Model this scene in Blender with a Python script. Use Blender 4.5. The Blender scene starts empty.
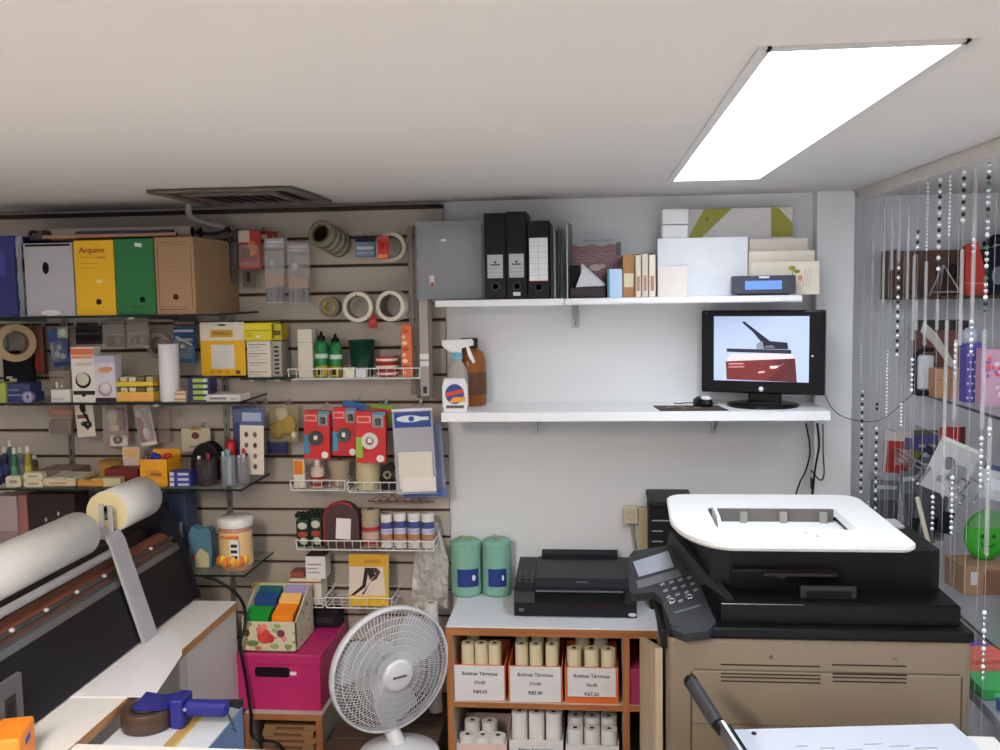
import bpy, bmesh, math, random
from mathutils import Vector, Matrix
random.seed(7)
PI = math.pi
SC = bpy.context.scene
COL = SC.collection

# ------------------------------------------------------------------ camera
FPX = 960.0
EYE = 1.75
TH, PIT, ROLL = math.radians(5.604), math.radians(5.03), 0.0165
f0 = Vector((-math.sin(TH) * math.cos(PIT), math.cos(TH) * math.cos(PIT), -math.sin(PIT)))
r0 = Vector((math.cos(TH), math.sin(TH), 0))
u0 = r0.cross(f0)
CR = r0 * math.cos(ROLL) - u0 * math.sin(ROLL)
CU = u0 * math.cos(ROLL) + r0 * math.sin(ROLL)
cam_data = bpy.data.cameras.new('camera')
cam_data.sensor_width = 36
cam_data.lens = FPX * 36 / 1000
cam_data.clip_start = 0.02
cam = bpy.data.objects.new('camera', cam_data)
COL.objects.link(cam)
cam.matrix_world = Matrix(((CR.x, CU.x, -f0.x, 0), (CR.y, CU.y, -f0.y, 0), (CR.z, CU.z, -f0.z, EYE), (0, 0, 0, 1)))
SC.camera = cam


def ray(px, py):
    return f0 + CR * ((px - 500) / FPX) - CU * ((py - 375) / FPX)


def aY(px, py, Y):
    d = ray(px, py)
    return d * (Y / d.y) + Vector((0, 0, EYE))


def aZ(px, py, Z):
    d = ray(px, py)
    return d * ((Z - EYE) / d.z) + Vector((0, 0, EYE))


def aX(px, py, X):
    d = ray(px, py)
    return d * (X / d.x) + Vector((0, 0, EYE))


def aP(px, py, p, n):
    d = ray(px, py)
    o = Vector((0, 0, EYE))
    return o + d * ((Vector(p) - o).dot(n) / d.dot(n))


# ------------------------------------------------------------------ materials
def lin(c):
    return tuple((v / 255 / 12.92) if v / 255 <= 0.04045 else ((v / 255 + 0.055) / 1.055) ** 2.4 for v in c[:3]) + (1,)


_M = {}


def M(c, rough=0.55, metal=0.0, alpha=1.0, var=0.06, scale=30.0, bump=0.0, emit=0.0, trans=0.0):
    key = (tuple(c), rough, metal, alpha, var, scale, bump, emit, trans)
    if key in _M:
        return _M[key]
    m = bpy.data.materials.new('surface_%02x%02x%02x' % tuple(int(v) for v in c[:3]))
    m.use_nodes = True
    nt = m.node_tree
    b = nt.nodes['Principled BSDF']
    L = lin(c)
    b.inputs['Roughness'].default_value = rough
    b.inputs['Metallic'].default_value = metal
    b.inputs['Alpha'].default_value = alpha
    if max(c) < 64 and not metal:
        b.inputs['Specular IOR Level'].default_value = 0.22
    b.inputs['Base Color'].default_value = L
    if trans:
        b.inputs['Transmission Weight'].default_value = trans
    if emit:
        b.inputs['Emission Color'].default_value = L
        b.inputs['Emission Strength'].default_value = emit
    if var and not emit:
        tc = nt.nodes.new('ShaderNodeTexCoord')
        nz = nt.nodes.new('ShaderNodeTexNoise')
        nz.inputs['Scale'].default_value = scale
        nz.inputs['Detail'].default_value = 4
        nt.links.new(tc.outputs['Object'], nz.inputs['Vector'])
        mx = nt.nodes.new('ShaderNodeMix')
        mx.data_type = 'RGBA'
        mx.inputs['A'].default_value = tuple(min(1, v * (1 - var)) for v in L[:3]) + (1,)
        mx.inputs['B'].default_value = tuple(min(1, v * (1 + var)) for v in L[:3]) + (1,)
        nt.links.new(nz.outputs['Fac'], mx.inputs['Factor'])
        nt.links.new(mx.outputs['Result'], b.inputs['Base Color'])
        if bump:
            bp = nt.nodes.new('ShaderNodeBump')
            bp.inputs['Strength'].default_value = bump
            bp.inputs['Distance'].default_value = 0.004
            nt.links.new(nz.outputs['Fac'], bp.inputs['Height'])
            nt.links.new(bp.outputs['Normal'], b.inputs['Normal'])
    _M[key] = m
    return m


def wood(c1, c2, axis=2, rough=0.5, sc=6.0):
    key = ('wood', c1, c2, axis, sc)
    if key in _M:
        return _M[key]
    m = bpy.data.materials.new('wood_grain')
    m.use_nodes = True
    nt = m.node_tree
    b = nt.nodes['Principled BSDF']
    b.inputs['Roughness'].default_value = rough
    tc = nt.nodes.new('ShaderNodeTexCoord')
    mp = nt.nodes.new('ShaderNodeMapping')
    s = [sc * 8] * 3
    s[axis] = sc * 0.5
    mp.inputs['Scale'].default_value = s
    nz = nt.nodes.new('ShaderNodeTexNoise')
    nz.inputs['Scale'].default_value = 1.5
    nz.inputs['Detail'].default_value = 6
    nz.inputs['Distortion'].default_value = 0.6
    cr = nt.nodes.new('ShaderNodeValToRGB')
    cr.color_ramp.elements[0].color = lin(c1)
    cr.color_ramp.elements[1].color = lin(c2)
    cr.color_ramp.elements[0].position = 0.3
    cr.color_ramp.elements[1].position = 0.7
    nt.links.new(tc.outputs['Object'], mp.inputs['Vector'])
    nt.links.new(mp.outputs['Vector'], nz.inputs['Vector'])
    nt.links.new(nz.outputs['Fac'], cr.inputs['Fac'])
    nt.links.new(cr.outputs['Color'], b.inputs['Base Color'])
    _M[key] = m
    return m


def clear(c=(225, 228, 226), alpha=0.22, rough=0.12):
    return M(c, rough=rough, alpha=alpha, var=0)


# named looks
WHITE = M((238, 238, 236), 0.5)
PAPER = M((240, 238, 232), 0.8)
BLACK = M((22, 21, 23), 0.35)
BLKMATT = M((26, 25, 27), 0.7)
CHROME = M((205, 206, 208), 0.25, 1.0)
STEEL = M((160, 160, 162), 0.35, 1.0)
GLASS = clear((190, 215, 205), 0.16, 0.05)
GEDGE = M((28, 38, 34), 0.2)
KRAFT = M((176, 128, 84), 0.8, bump=0.1)
CLEAR = clear()
WIRE = M((236, 236, 234), 0.4)
INK = M((45, 45, 50), 0.7, var=0)
CREAM = M((238, 226, 186), 0.7)


# ------------------------------------------------------------------ mesh builder
class MB:
    def __init__(s):
        s.v, s.f, s.mi, s.sm, s.mats = [], [], [], [], []
        s.xf = Matrix()

    def mat(s, m):
        if m not in s.mats:
            s.mats.append(m)
        return s.mats.index(m)

    def add(s, vs, fs, m, smooth=False):
        b = len(s.v)
        i = s.mat(m)
        s.v += [s.xf @ Vector(p) for p in vs]
        s.f += [tuple(b + k for k in f) for f in fs]
        s.mi += [i] * len(fs)
        s.sm += [smooth] * len(fs)
        return s

    def frombm(s, bm, m, smooth=False):
        bm.verts.index_update()
        s.add([v.co.copy() for v in bm.verts], [[v.index for v in f.verts] for f in bm.faces], m, smooth)
        bm.free()
        return s

    def box(s, x0, x1, y0, y1, z0, z1, m, bev=0.0, seg=2):
        if bev <= 0:
            vs = [(x, y, z) for z in (z0, z1) for y in (y0, y1) for x in (x0, x1)]
            return s.add(vs, [(0, 2, 3, 1), (4, 5, 7, 6), (0, 1, 5, 4), (2, 6, 7, 3), (0, 4, 6, 2), (1, 3, 7, 5)], m)
        bm = bmesh.new()
        bmesh.ops.create_cube(bm, size=1)
        for v in bm.verts:
            v.co = Vector(((x0 + x1) / 2 + v.co.x * (x1 - x0), (y0 + y1) / 2 + v.co.y * (y1 - y0), (z0 + z1) / 2 + v.co.z * (z1 - z0)))
        bv = min(bev, 0.49 * min(x1 - x0, y1 - y0, z1 - z0))
        bmesh.ops.bevel(bm, geom=list(bm.edges), offset=bv, segments=seg, affect='EDGES', profile=0.5)
        return s.frombm(bm, m)

    def prism(s, poly, a, b, m, axis='y', smooth=False):
        """polygon in the two remaining axes, extruded from a to b along axis"""
        def P(u, v, w):
            return {'y': (u, w, v), 'z': (u, v, w), 'x': (w, u, v)}[axis]
        n = len(poly)
        vs = [P(u, v, a) for u, v in poly] + [P(u, v, b) for u, v in poly]
        s.add(vs, [tuple(range(n))[::-1], tuple(range(n, 2 * n))], m)
        s.add(vs, [(i, (i + 1) % n, n + (i + 1) % n, n + i) for i in range(n)], m, smooth)
        return s

    def lathe(s, prof, c, m, n=24, axis='z', smooth=True, closed=False):
        vs, fs = [], []
        for (r, h) in prof:
            for k in range(n):
                a = 2 * PI * k / n
                p = {'z': (r * math.cos(a), r * math.sin(a), h), 'y': (r * math.cos(a), h, r * math.sin(a)), 'x': (h, r * math.cos(a), r * math.sin(a))}[axis]
                vs.append((p[0] + c[0], p[1] + c[1], p[2] + c[2]))
        q = len(prof)
        for j in range(q if closed else q - 1):
            j2 = (j + 1) % q
            for k in range(n):
                k2 = (k + 1) % n
                fs.append((j * n + k, j * n + k2, j2 * n + k2, j2 * n + k))
        s.add(vs, fs, m, smooth)
        if not closed:
            for j in (0, q - 1):
                if prof[j][0] > 1e-5:
                    s.add(vs[j * n:(j + 1) * n], [tuple(range(n))], m)
        return s

    def cyl(s, p0, p1, r, m, n=16, r1=None):
        return s.tube([p0, p1], r, m, n, r1)

    def tube(s, path, r, m, n=8, r1=None):
        pts = [Vector(p) for p in path]
        vs, fs = [], []
        prev = None
        L = len(pts)
        for i, p in enumerate(pts):
            t = (pts[min(i + 1, L - 1)] - pts[max(i - 1, 0)]).normalized()
            if prev is None:
                u = t.orthogonal().normalized()
            else:
                u = (prev - t * prev.dot(t)).normalized()
            prev = u
            w = t.cross(u)
            rr = r if r1 is None else r + (r1 - r) * i / (L - 1)
            for k in range(n):
                a = 2 * PI * k / n
                vs.append(p + (u * math.cos(a) + w * math.sin(a)) * rr)
        for i in range(L - 1):
            for k in range(n):
                k2 = (k + 1) % n
                fs.append((i * n + k, i * n + k2, (i + 1) * n + k2, (i + 1) * n + k))
        s.add(vs, fs, m, True)
        s.add(vs[:n], [tuple(range(n))], m)
        s.add(vs[-n:], [tuple(range(n))], m)
        return s

    def ring(s, c, ro, ri, h0, h1, m, axis='y', n=32):
        return s.lathe([(ri, h0), (ro, h0), (ro, h1), (ri, h1)], c, m, n, axis, False, True)

    def sphere(s, c, r, m, seg=16, rings=10):
        r = (r, r, r) if not hasattr(r, '__len__') else r
        bm = bmesh.new()
        bmesh.ops.create_uvsphere(bm, u_segments=seg, v_segments=rings, radius=1)
        for v in bm.verts:
            v.co = Vector((v.co.x * r[0] + c[0], v.co.y * r[1] + c[1], v.co.z * r[2] + c[2]))
        return s.frombm(bm, m, True)

    def text(s, body, size, c, m, align='CENTER', depth=0.0006, rot=None, bold=0.0):
        cu = bpy.data.curves.new('lettering', 'FONT')
        cu.body = body
        cu.size = size
        cu.align_x = align
        cu.align_y = 'CENTER'
        cu.extrude = depth / 2
        cu.offset = bold
        cu.resolution_u = 2
        o = bpy.data.objects.new('lettering', cu)
        COL.objects.link(o)
        dg = bpy.context.evaluated_depsgraph_get()
        me = bpy.data.meshes.new_from_object(o.evaluated_get(dg))
        R = Matrix.Translation(Vector(c)) @ (rot or Matrix.Rotation(PI / 2, 4, 'X'))
        s.add([R @ v.co for v in me.vertices], [tuple(p.vertices) for p in me.polygons], m)
        bpy.data.objects.remove(o)
        bpy.data.curves.remove(cu)
        bpy.data.meshes.remove(me)
        return s

    def decal(s, x0, x1, z0, z1, y, m, kind='r', t=0.0006):
        if kind == 'o':
            cx, cz, rx, rz = (x0 + x1) / 2, (z0 + z1) / 2, (x1 - x0) / 2, (z1 - z0) / 2
            return s.prism([(cx + rx * math.cos(2 * PI * k / 20), cz + rz * math.sin(2 * PI * k / 20)) for k in range(20)], y - t, y + t, m)
        return s.box(x0, x1, y - t, y + t, z0, z1, m)

    def mesh(s, name):
        me = bpy.data.meshes.new(name)
        me.from_pydata(s.v, [], s.f)
        for m in s.mats:
            me.materials.append(m)
        me.polygons.foreach_set('material_index', s.mi)
        me.polygons.foreach_set('use_smooth', s.sm)
        bm = bmesh.new()
        bm.from_mesh(me)
        bmesh.ops.recalc_face_normals(bm, faces=list(bm.faces))
        bm.to_mesh(me)
        bm.free()
        me.update()
        return me

    def build(s, name, parent=None, label=None):
        o = bpy.data.objects.new(name, s.mesh(name))
        COL.objects.link(o)
        if parent is not None:
            o.parent = parent
        if label:
            o['label'] = label
        return o


def tag(o, label, cat, group=None, kind=None):
    o['label'] = label
    o['category'] = cat
    if group:
        o['group'] = group
    if kind:
        o['kind'] = kind
    return o


def thing(name, label, cat, loc=(0, 0, 0), rz=0.0, group=None, rot=None):
    o = bpy.data.objects.new(name, None)
    o.empty_display_size = 0.05
    COL.objects.link(o)
    o.location = loc
    o.rotation_euler = rot if rot else (0, 0, rz)
    return tag(o, label, cat, group)


def solo(mb, name, label, cat, loc=(0, 0, 0), rz=0.0, group=None, rot=None):
    o = mb.build(name)
    o.location = loc
    o.rotation_euler = rot if rot else (0, 0, rz)
    return tag(o, label, cat, group)


def struct(mb, name, label, cat='wall'):
    o = mb.build(name)
    o['kind'] = 'structure'
    o['label'] = label
    o['category'] = cat
    return o


def mm(c):
    return c if not isinstance(c, tuple) else M(c)


def decals(mb, w, h, y, decs):
    for i_, d in enumerate(decs):
        y -= 0.00025
        if isinstance(d[0], str):
            tx, u, v, sz, c = d[:5]
            mb.text(tx, sz, (-w / 2 + u * w, y - 0.0008, v * h), mm(c))
        else:
            u0_, v0_, u1_, v1_, c = d[:5]
            k = d[5] if len(d) > 5 else 'r'
            mb.decal(-w / 2 + u0_ * w, -w / 2 + u1_ * w, v0_ * h, v1_ * h, y, mm(c), k, d[6] if len(d) > 6 else 0.0006)


# ------------------------------------------------------------------ generic shop goods
def dims(p0, p1, pt, zb, Yf):
    a, b = aY(p0, pt, Yf), aY(p1, pt, Yf)
    return (a.x + b.x) / 2, b.x - a.x, (a.z + b.z) / 2 - zb


def carton(name, label, cat, p0, p1, pt, zb, Yf, d, col, decs=(), rz=0.0, group=None, stickers=(), bev=0.002, side=(), lid=None):
    x, w, h = dims(p0, p1, pt, zb, Yf)
    mb = MB()
    hb = h if lid is None else h * (1 - lid[0])
    mb.box(-w / 2, w / 2, -d / 2, d / 2, 0, hb, mm(col), bev)
    decals(mb, w, h, -d / 2, decs)
    for (v0_, u0_, v1_, u1_, c) in side:      # prints on the right side face
        mb.box(w / 2 - 0.0006, w / 2 + 0.0006, -d / 2 + u0_ * d, -d / 2 + u1_ * d, v0_ * h, v1_ * h, mm(c))
    loc = (x, Yf + d / 2, zb)
    if not stickers and lid is None:
        return solo(mb, name, label, cat, loc, rz, group)
    t = thing(name, label, cat, loc, rz, group)
    mb.build('body', t)
    if lid is not None:
        q = MB()
        q.box(-w / 2, w / 2, -d / 2, d / 2, hb, h, mm(lid[1]), bev)
        q.build('lid', t)
    for st in stickers:
        q = MB()
        decals(q, w, h, -d / 2, [st[1]] if not isinstance(st[1], list) else st[1])
        q.build(st[0], t, st[2] if len(st) > 2 else None)
    return t


HOOKS = []


def hook(x, z, yend, what, group='slatwall hooks'):
    t = thing('display_hook', 'metal slatwall hook carrying the ' + what, 'hook', (x, 3.43, z), 0, group)
    mb = MB()
    mb.tube([(0, 0, 0), (0, yend - 3.43 + 0.006, 0), (0, yend - 3.43, 0.002), (0, yend - 3.43 - 0.004, 0.009)], 0.0018, CHROME, 6)
    mb.build('rod', t)
    q = MB()
    q.box(-0.006, 0.006, -0.004, 0.0, -0.008, 0.012, STEEL, 0.001)
    q.build('backplate', t)
    return t


def pack(name, label, cat, p0, p1, py0, py1, Y, card, decs=(), bubble=None, content=None, what=None, tilt=0.0, yaw=0.0, group=None, th=0.002, ncards=1):
    """flat pack hanging from a hook: p0..p1 wide, top py0, bottom py1"""
    a, b = aY(p0, py0, Y), aY(p1, py1, Y)
    w, h = b.x - a.x, a.z - b.z
    x = (a.x + b.x) / 2
    t = thing('hanging_' + name if what else name, label, cat, (x, Y, a.z), 0, group, rot=(0, tilt, yaw))
    mb = MB()
    for k in range(ncards):
        mb.box(-w / 2, w / 2, k * 0.012, th + k * 0.012, -h, 0, mm(card), 0.0006, 1)
    mb.xf = Matrix.Translation((0, 0, -h))
    decals(mb, w, h, 0, decs)
    mb.build('card', t)
    if content:
        q = MB()
        q.xf = Matrix.Translation((0, 0, -h))
        for ci_, (kind, u0_, v0_, u1_, v1_, c) in enumerate(content):
            x0, x1, z0, z1 = -w / 2 + u0_ * w, -w / 2 + u1_ * w, v0_ * h, v1_ * h
            if kind == 'box':
                q.box(x0, x1, -0.012 - 0.0005 * ci_, -0.001 - 0.0003 * ci_, z0, z1, mm(c), 0.003)
            elif kind == 'ring':
                r = min(x1 - x0, z1 - z0) / 2
                q.ring(((x0 + x1) / 2, 0, (z0 + z1) / 2), r, r * 0.5, -0.012, -0.001, mm(c))
            elif kind == 'ball':
                q.sphere(((x0 + x1) / 2, -0.004, (z0 + z1) / 2), ((x1 - x0) / 2, 0.01, (z1 - z0) / 2), mm(c))
            else:
                q.tube([(x0, -0.006, z0), (x1, -0.006, z1)], 0.004, mm(c), 8)
        q.build('contents', t)
    if bubble:
        u0_, v0_, u1_, v1_ = bubble
        q = MB()
        q.xf = Matrix.Translation((0, 0, -h))
        q.box(-w / 2 + u0_ * w, -w / 2 + u1_ * w, -0.016, 0.0, v0_ * h, v1_ * h, CLEAR, 0.005)
        q.build('bubble', t)
    if what:
        hook(x, a.z + 0.0022, Y - 0.012, what)
    return t


def tape_ring(name, label, cat, px, py, rpx, Y, col, core, length=0.045, what=None, ratio=0.76, group=None, yaw=0.0, pitch=0.0):
    c = aY(px, py, Y)
    r = rpx * Y / FPX * 1.0
    t = thing('hanging_' + name if what else name, label, cat, (c.x, c.y, c.z), 0, group, rot=(pitch, 0, yaw))
    q = MB()
    q.ring((0, 0, 0), r, r * ratio + 0.002, 0, length, mm(col))
    q.build('tape', t)
    q = MB()
    q.ring((0, 0, 0), r * ratio + 0.002, r * ratio - 0.001, -0.0005, length + 0.0005, mm(core))
    q.build('core', t)
    if what:
        hook(c.x, c.z + r * ratio - 0.003, Y - 0.01, what)
    return t


def bottle(name, label, cat, x, y, zb, r, h, body, cap, band=None, group=None, neck=0.5, caph=0.18):
    t = thing(name, label, cat, (x, y, zb), 0, group)
    q = MB()
    hb = h * (1 - caph)
    q.lathe([(r * 0.94, 0), (r, 0.003), (r, hb * 0.78), (r * 0.9, hb * 0.88), (r * neck, hb * 0.95), (r * neck, hb)], (0, 0, 0), mm(body), 20)
    q.build('body', t)
    q = MB()
    q.lathe([(r * neck * 1.15, hb - 0.001), (r * neck * 1.15, h - 0.002), (r * neck, h)], (0, 0, 0), mm(cap), 16)
    q.build('cap', t)
    if band:
        q = MB()
        for (v0_, v1_, c) in band:
            q.lathe([(r + 0.0005, hb * v0_), (r + 0.0005, hb * v1_)], (0, 0, 0), mm(c), 20)
        q.build('printed_band', t)
    return t


def smooth_(P, n=6):
    P = [Vector(p) for p in P]
    sm = []
    for k in range(len(P) - 1):
        a, d = P[max(k - 1, 0)], P[min(k + 2, len(P) - 1)]
        b, c = P[k], P[k + 1]
        for s_ in range(n):
            u = s_ / n
            sm.append(0.5 * ((2 * b) + (c - a) * u + (2 * a - 5 * b + 4 * c - d) * u * u + (-a + 3 * b - 3 * c + d) * u ** 3))
    sm.append(P[-1])
    return sm


def rarc_(cx, cy, r, a0, a1, n=8, ry=None):
    ry = ry or r
    return [(cx + r * math.cos(a0 + (a1 - a0) * k / n), cy + ry * math.sin(a0 + (a1 - a0) * k / n)) for k in range(n + 1)]


# ================================================================== SETTING
YB, YS = 3.45, 3.43            # white back wall, face of the slat panel
ZC = 2.07
wallm = M((226, 227, 228), 0.6, var=0.03, scale=3, bump=0.03)
ceilm = M((216, 214, 213), 0.8, var=0.03, scale=2, bump=0.03)
q = MB(); q.box(-3.0, 0.76, YB, YB + 0.1, 0, ZC, wallm)
struct(q, 'wall_back', 'white painted wall behind the shelves and the monitor')
q = MB(); q.box(0.76, 0.886, 3.39, 3.75, 0, ZC, wallm, 0.004)
struct(q, 'wall_column', 'white column between the monitor shelf and the bead curtain')
farm = M((228, 229, 234), 0.6, var=0.04, scale=3)
q = MB(); q.box(0.886, 2.2, 3.66, 3.75, 0, ZC, farm)
struct(q, 'wall_alcove', 'pale grey wall of the alcove behind the bead curtain')
q = MB(); q.box(1.72, 1.8, -1.6, 3.66, 0, ZC, farm)
struct(q, 'wall_right', 'grey side wall of the alcove behind the bead curtain')
q = MB(); q.box(-3.0, -2.9, -1.6, YB, 0, ZC, wallm)
struct(q, 'wall_left', 'white wall on the left end of the shop')
q = MB(); q.box(-3.0, 2.2, -1.6, 3.75, -0.1, 0, M((204, 198, 190), 0.45, var=0.05, scale=4))
struct(q, 'floor', 'plain beige floor of the shop', 'floor')
# ceiling with an opening for the recessed lamp
LX0, LX1, LY0, LY1 = 0.235, 0.497, 1.36, 2.95
q = MB()
for (a, b, c, d) in ((-3.0, -1.05, -1.6, 3.75), (-1.05, -0.79, -1.6, -0.62), (-1.05, -0.79, 0.98, 3.75), (-0.79, LX0, -1.6, 3.75), (LX1, 1.2, -1.6, 3.75), (1.46, 2.2, -1.6, 3.75), (1.2, 1.46, -1.6, 0.9), (1.2, 1.46, 2.5, 3.75), (LX0, LX1, -1.6, LY0), (LX0, LX1, LY1, 3.75)):
    q.box(a, b, c, d, ZC, ZC + 0.1, ceilm)
struct(q, 'ceiling', 'plain white plaster ceiling', 'ceiling')
# dark joint strip where the slat panel meets the ceiling
q = MB(); q.box(-2.89, -0.532, 3.395, YB, 2.046, 2.058, M((52, 38, 30), 0.6))
struct(q, 'trim_1', 'dark strip along the top of the slatted panel', 'trim')

# slatted display panel (slats and dark grooves)
slat = M((186, 176, 164), 0.45, var=0.04, scale=4)
groove = M((74, 50, 34), 0.7)
q = MB()
q.box(-2.89, -0.532, 3.444, YB, 0.0, 2.046, groove)
z0s = aY(300, 456.5, YS).z
edges = [z0s + 0.1 * k for k in range(-11, 10)]
tops = [e for e in edges if 0.05 < e < 2.0]
prev = 0.0
for e in tops + [2.051]:
    hi = e - 0.005 if e < 2.05 else 2.046
    pr = [(YS + 0.003, prev), (YS, prev + 0.003), (YS, hi - 0.003), (YS + 0.003, hi), (3.444, hi), (3.444, prev)]
    q.prism(pr, -2.89, -0.532, slat, 'x')
    prev = e + 0.005
q.build('wall_slat_panel')
o = bpy.data.objects['wall_slat_panel']
o['kind'] = 'structure'; o['label'] = 'beige slatted display panel with dark grooves'; o['category'] = 'wall'

# ceiling lamp
t = thing('ceiling_light', 'long bright recessed lamp in the ceiling over the shelves', 'light', (0.366, 2.155, ZC))
fr = M((205, 205, 205), 0.4)
hx, hy = (LX1 - LX0) / 2, (LY1 - LY0) / 2
q = MB()
for (a, b, c, d) in ((-hx - 0.012, -hx + 0.006, -hy - 0.012, hy + 0.012), (hx - 0.006, hx + 0.012, -hy - 0.012, hy + 0.012), (-hx, hx, -hy - 0.012, -hy + 0.006), (-hx, hx, hy - 0.006, hy + 0.012)):
    q.box(a, b, c, d, -0.004, 0.0, fr)
q.build('frame', t)
q = MB()
q.box(-hx, -hx + 0.005, -hy, hy, 0, 0.075, fr); q.box(hx - 0.005, hx, -hy, hy, 0, 0.075, fr)
q.box(-hx, hx, -hy, -hy + 0.005, 0, 0.075, fr); q.box(-hx, hx, hy - 0.005, hy, 0, 0.075, fr)
q.build('housing', t)
q = MB()
q.box(-hx + 0.005, hx - 0.005, -hy + 0.06, hy - 0.005, 0.062, 0.068, M((236, 245, 255), 0.5, emit=11.5))
q.build('diffuser', t)
q = MB()
q.box(-hx + 0.005, hx - 0.005, -hy + 0.005, -hy + 0.06, 0.05, 0.06, fr)
q.build('end_cap', t)

# second lamp, added out of view to brighten the foreground
L2X0, L2X1, L2Y0, L2Y1 = -1.05, -0.79, -0.62, 0.98
t = thing('ceiling_light', 'added unseen ceiling lamp over the serving counter', 'light', ((L2X0 + L2X1) / 2, (L2Y0 + L2Y1) / 2, ZC))
hx, hy = (L2X1 - L2X0) / 2, (L2Y1 - L2Y0) / 2
q = MB()
for (a, b, c, d) in ((-hx - 0.012, -hx + 0.006, -hy - 0.012, hy + 0.012), (hx - 0.006, hx + 0.012, -hy - 0.012, hy + 0.012), (-hx, hx, -hy - 0.012, -hy + 0.006), (-hx, hx, hy - 0.006, hy + 0.012)):
    q.box(a, b, c, d, -0.004, 0.0, fr)
q.build('frame', t)
q = MB()
q.box(-hx, -hx + 0.005, -hy, hy, 0, 0.075, fr); q.box(hx - 0.005, hx, -hy, hy, 0, 0.075, fr)
q.box(-hx, hx, -hy, -hy + 0.005, 0, 0.075, fr); q.box(-hx, hx, hy - 0.005, hy, 0, 0.075, fr)
q.build('housing', t)
q = MB(); q.box(-hx + 0.005, hx - 0.005, -hy + 0.005, hy - 0.005, 0.062, 0.068, M((255, 242, 228), 0.5, emit=82.0)); q.build('diffuser', t)

t = thing('ceiling_light', 'added unseen ceiling lamp brightening the alcove behind the bead curtain', 'light', (1.33, 1.7, ZC))  # extra lamp added out of view to lift the dim alcove
hx, hy = 0.13, 0.8
q = MB()
for (a, b, c, d) in ((-hx - 0.012, -hx + 0.006, -hy - 0.012, hy + 0.012), (hx - 0.006, hx + 0.012, -hy - 0.012, hy + 0.012), (-hx, hx, -hy - 0.012, -hy + 0.006), (-hx, hx, hy - 0.006, hy + 0.012)):
    q.box(a, b, c, d, -0.004, 0.0, fr)
q.build('frame', t)
q = MB()
q.box(-hx, -hx + 0.005, -hy, hy, 0, 0.075, fr); q.box(hx - 0.005, hx, -hy, hy, 0, 0.075, fr)
q.box(-hx, hx, -hy, -hy + 0.005, 0, 0.075, fr); q.box(-hx, hx, hy - 0.005, hy, 0, 0.075, fr)
q.build('housing', t)
q = MB(); q.box(-hx + 0.005, hx - 0.005, -hy + 0.005, hy - 0.005, 0.062, 0.068, M((236, 245, 255), 0.5, emit=7.0)); q.build('diffuser', t)

# ceiling air vent
t = thing('ceiling_vent', 'grey slatted air vent in the ceiling above the slatted panel', 'vent', (-1.11, 3.03, ZC))
vm = M((96, 88, 82), 0.5); vd = M((40, 36, 34), 0.7)
q = MB(); q.box(-0.2, 0.2, -0.2, 0.2, -0.003, -0.0005, vd); q.build('backing', t)
q = MB()
for k, (a, b) in enumerate(((0.225, 0.185), (0.15, 0.12))):
    z1 = -0.003 - 0.004 * k
    for (x0, x1, y0, y1) in ((-a, a, -a, -b), (-a, a, b, a), (-a, -b, -b, b), (b, a, -b, b)):
        q.box(x0, x1, y0, y1, z1 - 0.009, z1, vm, 0.002)
q.build('frame', t)
q = MB()
for k in range(6):
    xx = -0.095 + k * 0.038
    q.xf = Matrix.Translation((xx, 0, -0.012)) @ Matrix.Rotation(0.6, 4, 'Y')
    q.box(-0.012, 0.012, -0.12, 0.12, -0.001, 0.001, vm)
q.xf = Matrix()
q.build('slats', t)


# ================================================================== RIGHT HAND WALL SHELVES
def bracket(x, z, what):
    t = thing('shelf_bracket', what, 'bracket', (x, YB, z))
    q = MB(); q.box(-0.012, 0.012, -0.004, 0, -0.085, 0, STEEL, 0.001); q.build('wall_plate', t)
    q = MB(); q.box(-0.012, 0.012, -0.2, -0.004, -0.004, 0, STEEL, 0.001); q.build('arm', t)
    q = MB(); q.prism([(-0.004, -0.075), (-0.004, -0.004), (-0.15, -0.004)], -0.002, 0.002, STEEL, 'x'); q.build('gusset', t)


white_lam = M((242, 242, 243), 0.35, var=0.02)
ZU = 1.722                       # top of the upper shelf
YU = 3.2
xl, xm, xr = aY(435, 303, YU).x, aY(564, 302, YU).x, aY(803, 298, YU).x
q = MB(); q.box(xl, xm - 0.001, YU, YB, ZU - 0.024, ZU - 0.002, white_lam, 0.002)
solo(q, 'wall_shelf', 'short white upper wall shelf board under the black lever arch files', 'shelf')
q = MB(); q.box(xm + 0.001, xr, YU, YB, ZU - 0.024, ZU - 0.002, white_lam, 0.006)
solo(q, 'wall_shelf', 'long white upper wall shelf board above the monitor', 'shelf')
bracket(aY(575, 315, 3.4).x, ZU - 0.024, 'metal bracket under the upper shelf near the red brochure')
ZL, YL = 1.346, 3.15
q = MB(); q.box(aY(441, 415, YL).x, 0.757, YL, YB, ZL - 0.031, ZL, white_lam, 0.002)
lowshelf = solo(q, 'wall_shelf', 'long white lower wall shelf carrying the monitor', 'shelf')
bracket(aY(537, 430, 3.4).x, ZL - 0.031, 'metal bracket under the middle of the lower shelf')
bracket(aY(716, 430, 3.4).x, ZL - 0.031, 'metal bracket under the lower shelf below the mouse')
ZU -= 0.002

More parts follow.
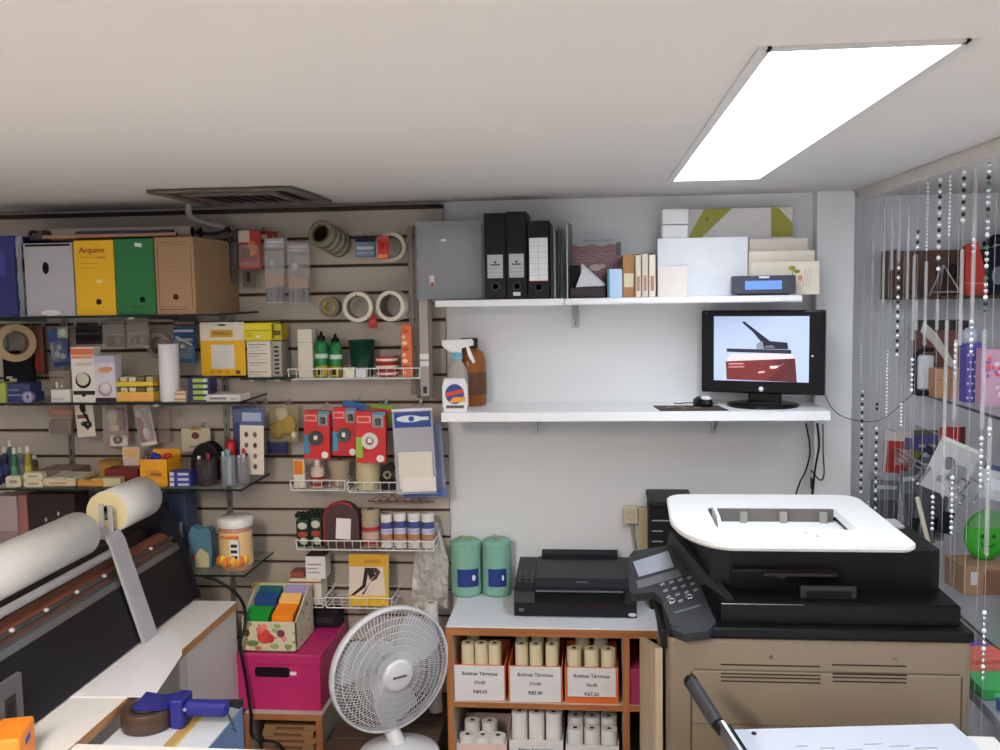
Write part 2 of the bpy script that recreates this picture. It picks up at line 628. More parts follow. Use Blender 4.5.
# grey pack of folders
t = thing('folder_pack', 'grey pack of plastic folders in a clear bag at the upper shelf end', 'folders', (aY(451, 300, 3.27).x, 3.3, ZU), 0.0)
q = MB()
for k in range(6):
    q.box(-0.112, 0.108, -0.03 + k * 0.011, -0.022 + k * 0.011, 0.004, 0.262 - 0.002 * k, M((118, 118, 124), 0.4), 0.001)
q.build('folders', t)
q = MB(); q.box(-0.118, 0.122, -0.034, 0.04, 0.0, 0.27, clear((200, 205, 212), 0.25, 0.15), 0.004); q.build('plastic_bag', t)
q = MB(); q.decal(-0.03, -0.012, 0.2, 0.208, -0.0346, M((240, 240, 235))); q.build('price_sticker', t)
q = MB(); q.decal(-0.072, -0.055, 0.055, 0.085, -0.0346, M((225, 205, 200))); q.decal(-0.068, -0.058, 0.05, 0.062, -0.0350, M((160, 50, 60))); q.build('round_sticker', t)


# black lever arch files
def leverarch(label, p0, p1, pt, lab, deep=0.23):
    x, w, h = dims(p0, p1, pt, ZU, 3.21)
    t = thing('lever_arch_file', label, 'binder', (x, 3.21, ZU), 0, 'black lever arch files')
    q = MB()
    bk = M((20, 19, 21), 0.45)
    q.box(-w / 2 + 0.0005, w / 2 - 0.0005, 0, 0.004, 0, h, bk, 0.002)
    q.box(-w / 2 + 0.0005, -w / 2 + 0.004, 0, deep, 0, h, bk, 0.001)
    q.box(w / 2 - 0.004, w / 2 - 0.0005, 0, deep, 0, h, bk, 0.001)
    q.build('cover', t)
    q = MB(); q.box(-w / 2 + 0.006, w / 2 - 0.006, 0.01, deep - 0.02, 0.01, h - 0.015, PAPER); q.build('paper_block', t)
    q = MB()
    if lab == 'tall':
        q.decal(-w * 0.42, w * 0.42, h * 0.23, h * 0.78, 0, M((232, 232, 235)))
        q.decal(-w * 0.42, w * 0.42, h * 0.225, h * 0.235, -0.0004, M((190, 60, 60)))
        for k in range(6):
            q.decal(-w * 0.4, w * 0.4, h * (0.3 + 0.075 * k), h * (0.303 + 0.075 * k), -0.0004, M((150, 150, 155)))
        q.decal(-0.0006, 0.0006, h * 0.24, h * 0.78, -0.0004, M((175, 175, 180)))
    else:
        q.decal(-w * 0.36, w * 0.36, h * 0.25, h * 0.52, 0, M((190, 190, 194)))
        for k in range(3):
            q.decal(-w * 0.36, w * 0.36, h * (0.27 + 0.045 * k), h * (0.273 + 0.045 * k), -0.0004, M((110, 110, 115)))
        q.prism([(0, h * 0.45), (-w * .09, h * 0.42), (w * .09, h * 0.42)], -0.0012, 0.0004, INK)
        q.decal(-w * 0.22, w * 0.22, h * 0.395, h * 0.41, -0.0004, INK)
    q.build('spine_label', t)
    q = MB()
    q.lathe([(0.0105, -0.0015), (0.0135, -0.0015), (0.0135, 0.001), (0.0105, 0.001)], (0, 0, h * 0.15), M((60, 60, 62), 0.3, 0.8), 24, 'y', False, True)
    q.lathe([(0.0, -0.0006), (0.0105, -0.0006)], (0, 0, h * 0.15), M((6, 6, 6), 0.8), 24, 'y')
    q.build('finger_ring', t)
    return t


leverarch('black lever arch file next to the grey folder pack', 483.5, 505, 213, 'short')
t = leverarch('tallest black lever arch file in the middle of the three', 505.3, 526, 211.5, 'short')
q = MB(); q.decal(-0.012, 0.012, 0.012, 0.024, -0.0006, M((210, 210, 210))); q.build('price_sticker', t)
leverarch('black lever arch file with a tall ruled white spine label', 527, 549, 220.5, 'tall')
for i, (p0, p1, pt, c) in enumerate(((549.8, 552.4, 226, (40, 42, 46)), (553.0, 555.4, 229, (120, 124, 128)), (556.0, 558.4, 231, (30, 32, 34)))):
    carton('thin_folder', ['thin charcoal folder right against the labelled lever arch file', 'thin grey plastic folder between two dark ones', 'thin black folder beside the leaning dark folder'][i], 'folder', p0, p1, pt, ZU, 3.215 + 0.004 * i, 0.2, M(c, 0.3), bev=0.0008, group='thin folders')
# leaning dark display folder with clear edge
t = thing('display_folder', 'dark grey display folder standing slightly open at the shelf joint', 'folder', (aY(563.5, 296, 3.22).x, 3.22, ZU))
q = MB()
q.box(-0.018, -0.014, 0.0, 0.2, 0, 0.235, M((52, 58, 60), 0.3), 0.001)
q.xf = Matrix.Rotation(-0.06, 4, 'Z')
q.box(0.012, 0.0155, 0.0, 0.2, 0, 0.255, M((58, 62, 66), 0.3), 0.001)
q.build('covers', t)
q = MB()
for k in range(5):
    q.box(-0.012 + k * 0.0045, -0.0112 + k * 0.0045, 0.006, 0.19, 0.004, 0.235, clear((170, 180, 182), 0.5))
q.build('pockets', t)
q = MB(); q.xf = Matrix.Rotation(-0.06, 4, 'Z'); q.tube([(0.0135, -0.001, 0.0), (0.0135, -0.001, 0.255)], 0.0022, M((190, 192, 194), 0.3), 6); q.build('edge_strip', t)
# red brochure in clear sleeve leaning on the wall
x, w, h = dims(571, 621, 233, ZU, 3.36)
t = thing('brochure', 'wine red brochure in a clear sleeve leaning behind the papers', 'brochure', (x, 3.36, ZU), rot=(-0.12, 0, 0))
wine = M((132, 40, 40), 0.4)
q = MB()
q.box(-w / 2, w / 2, 0, 0.006, 0, h * 0.78, wine)
q.prism([(-w / 2, h * .78), (w / 2, h * .78), (w / 2, h * .8), (w * .3, h * .84), (w * .1, h * .8), (-w * .1, h * .84), (-w * .3, h * .8), (-w / 2, h * .84)], 0.0, 0.006, wine)
for k in range(3):
    q.tube([(-w * .42 + i * w * 0.07, -0.0006, h * (0.68 - 0.05 * k) + 0.004 * math.sin(i * 1.9 + k)) for i in range(12 - 2 * k)], 0.0011, M((205, 160, 130)), 5)
q.sphere((-w * .02, 0.0, h * 0.47), (0.022, 0.002, 0.012), M((224, 190, 172)))
q.sphere((w * .12, 0.0, h * 0.49), (0.012, 0.002, 0.008), M((214, 170, 150)))
q.text('Serviços em Geral', 0.014, (w * 0.05, -0.0006, h * 0.9), INK)
q.box(w * 0.4, w / 2, -0.001, 0.0, h * 0.66, h * 0.86, BLACK)
q.build('cover', t)
q = MB(); q.box(-w / 2 - 0.004, w * 0.62, -0.003, 0.008, 0, h * 1.04, clear((210, 215, 220), 0.2), 0.001); q.build('clear_sleeve', t)
# loose papers in front
x, w, h = dims(569, 606, 285, ZU, 3.24)
t = thing('paper_tray', 'low dark tray of papers in front of the red brochure', 'tray', (x, 3.29, ZU))
q = MB()
dk = M((60, 52, 50), 0.5)
q.box(-w / 2, w / 2, -0.05, 0.05, 0, 0.004, dk)
for (a, b, c, d) in ((-w / 2, w / 2, -0.05, -0.047), (-w / 2, w / 2, 0.047, 0.05), (-w / 2, -w / 2 + 0.003, -0.05, 0.05), (w / 2 - 0.003, w / 2, -0.05, 0.05)):
    q.box(a, b, c, d, 0.0, h if c > 0.04 else 0.034, dk)
q.build('tray', t)
q = MB()
q.prism([(-w * .32, 0.036), (w * .48, 0.04), (-w * .12, 0.1)], -0.036, -0.034, M((214, 214, 218)))
q.build('folded_sheet', t)
q = MB()
q.prism([(-w * .16, 0.062), (-w * .16, 0.118), (w * .5, 0.044), (w * .3, 0.036)], -0.028, -0.026, M((196, 196, 202)))
q.build('creased_sheet', t)
q = MB(); q.prism([(-w * .48, 0.036), (-w * .2, 0.036), (-w * .2, 0.11), (-w * .48, 0.11)], -0.01, -0.006, BLKMATT); q.build('black_card', t)
carton('box_file', 'pale blue slim box beside the kraft box on the upper shelf', 'box', 607.5, 622.3, 269, ZU, 3.23, 0.15, (186, 214, 240), [(0.0, 0, 0.14, 1, (60, 130, 165))])
carton('cardboard_box', 'narrow kraft box with a cream label beside the thin books', 'box', 622.8, 634.8, 254.5, ZU, 3.24, 0.15, KRAFT, stickers=[('label', (0.1, 0.24, 0.88, 0.56, (222, 214, 180)))], group=None)
for i, (p0, p1, pt, c) in enumerate(((635.5, 641, 255, (226, 214, 196)), (641.8, 648.2, 253.5, (214, 200, 184)), (649, 655.5, 254.5, (232, 222, 206)))):
    x, w, h = dims(p0, p1, pt, ZU, 3.22)
    t = thing('paperback_book', ['worn cream book beside the narrow kraft box', 'worn tan book in the middle of three thin ones', 'worn cream book beside the large white board'][i], 'book', (x, 3.22, ZU), 0, 'thin worn books')
    q = MB(); q.box(-w / 2, w / 2, 0, 0.14, 0, h, M(c, 0.7, var=0.25, scale=60), 0.003); q.build('cover', t)
    q = MB(); q.decal(-w * 0.25, w * 0.25, h * 0.15, h * 0.5, -0.0003, M((170, 130, 105))); q.box(-w * .3, w * .3, 0.0, 0.06, h, h + 0.003, M((60, 46, 40))); q.build('spine_print', t)
# boards leaning against the wall
# back: white framed board with olive corners
def board(name, label, cat, p0, p1, pt, Y, th, m, lean, pz=None):
    x, w, h = dims(p0, p1, pt, ZU, Y)
    t = thing(name, label, cat, (x, Y, ZU), rot=(-lean, 0, 0))
    q = MB(); q.box(-w / 2, w / 2, 0, th, 0, h, m, 0.0015); q.build('board', t)
    return t, w, h


t, w, h = board('canvas_panel', 'white canvas panel with olive green corner guards behind the boards', 'canvas', 688, 793, 208, 3.4, 0.018, M((226, 222, 220), 0.8), 0.015)
ol = M((158, 156, 62), 0.6)
q = MB()
q.prism([(-w / 2, h - 0.1), (-w / 2 + 0.045, h - 0.1), (-w / 2 + 0.15, h), (-w / 2 + 0.055, h)], -0.002, 0.0, ol)
q.text('✦', 0.02, (-w / 2 + 0.065, -0.0026, h - 0.035), M((110, 112, 40)))
q.build('corner_guard', t)
q = MB()
q.prism([(w / 2 - 0.05, h), (w / 2 - 0.072, h), (w / 2 - 0.072, h - 0.1), (w / 2, h - 0.1), (w / 2, h - 0.055)], -0.002, 0.0, ol)
q.build('corner_guard', t)
x, w, h = dims(660, 687, 210, ZU, 3.38)
for i, (a, b) in enumerate(((0, h * 0.82), (h * 0.825, h))):
    q = MB(); q.box(-w / 2, w / 2, -0.03, 0.03, 0, b - a, M((236, 236, 238), 0.4), 0.003)
    q.decal(-w / 2, -w / 2 + 0.006, 0, b - a, -0.03, M((170, 168, 166)))
    solo(q, 'white_carton', ['white carton standing behind the large white board', 'small white carton on top of the carton behind the white board'][i], 'box', (x, 3.365, ZU + a + 0.0005 * i))
t, w, h = board('blank_board', 'large blank white board in the middle of the upper shelf', 'board', 657.5, 748, 237.5, 3.31, 0.012, M((236, 238, 243), 0.5), 0.01)
t, w, h = board('blank_board', 'small cream square board before the large white one', 'board', 657.8, 688, 266, 3.28, 0.006, M((240, 230, 222), 0.6), 0.06)
t, w, h = board('blank_board', 'cream board peeking out behind the two greeting cards', 'board', 749.5, 808, 238.5, 3.335, 0.008, M((226, 216, 202), 0.7), 0.01)
t, w, h = board('greeting_card', 'wide cream card behind the card with the little flower', 'card', 749, 815, 250.5, 3.30, 0.006, M((232, 222, 206), 0.7), 0.02)
t, w, h = board('greeting_card', 'cream card printed with a small flower at the right end', 'card', 751, 820, 261.5, 3.27, 0.006, M((236, 226, 208), 0.7), 0.02)
q = MB()
q.tube([(w * 0.12, -0.0008, h * 0.5), (w * 0.1, -0.0008, h * 0.7), (w * 0.14, -0.0008, h * 0.78)], 0.0012, M((120, 130, 50)), 5)
q.sphere((w * .1, -0.001, h * 0.8), (0.012, 0.0012, 0.008), M((180, 165, 40)))
q.sphere((w * .17, -0.001, h * 0.7), (0.01, 0.0012, 0.006), M((140, 135, 50)))
q.sphere((w * .22, -0.001, h * 0.5), (0.008, 0.0012, 0.01), M((230, 150, 120)))
for k in range(3):
    q.tube([(w * (0.3 + 0.04 * k), -0.0008, h * 0.78), (w * (0.26 + 0.04 * k), -0.0008, h * 0.25)], 0.0006, M((170, 160, 150)), 5)
q.build('flower_print', t)
# customer display
x, w, h = dims(732.5, 796, 275.5, ZU, 3.215)
t = thing('customer_display', 'dark grey price display with a lit blue screen on the upper shelf', 'display', (x, 3.215, ZU))
dg = M((66, 66, 80), 0.4)
q = MB(); q.box(-w / 2, w / 2, 0, 0.045, 0.004, h, dg, 0.004)
q.box(-w / 2 + 0.02, w / 2 - 0.02, 0.004, 0.04, 0, 0.005, BLACK); q.build('body', t)
q = MB(); q.decal(-w * 0.3, w * 0.28, h * 0.3, h * 0.74, -0.0003, M((98, 138, 226), 0.3, emit=0.55)); q.build('screen', t)
q = MB(); q.decal(-w * 0.08, w * 0.08, h * 0.87, h * 0.96, -0.0003, M((235, 238, 245))); q.build('sticker', t)

# monitor ------------------------------------------------------------
pc = aY(700.5, 400, 3.30)
ma, mb_ = aY(703, 308, 3.30), aY(703, 392, 3.30)
mw = aY(796, 350, 3.28).x - aY(701.5, 350, 3.28).x + 0.075
mh = 0.281
mx = aY(760, 350, 3.3).x
t = thing('computer_monitor', 'black flat monitor showing a stapler picture on the lower shelf', 'monitor', (mx + 0.002, 3.285, ZL), -0.36)
gl = M((16, 15, 17), 0.18, var=0)
mw = 0.408
q = MB(); q.box(-mw / 2, mw / 2, 0.0, 0.035, 0.043, 0.043 + mh, gl, 0.006)
q.box(-mw * .35, mw * .35, 0.03, 0.065, 0.07, 0.3, BLKMATT, 0.012); q.build('housing', t)
sx0, sx1, sz0, sz1 = -mw / 2 + 0.044, mw / 2 - 0.05, 0.043 + 0.042, 0.043 + mh - 0.02
sw, sh = sx1 - sx0, sz1 - sz0


def S(u, v):
    return (sx0 + u * sw, sz0 + v * sh)


E_ = lambda c: M(c, 0.4, emit=0.5)
q = MB(); q.box(sx0, sx1, -0.0004, 0.0006, sz0, sz1, M((176, 190, 222), 0.4, emit=0.5)); q.build('screen', t)
q = MB()
q.prism([S(*p) for p in ((0.14, .02), (0.88, 0.0), (0.86, .36), (0.13, .30))], -0.0010, -0.0003, E_((112, 34, 34)))
q.prism([S(*p) for p in ((0.14, .30), (0.86, .36), (0.82, .44), (0.18, .42))], -0.0010, -0.0003, E_((216, 206, 208)))
q.prism([S(*p) for p in ((0.56, .012), (0.88, 0.0), (0.86, .36), (0.62, .34), (0.7, .2))], -0.0014, -0.0006, E_((84, 24, 28)))
q.prism([S(*p) for p in ((0.16, .25), (0.32, .26), (0.32, .28), (0.16, .27))], -0.0014, -0.0006, E_((200, 150, 145)))
q.prism([S(*p) for p in ((0.16, .2), (0.33, .21), (0.33, .235), (0.16, .225))], -0.0014, -0.0006, E_((190, 120, 115)))
q.prism([S(*p) for p in ((0.6, .2), (0.66, .2), (0.76, .29), (0.7, .25), (0.6, .24))], -0.0014, -0.0006, E_((225, 205, 200)))
q.prism([S(*p) for p in ((0.48, .12), (0.55, .14), (0.54, .165), (0.48, .15))], -0.0014, -0.0006, E_((215, 180, 175)))
q.prism([S(*p) for p in ((0.14, .45), (0.82, .43), (0.82, .49), (0.14, .5))], -0.0016, -0.0006, E_((44, 48, 62)))
q.prism([S(*p) for p in ((0.3, .91), (0.33, .92), (0.6, .62), (0.78, .6), (0.79, .5), (0.53, .5), (0.5, .62), (0.42, .76))], -0.0020, -0.001, E_((34, 38, 54)))
q.prism([S(*p) for p in ((0.46, .58), (0.52, .62), (0.54, .5), (0.46, .5))], -0.0024, -0.0015, E_((130, 134, 140)))
q.prism([S(*p) for p in ((0.55, .545), (0.62, .56), (0.66, .52), (0.55, .52))], -0.0028, -0.002, E_((110, 112, 118)))
q.build('stapler_picture', t)
q = MB(); q.sphere((0.0, -0.001, 0.043 + 0.016), (0.0085, 0.0025, 0.0085), M((215, 222, 230), 0.3)); q.build('power_button', t)
q = MB(); q.text('LG', 0.008, (-mw / 2 + 0.018, -0.0006, 0.043 + mh - 0.009), M((180, 180, 185))); q.build('lettering', t)
q = MB(); q.decal(mw / 2 - 0.042, mw / 2 - 0.036, 0.17, 0.176, -0.0004, M((210, 214, 218))); q.build('indicator', t)
q = MB(); q.box(-0.05, 0.06, 0.028, 0.058, 0.008, 0.12, gl, 0.008); q.build('neck', t)
q = MB(); q.lathe([(0.001, 0.014), (0.09, 0.012), (0.118, 0.007), (0.12, 0.0), (0.001, 0.0)], (0.0, 0.03, 0), gl, 36)
q.build('foot', t)
# mouse pad and mouse
a, b = aZ(656, 408.5, ZL), aZ(726, 408.5, ZL)
t = thing('mouse_pad', 'patterned brown mouse pad on the lower shelf', 'mouse pad', ((a.x + b.x) / 2, 3.235, ZL), 0)
w = b.x - a.x
q = MB(); q.prism([(-w / 2 + 0.01, -0.06), (w / 2, -0.06), (w / 2 - 0.02, 0.065), (-w / 2 - 0.004, 0.065)], 0, 0.0025, M((74, 64, 58), 0.8), 'z')
for k in range(14):
    x_ = -w * 0.4 + random.random() * w * 0.75; y_ = -0.045 + random.random() * 0.09
    q.box(x_, x_ + 0.02, y_, y_ + 0.01, 0.0025, 0.0034, M(random.choice(((150, 140, 128), (40, 34, 32), (120, 96, 84))), 0.8))
q.build('pad', t)
q = MB(); q.tube([(-w / 2 + 0.01, -0.06, 0.0015), (w / 2, -0.06, 0.0015), (w / 2 - 0.02, 0.065, 0.0015), (-w / 2 - 0.004, 0.065, 0.0015), (-w / 2 + 0.01, -0.06, 0.0015)], 0.0016, BLKMATT, 5); q.build('border', t)
c = aZ(703, 406, ZL + 0.0025)
t = thing('computer_mouse', 'black and silver computer mouse on the mouse pad', 'mouse', (c.x, c.y + 0.005, ZL + 0.0032), 0.5)
q = MB()
q.lathe([(0.027, 0), (0.0285, 0.008), (0.026, 0.02), (0.017, 0.03), (0.001, 0.0335)], (0, 0, 0), M((24, 24, 26), 0.25), 24)
for i, v in enumerate(q.v):
    v.y *= 1.6
q.build('body', t)
q = MB(); q.sphere((0.0, -0.016, 0.0265), (0.018, 0.022, 0.009), M((226, 228, 232), 0.3)); q.build('palm_cover', t)
q = MB(); q.lathe([(0.004, -0.002), (0.004, 0.002)], (0, 0.024, 0.026), BLKMATT, 12, 'x'); q.build('scroll_wheel', t)
q = MB(); q.tube([(0, 0.044, 0.006), (0.01, 0.06, 0.003), (-0.01, 0.075, 0.003), (-0.04, 0.08, 0.002), (-0.05, 0.1, 0.002)], 0.002, BLACK, 6)
q.tube([(0.0, 0.044, 0.008), (0.02, 0.055, 0.012), (0.04, 0.045, 0.008), (0.05, 0.02, 0.003), (0.06, 0.0, 0.002)], 0.002, BLACK, 6); q.build('cable', t)

# spray bottle, amber jug and soap packet
def P2(px, py, Y=3.25):
    return aY(px, py, Y)


c = aY(474, 405, 3.36)
t = thing('amber_bottle', 'large amber plastic bottle behind the spray bottle', 'bottle', (c.x - 0.015, 3.37, ZL))
am = M((150, 84, 26), 0.3, alpha=0.92)
q = MB(); q.lathe([(0.056, 0), (0.06, 0.006), (0.06, 0.15), (0.052, 0.185), (0.03, 0.2), (0.028, 0.203)], (0, 0, 0), am, 28); q.build('body', t)
q = MB(); q.lathe([(0.032, 0.2035), (0.032, 0.235), (0.028, 0.238)], (0, 0, 0), M((60, 44, 36), 0.5), 20); q.build('cap', t)
q = MB(); q.lathe([(0.0606, 0.04), (0.0606, 0.12)], (0, 0, 0), M((96, 56, 28)), 28); q.build('label', t)
c = aY(457, 405, 3.24)
t = thing('spray_bottle', 'clear spray bottle with a white trigger head and blue collar', 'spray bottle', (c.x, 3.27, ZL))
q = MB(); q.lathe([(0.034, 0), (0.037, 0.006), (0.037, 0.11), (0.03, 0.14), (0.016, 0.165), (0.015, 0.172)], (0, 0, 0), clear((214, 206, 200), 0.5, 0.15), 24); q.build('body', t)
q = MB(); q.lathe([(0.018, 0.17), (0.018, 0.192), (0.013, 0.196)], (0, 0, 0), M((104, 176, 200), 0.4), 20); q.build('collar', t)
q = MB()
q.prism([(-0.03, 0.2), (-0.05, 0.218), (-0.05, 0.236), (0.05, 0.24), (0.056, 0.232), (0.056, 0.218), (0.036, 0.214), (0.016, 0.208), (0.014, 0.194), (-0.014, 0.194)], -0.013, 0.013, WHITE)
q.build('trigger_head', t)
q = MB(); q.prism([(0.03, 0.216), (0.04, 0.216), (0.062, 0.16), (0.055, 0.156), (0.04, 0.18)], -0.006, 0.006, WHITE); q.build('trigger', t)
c = aY(456, 408, 3.2)
t = thing('soap_packet', 'white cleaning packet with a colourful label before the spray bottle', 'packet', (c.x, 3.195, ZL))
q = MB()
q.prism([(-0.036, 0), (0.036, 0), (0.042, 0.02), (0.04, 0.09), (0.03, 0.112), (-0.034, 0.112), (-0.042, 0.085), (-0.042, 0.02)], -0.018, 0.018, M((232, 234, 238), 0.35)); q.build('pouch', t)
q = MB()
pp = [(0.032 * math.cos(a * PI / 10), 0.06 + 0.034 * math.sin(a * PI / 10)) for a in range(20)]
q.prism(pp, -0.0192, -0.0186, M((44, 62, 128)))
q.prism([(-0.03, 0.05), (0.03, 0.064), (0.03, 0.078), (-0.03, 0.064)], -0.0200, -0.0190, M((200, 70, 60)))
q.prism([(-0.022, 0.03), (0.034, 0.034), (0.036, 0.05), (-0.004, 0.05)], -0.0200, -0.0190, M((240, 160, 50)))
q.decal(-0.03, 0.03, 0.012, 0.022, -0.0188, M((90, 92, 80)))

q.build('label', t)

# ================================================================== GLASS SHELVES ON THE SLAT PANEL
Z1, Z2, Z3, Z4 = 1.690, 1.388, 1.089, 0.789
XE = -1.203
def glass_shelf(label, x0, x1, y0, z, name='glass_shelf', gm_=None):
    t = thing(name, label, 'shelf', ((x0 + x1) / 2, YS, z))
    w = x1 - x0
    q = MB(); q.box(-w / 2, w / 2, y0 - YS, -0.001, -0.007, 0, gm_ or GLASS); q.build('pane', t)
    q = MB(); q.box(-w / 2 - 0.0005, w / 2 + 0.0005, y0 - YS - 0.0015, y0 - YS, -0.0075, 0.0, GEDGE)
    q.box(w / 2, w / 2 + 0.0015, y0 - YS, -0.001, -0.0075, 0.0, GEDGE); q.build('edge', t)
    for k, xx in enumerate((-w * 0.3, w * 0.22)):
        q = MB(); q.prism([(0, -0.008), (y0 - YS + 0.02, -0.008), (y0 - YS + 0.02, -0.012), (-0.01, -0.03), (0, -0.03)], xx - 0.002, xx + 0.002, STEEL, 'x')
        q.box(xx - 0.008, xx + 0.008, y0 - YS + 0.012, y0 - YS + 0.026, -0.014, -0.0078, M((214, 214, 212), 0.4)); q.build('bracket', t)
    return t


S1X0 = -2.25
glass_shelf('highest glass shelf under the row of archive boxes', S1X0, -1.225, 3.015, Z1)
glass_shelf('second glass shelf with the white roll and small cartons', S1X0, XE, 3.13, Z2)
glass_shelf('third glass shelf with pens and little bottles', S1X0, XE, 3.13, Z3)
glass_shelf('lowest glass shelf with the white lidded jar', S1X0, XE, 3.13, Z4)
for px, lb in ((72, 'grey slotted upright on the slat panel behind the eraser boxes'), (228, 'grey slotted upright on the slat panel behind the pen cups')):
    x = aY(px, 450, YS).x
    q = MB(); q.box(-0.011, 0.011, -0.006, 0, 0, 1.2, M((130, 128, 120), 0.4, 0.4))
    for k in range(24):
        q.box(-0.002, 0.002, -0.0064, -0.0058, 0.03 + 0.048 * k, 0.055 + 0.048 * k, M((40, 38, 36)))
    solo(q, 'shelf_upright', lb, 'upright', (x, YS, 0.5))

# archive boxes ------------------------------------------------------
def archive(label, p0, p1, pt, col, kind, d=0.39, Yf=3.032):
    a, b = aY(p0, 300, Yf), aY(p1, 300, Yf)
    x, w = (a.x + b.x) / 2, b.x - a.x - 0.002
    h = aY((p0 + p1) / 2, pt, Yf).z - Z1
    t = thing('archive_box', label, 'archive box', (x, Yf, Z1), 0, 'archive boxes on the highest shelf')
    m = mm(col)
    q = MB(); q.box(-w / 2, w / 2, 0, d, 0, h, m, 0.002)
    q.build('body', t)
    hole = {'grey': (-0.01, 0.66, 0.011, 0.02), 'yellow': (0.01, 0.18, 0.0095, 0.0095), 'green': (0.022, 0.2, 0.0095, 0.0095), 'kraft': (0.0, 0.225, 0.0095, 0.0095)}.get(kind)
    if hole:
        q = MB(); q.decal(hole[0] - hole[2], hole[0] + hole[2], hole[1] * h - hole[3], hole[1] * h + hole[3], -0.0004, M((58, 26, 20) if kind in ('yellow', 'kraft') else (14, 18, 16), 0.8), 'o'); q.build('finger_hole', t)
    q = MB()
    if kind == 'grey':
        q.decal(-w * 0.46, w * 0.46, h * 0.955, h * 0.985, -0.0004, M((26, 22, 24))); q.decal(-w * 0.2, w * .2, 0.002, 0.02, -0.0004, M((238, 236, 240)), 'o')
        q.build('slot', t)
    elif kind == 'yellow':
        q.text('Arquivo', 0.027, (-w * 0.04, -0.0008, h * 0.865), M((150, 70, 20)), bold=0.0004)
        q.text('morto', 0.012, (w * 0.2, -0.0008, h * 0.77), M((140, 90, 20)))
        q.decal(-w * 0.36, w * 0.2, h * 0.77, h * 0.775, -0.0004, M((160, 110, 20)))
        q.decal(-w * 0.36, w * 0.1, h * 0.69, h * 0.694, -0.0004, M((160, 110, 20)))
        q.decal(-w * 0.36, w * 0.0, h * 0.63, h * 0.634, -0.0004, M((160, 110, 20)))
        q.build('print', t)
        q = MB(); q.decal(0.006, 0.026, h * 0.43, h * 0.475, -0.0006, M((246, 226, 150))); q.build('sticker', t)
    elif kind == 'green':
        q.text('Arquivo', 0.012, (0.005, -0.0008, h * 0.105), M((10, 70, 40)))
        for k in range(4):
            q.decal(-w * 0.25, w * 0.4, h * (0.86 - 0.08 * k), h * (0.863 - 0.08 * k), -0.0003, M((14, 90, 48)))
        q.build('print', t)
        q = MB(); q.xf = Matrix.Rotation(0.15, 4, 'Y'); q.decal(-0.03, -0.006, h * 0.89, h * 0.94, -0.0006, M((214, 232, 224))); q.build('sticker', t)
    elif kind == 'kraft':
        br = M((110, 70, 40))
        for (z_0, z_1) in ((0.93, 0.936), (0.9, 0.905), (0.1, 0.105), (0.06, 0.07)):
            q.decal(-w * 0.42, w * 0.3, z_0 * h, z_1 * h, -0.0003, br)
        for u in (-0.42, 0.42):
            q.decal(u * w - 0.0007, u * w + 0.0007, 0.08 * h, 0.9 * h, -0.0003, br)
        for k in range(5):
            q.decal(-w * 0.3, w * (0.2 - 0.06 * k), h * (0.8 - 0.06 * k), h * (0.804 - 0.06 * k), -0.0003, M((140, 96, 60)))
        q.build('print', t)
    elif kind == 'blue':
        q.decal(-w * 0.3, w * 0.3, h * 0.5, h * 0.8, -0.0003, M((60, 72, 150))); q.build('print', t)
    return t


archive('dark blue plastic archive box beside the clear packet', -28, 17, 236, M((40, 46, 120), 0.35), 'blue')
archive('translucent grey archive box with a black top slot', 26, 75, 243, M((186, 184, 194), 0.4), 'grey')
archive('yellow archive box with a small pale sticker', 76, 116, 240, M((240, 186, 20), 0.5, var=0.04), 'yellow')
archive('green archive box with a white sticker near its top', 116.3, 156, 238.5, M((22, 112, 58), 0.45, var=0.06), 'green')
archive('plain kraft archive box with a printed frame', 156.3, 196, 237, M((166, 134, 100), 0.75, var=0.05), 'kraft')
c0, c1 = aY(17.5, 300, 3.045), aY(25, 300, 3.045)
t = thing('clear_packet', 'crinkled clear plastic packet between the blue and grey archive boxes', 'packet', ((c0.x + c1.x) / 2, 3.045, Z1))
q = MB(); hh = aY(20, 236, 3.045).z - Z1
random.seed(11)
vs, fs = [], []
for i in range(4):
    for j in range(14):
        vs.append(((i / 3 - 0.5) * 0.018, random.uniform(-0.006, 0.006), hh * j / 13))
for i in range(3):
    for j in range(13):
        b = i * 14 + j
        fs.append((b, b + 14, b + 15, b + 1))
q.add(vs, fs, M((200, 204, 205), 0.15, alpha=0.55, var=0)); q.add([(x_, y_ + 0.012, z_) for x_, y_, z_ in vs], fs, M((200, 204, 205), 0.15, alpha=0.55, var=0))
q.build('bag', t)
q = MB(); q.box(-0.007, 0.007, 0.004, 0.009, 0.002, hh * .95, M((150, 156, 160), 0.4)); q.build('contents', t)

# tubes lying on top of the boxes
ZB = Z1 + 0.252
def lying(label, p0, p1, Y, z, r, m, name='paper_tube', hollow=True, cat='tube', sag=0.0):
    a, b = aY(p0, 220, Y), aY(p1, 220, Y)
    t = thing(name, label, cat, ((a.x + b.x) / 2, Y, z + r))
    L_ = (b.x - a.x) / 2
    q = MB(); q.tube([(-L_ + 2 * L_ * k / 8, 0, -sag * (1 - abs(k / 4 - 1)) if k else 0) for k in range(9)], r, m, 14); q.build('tube', t)
    q = MB(); q.lathe([(0.0, -L_ - 0.0008), (r * 0.75, -L_ - 0.0008)], (0, 0, 0), M((34, 30, 28)), 14, 'x'); q.lathe([(0.0, L_ + 0.0008), (r * 0.75, L_ + 0.0008)], (0, 0, 0), M((34, 30, 28)), 14, 'x'); q.build('open_end', t)
    return t


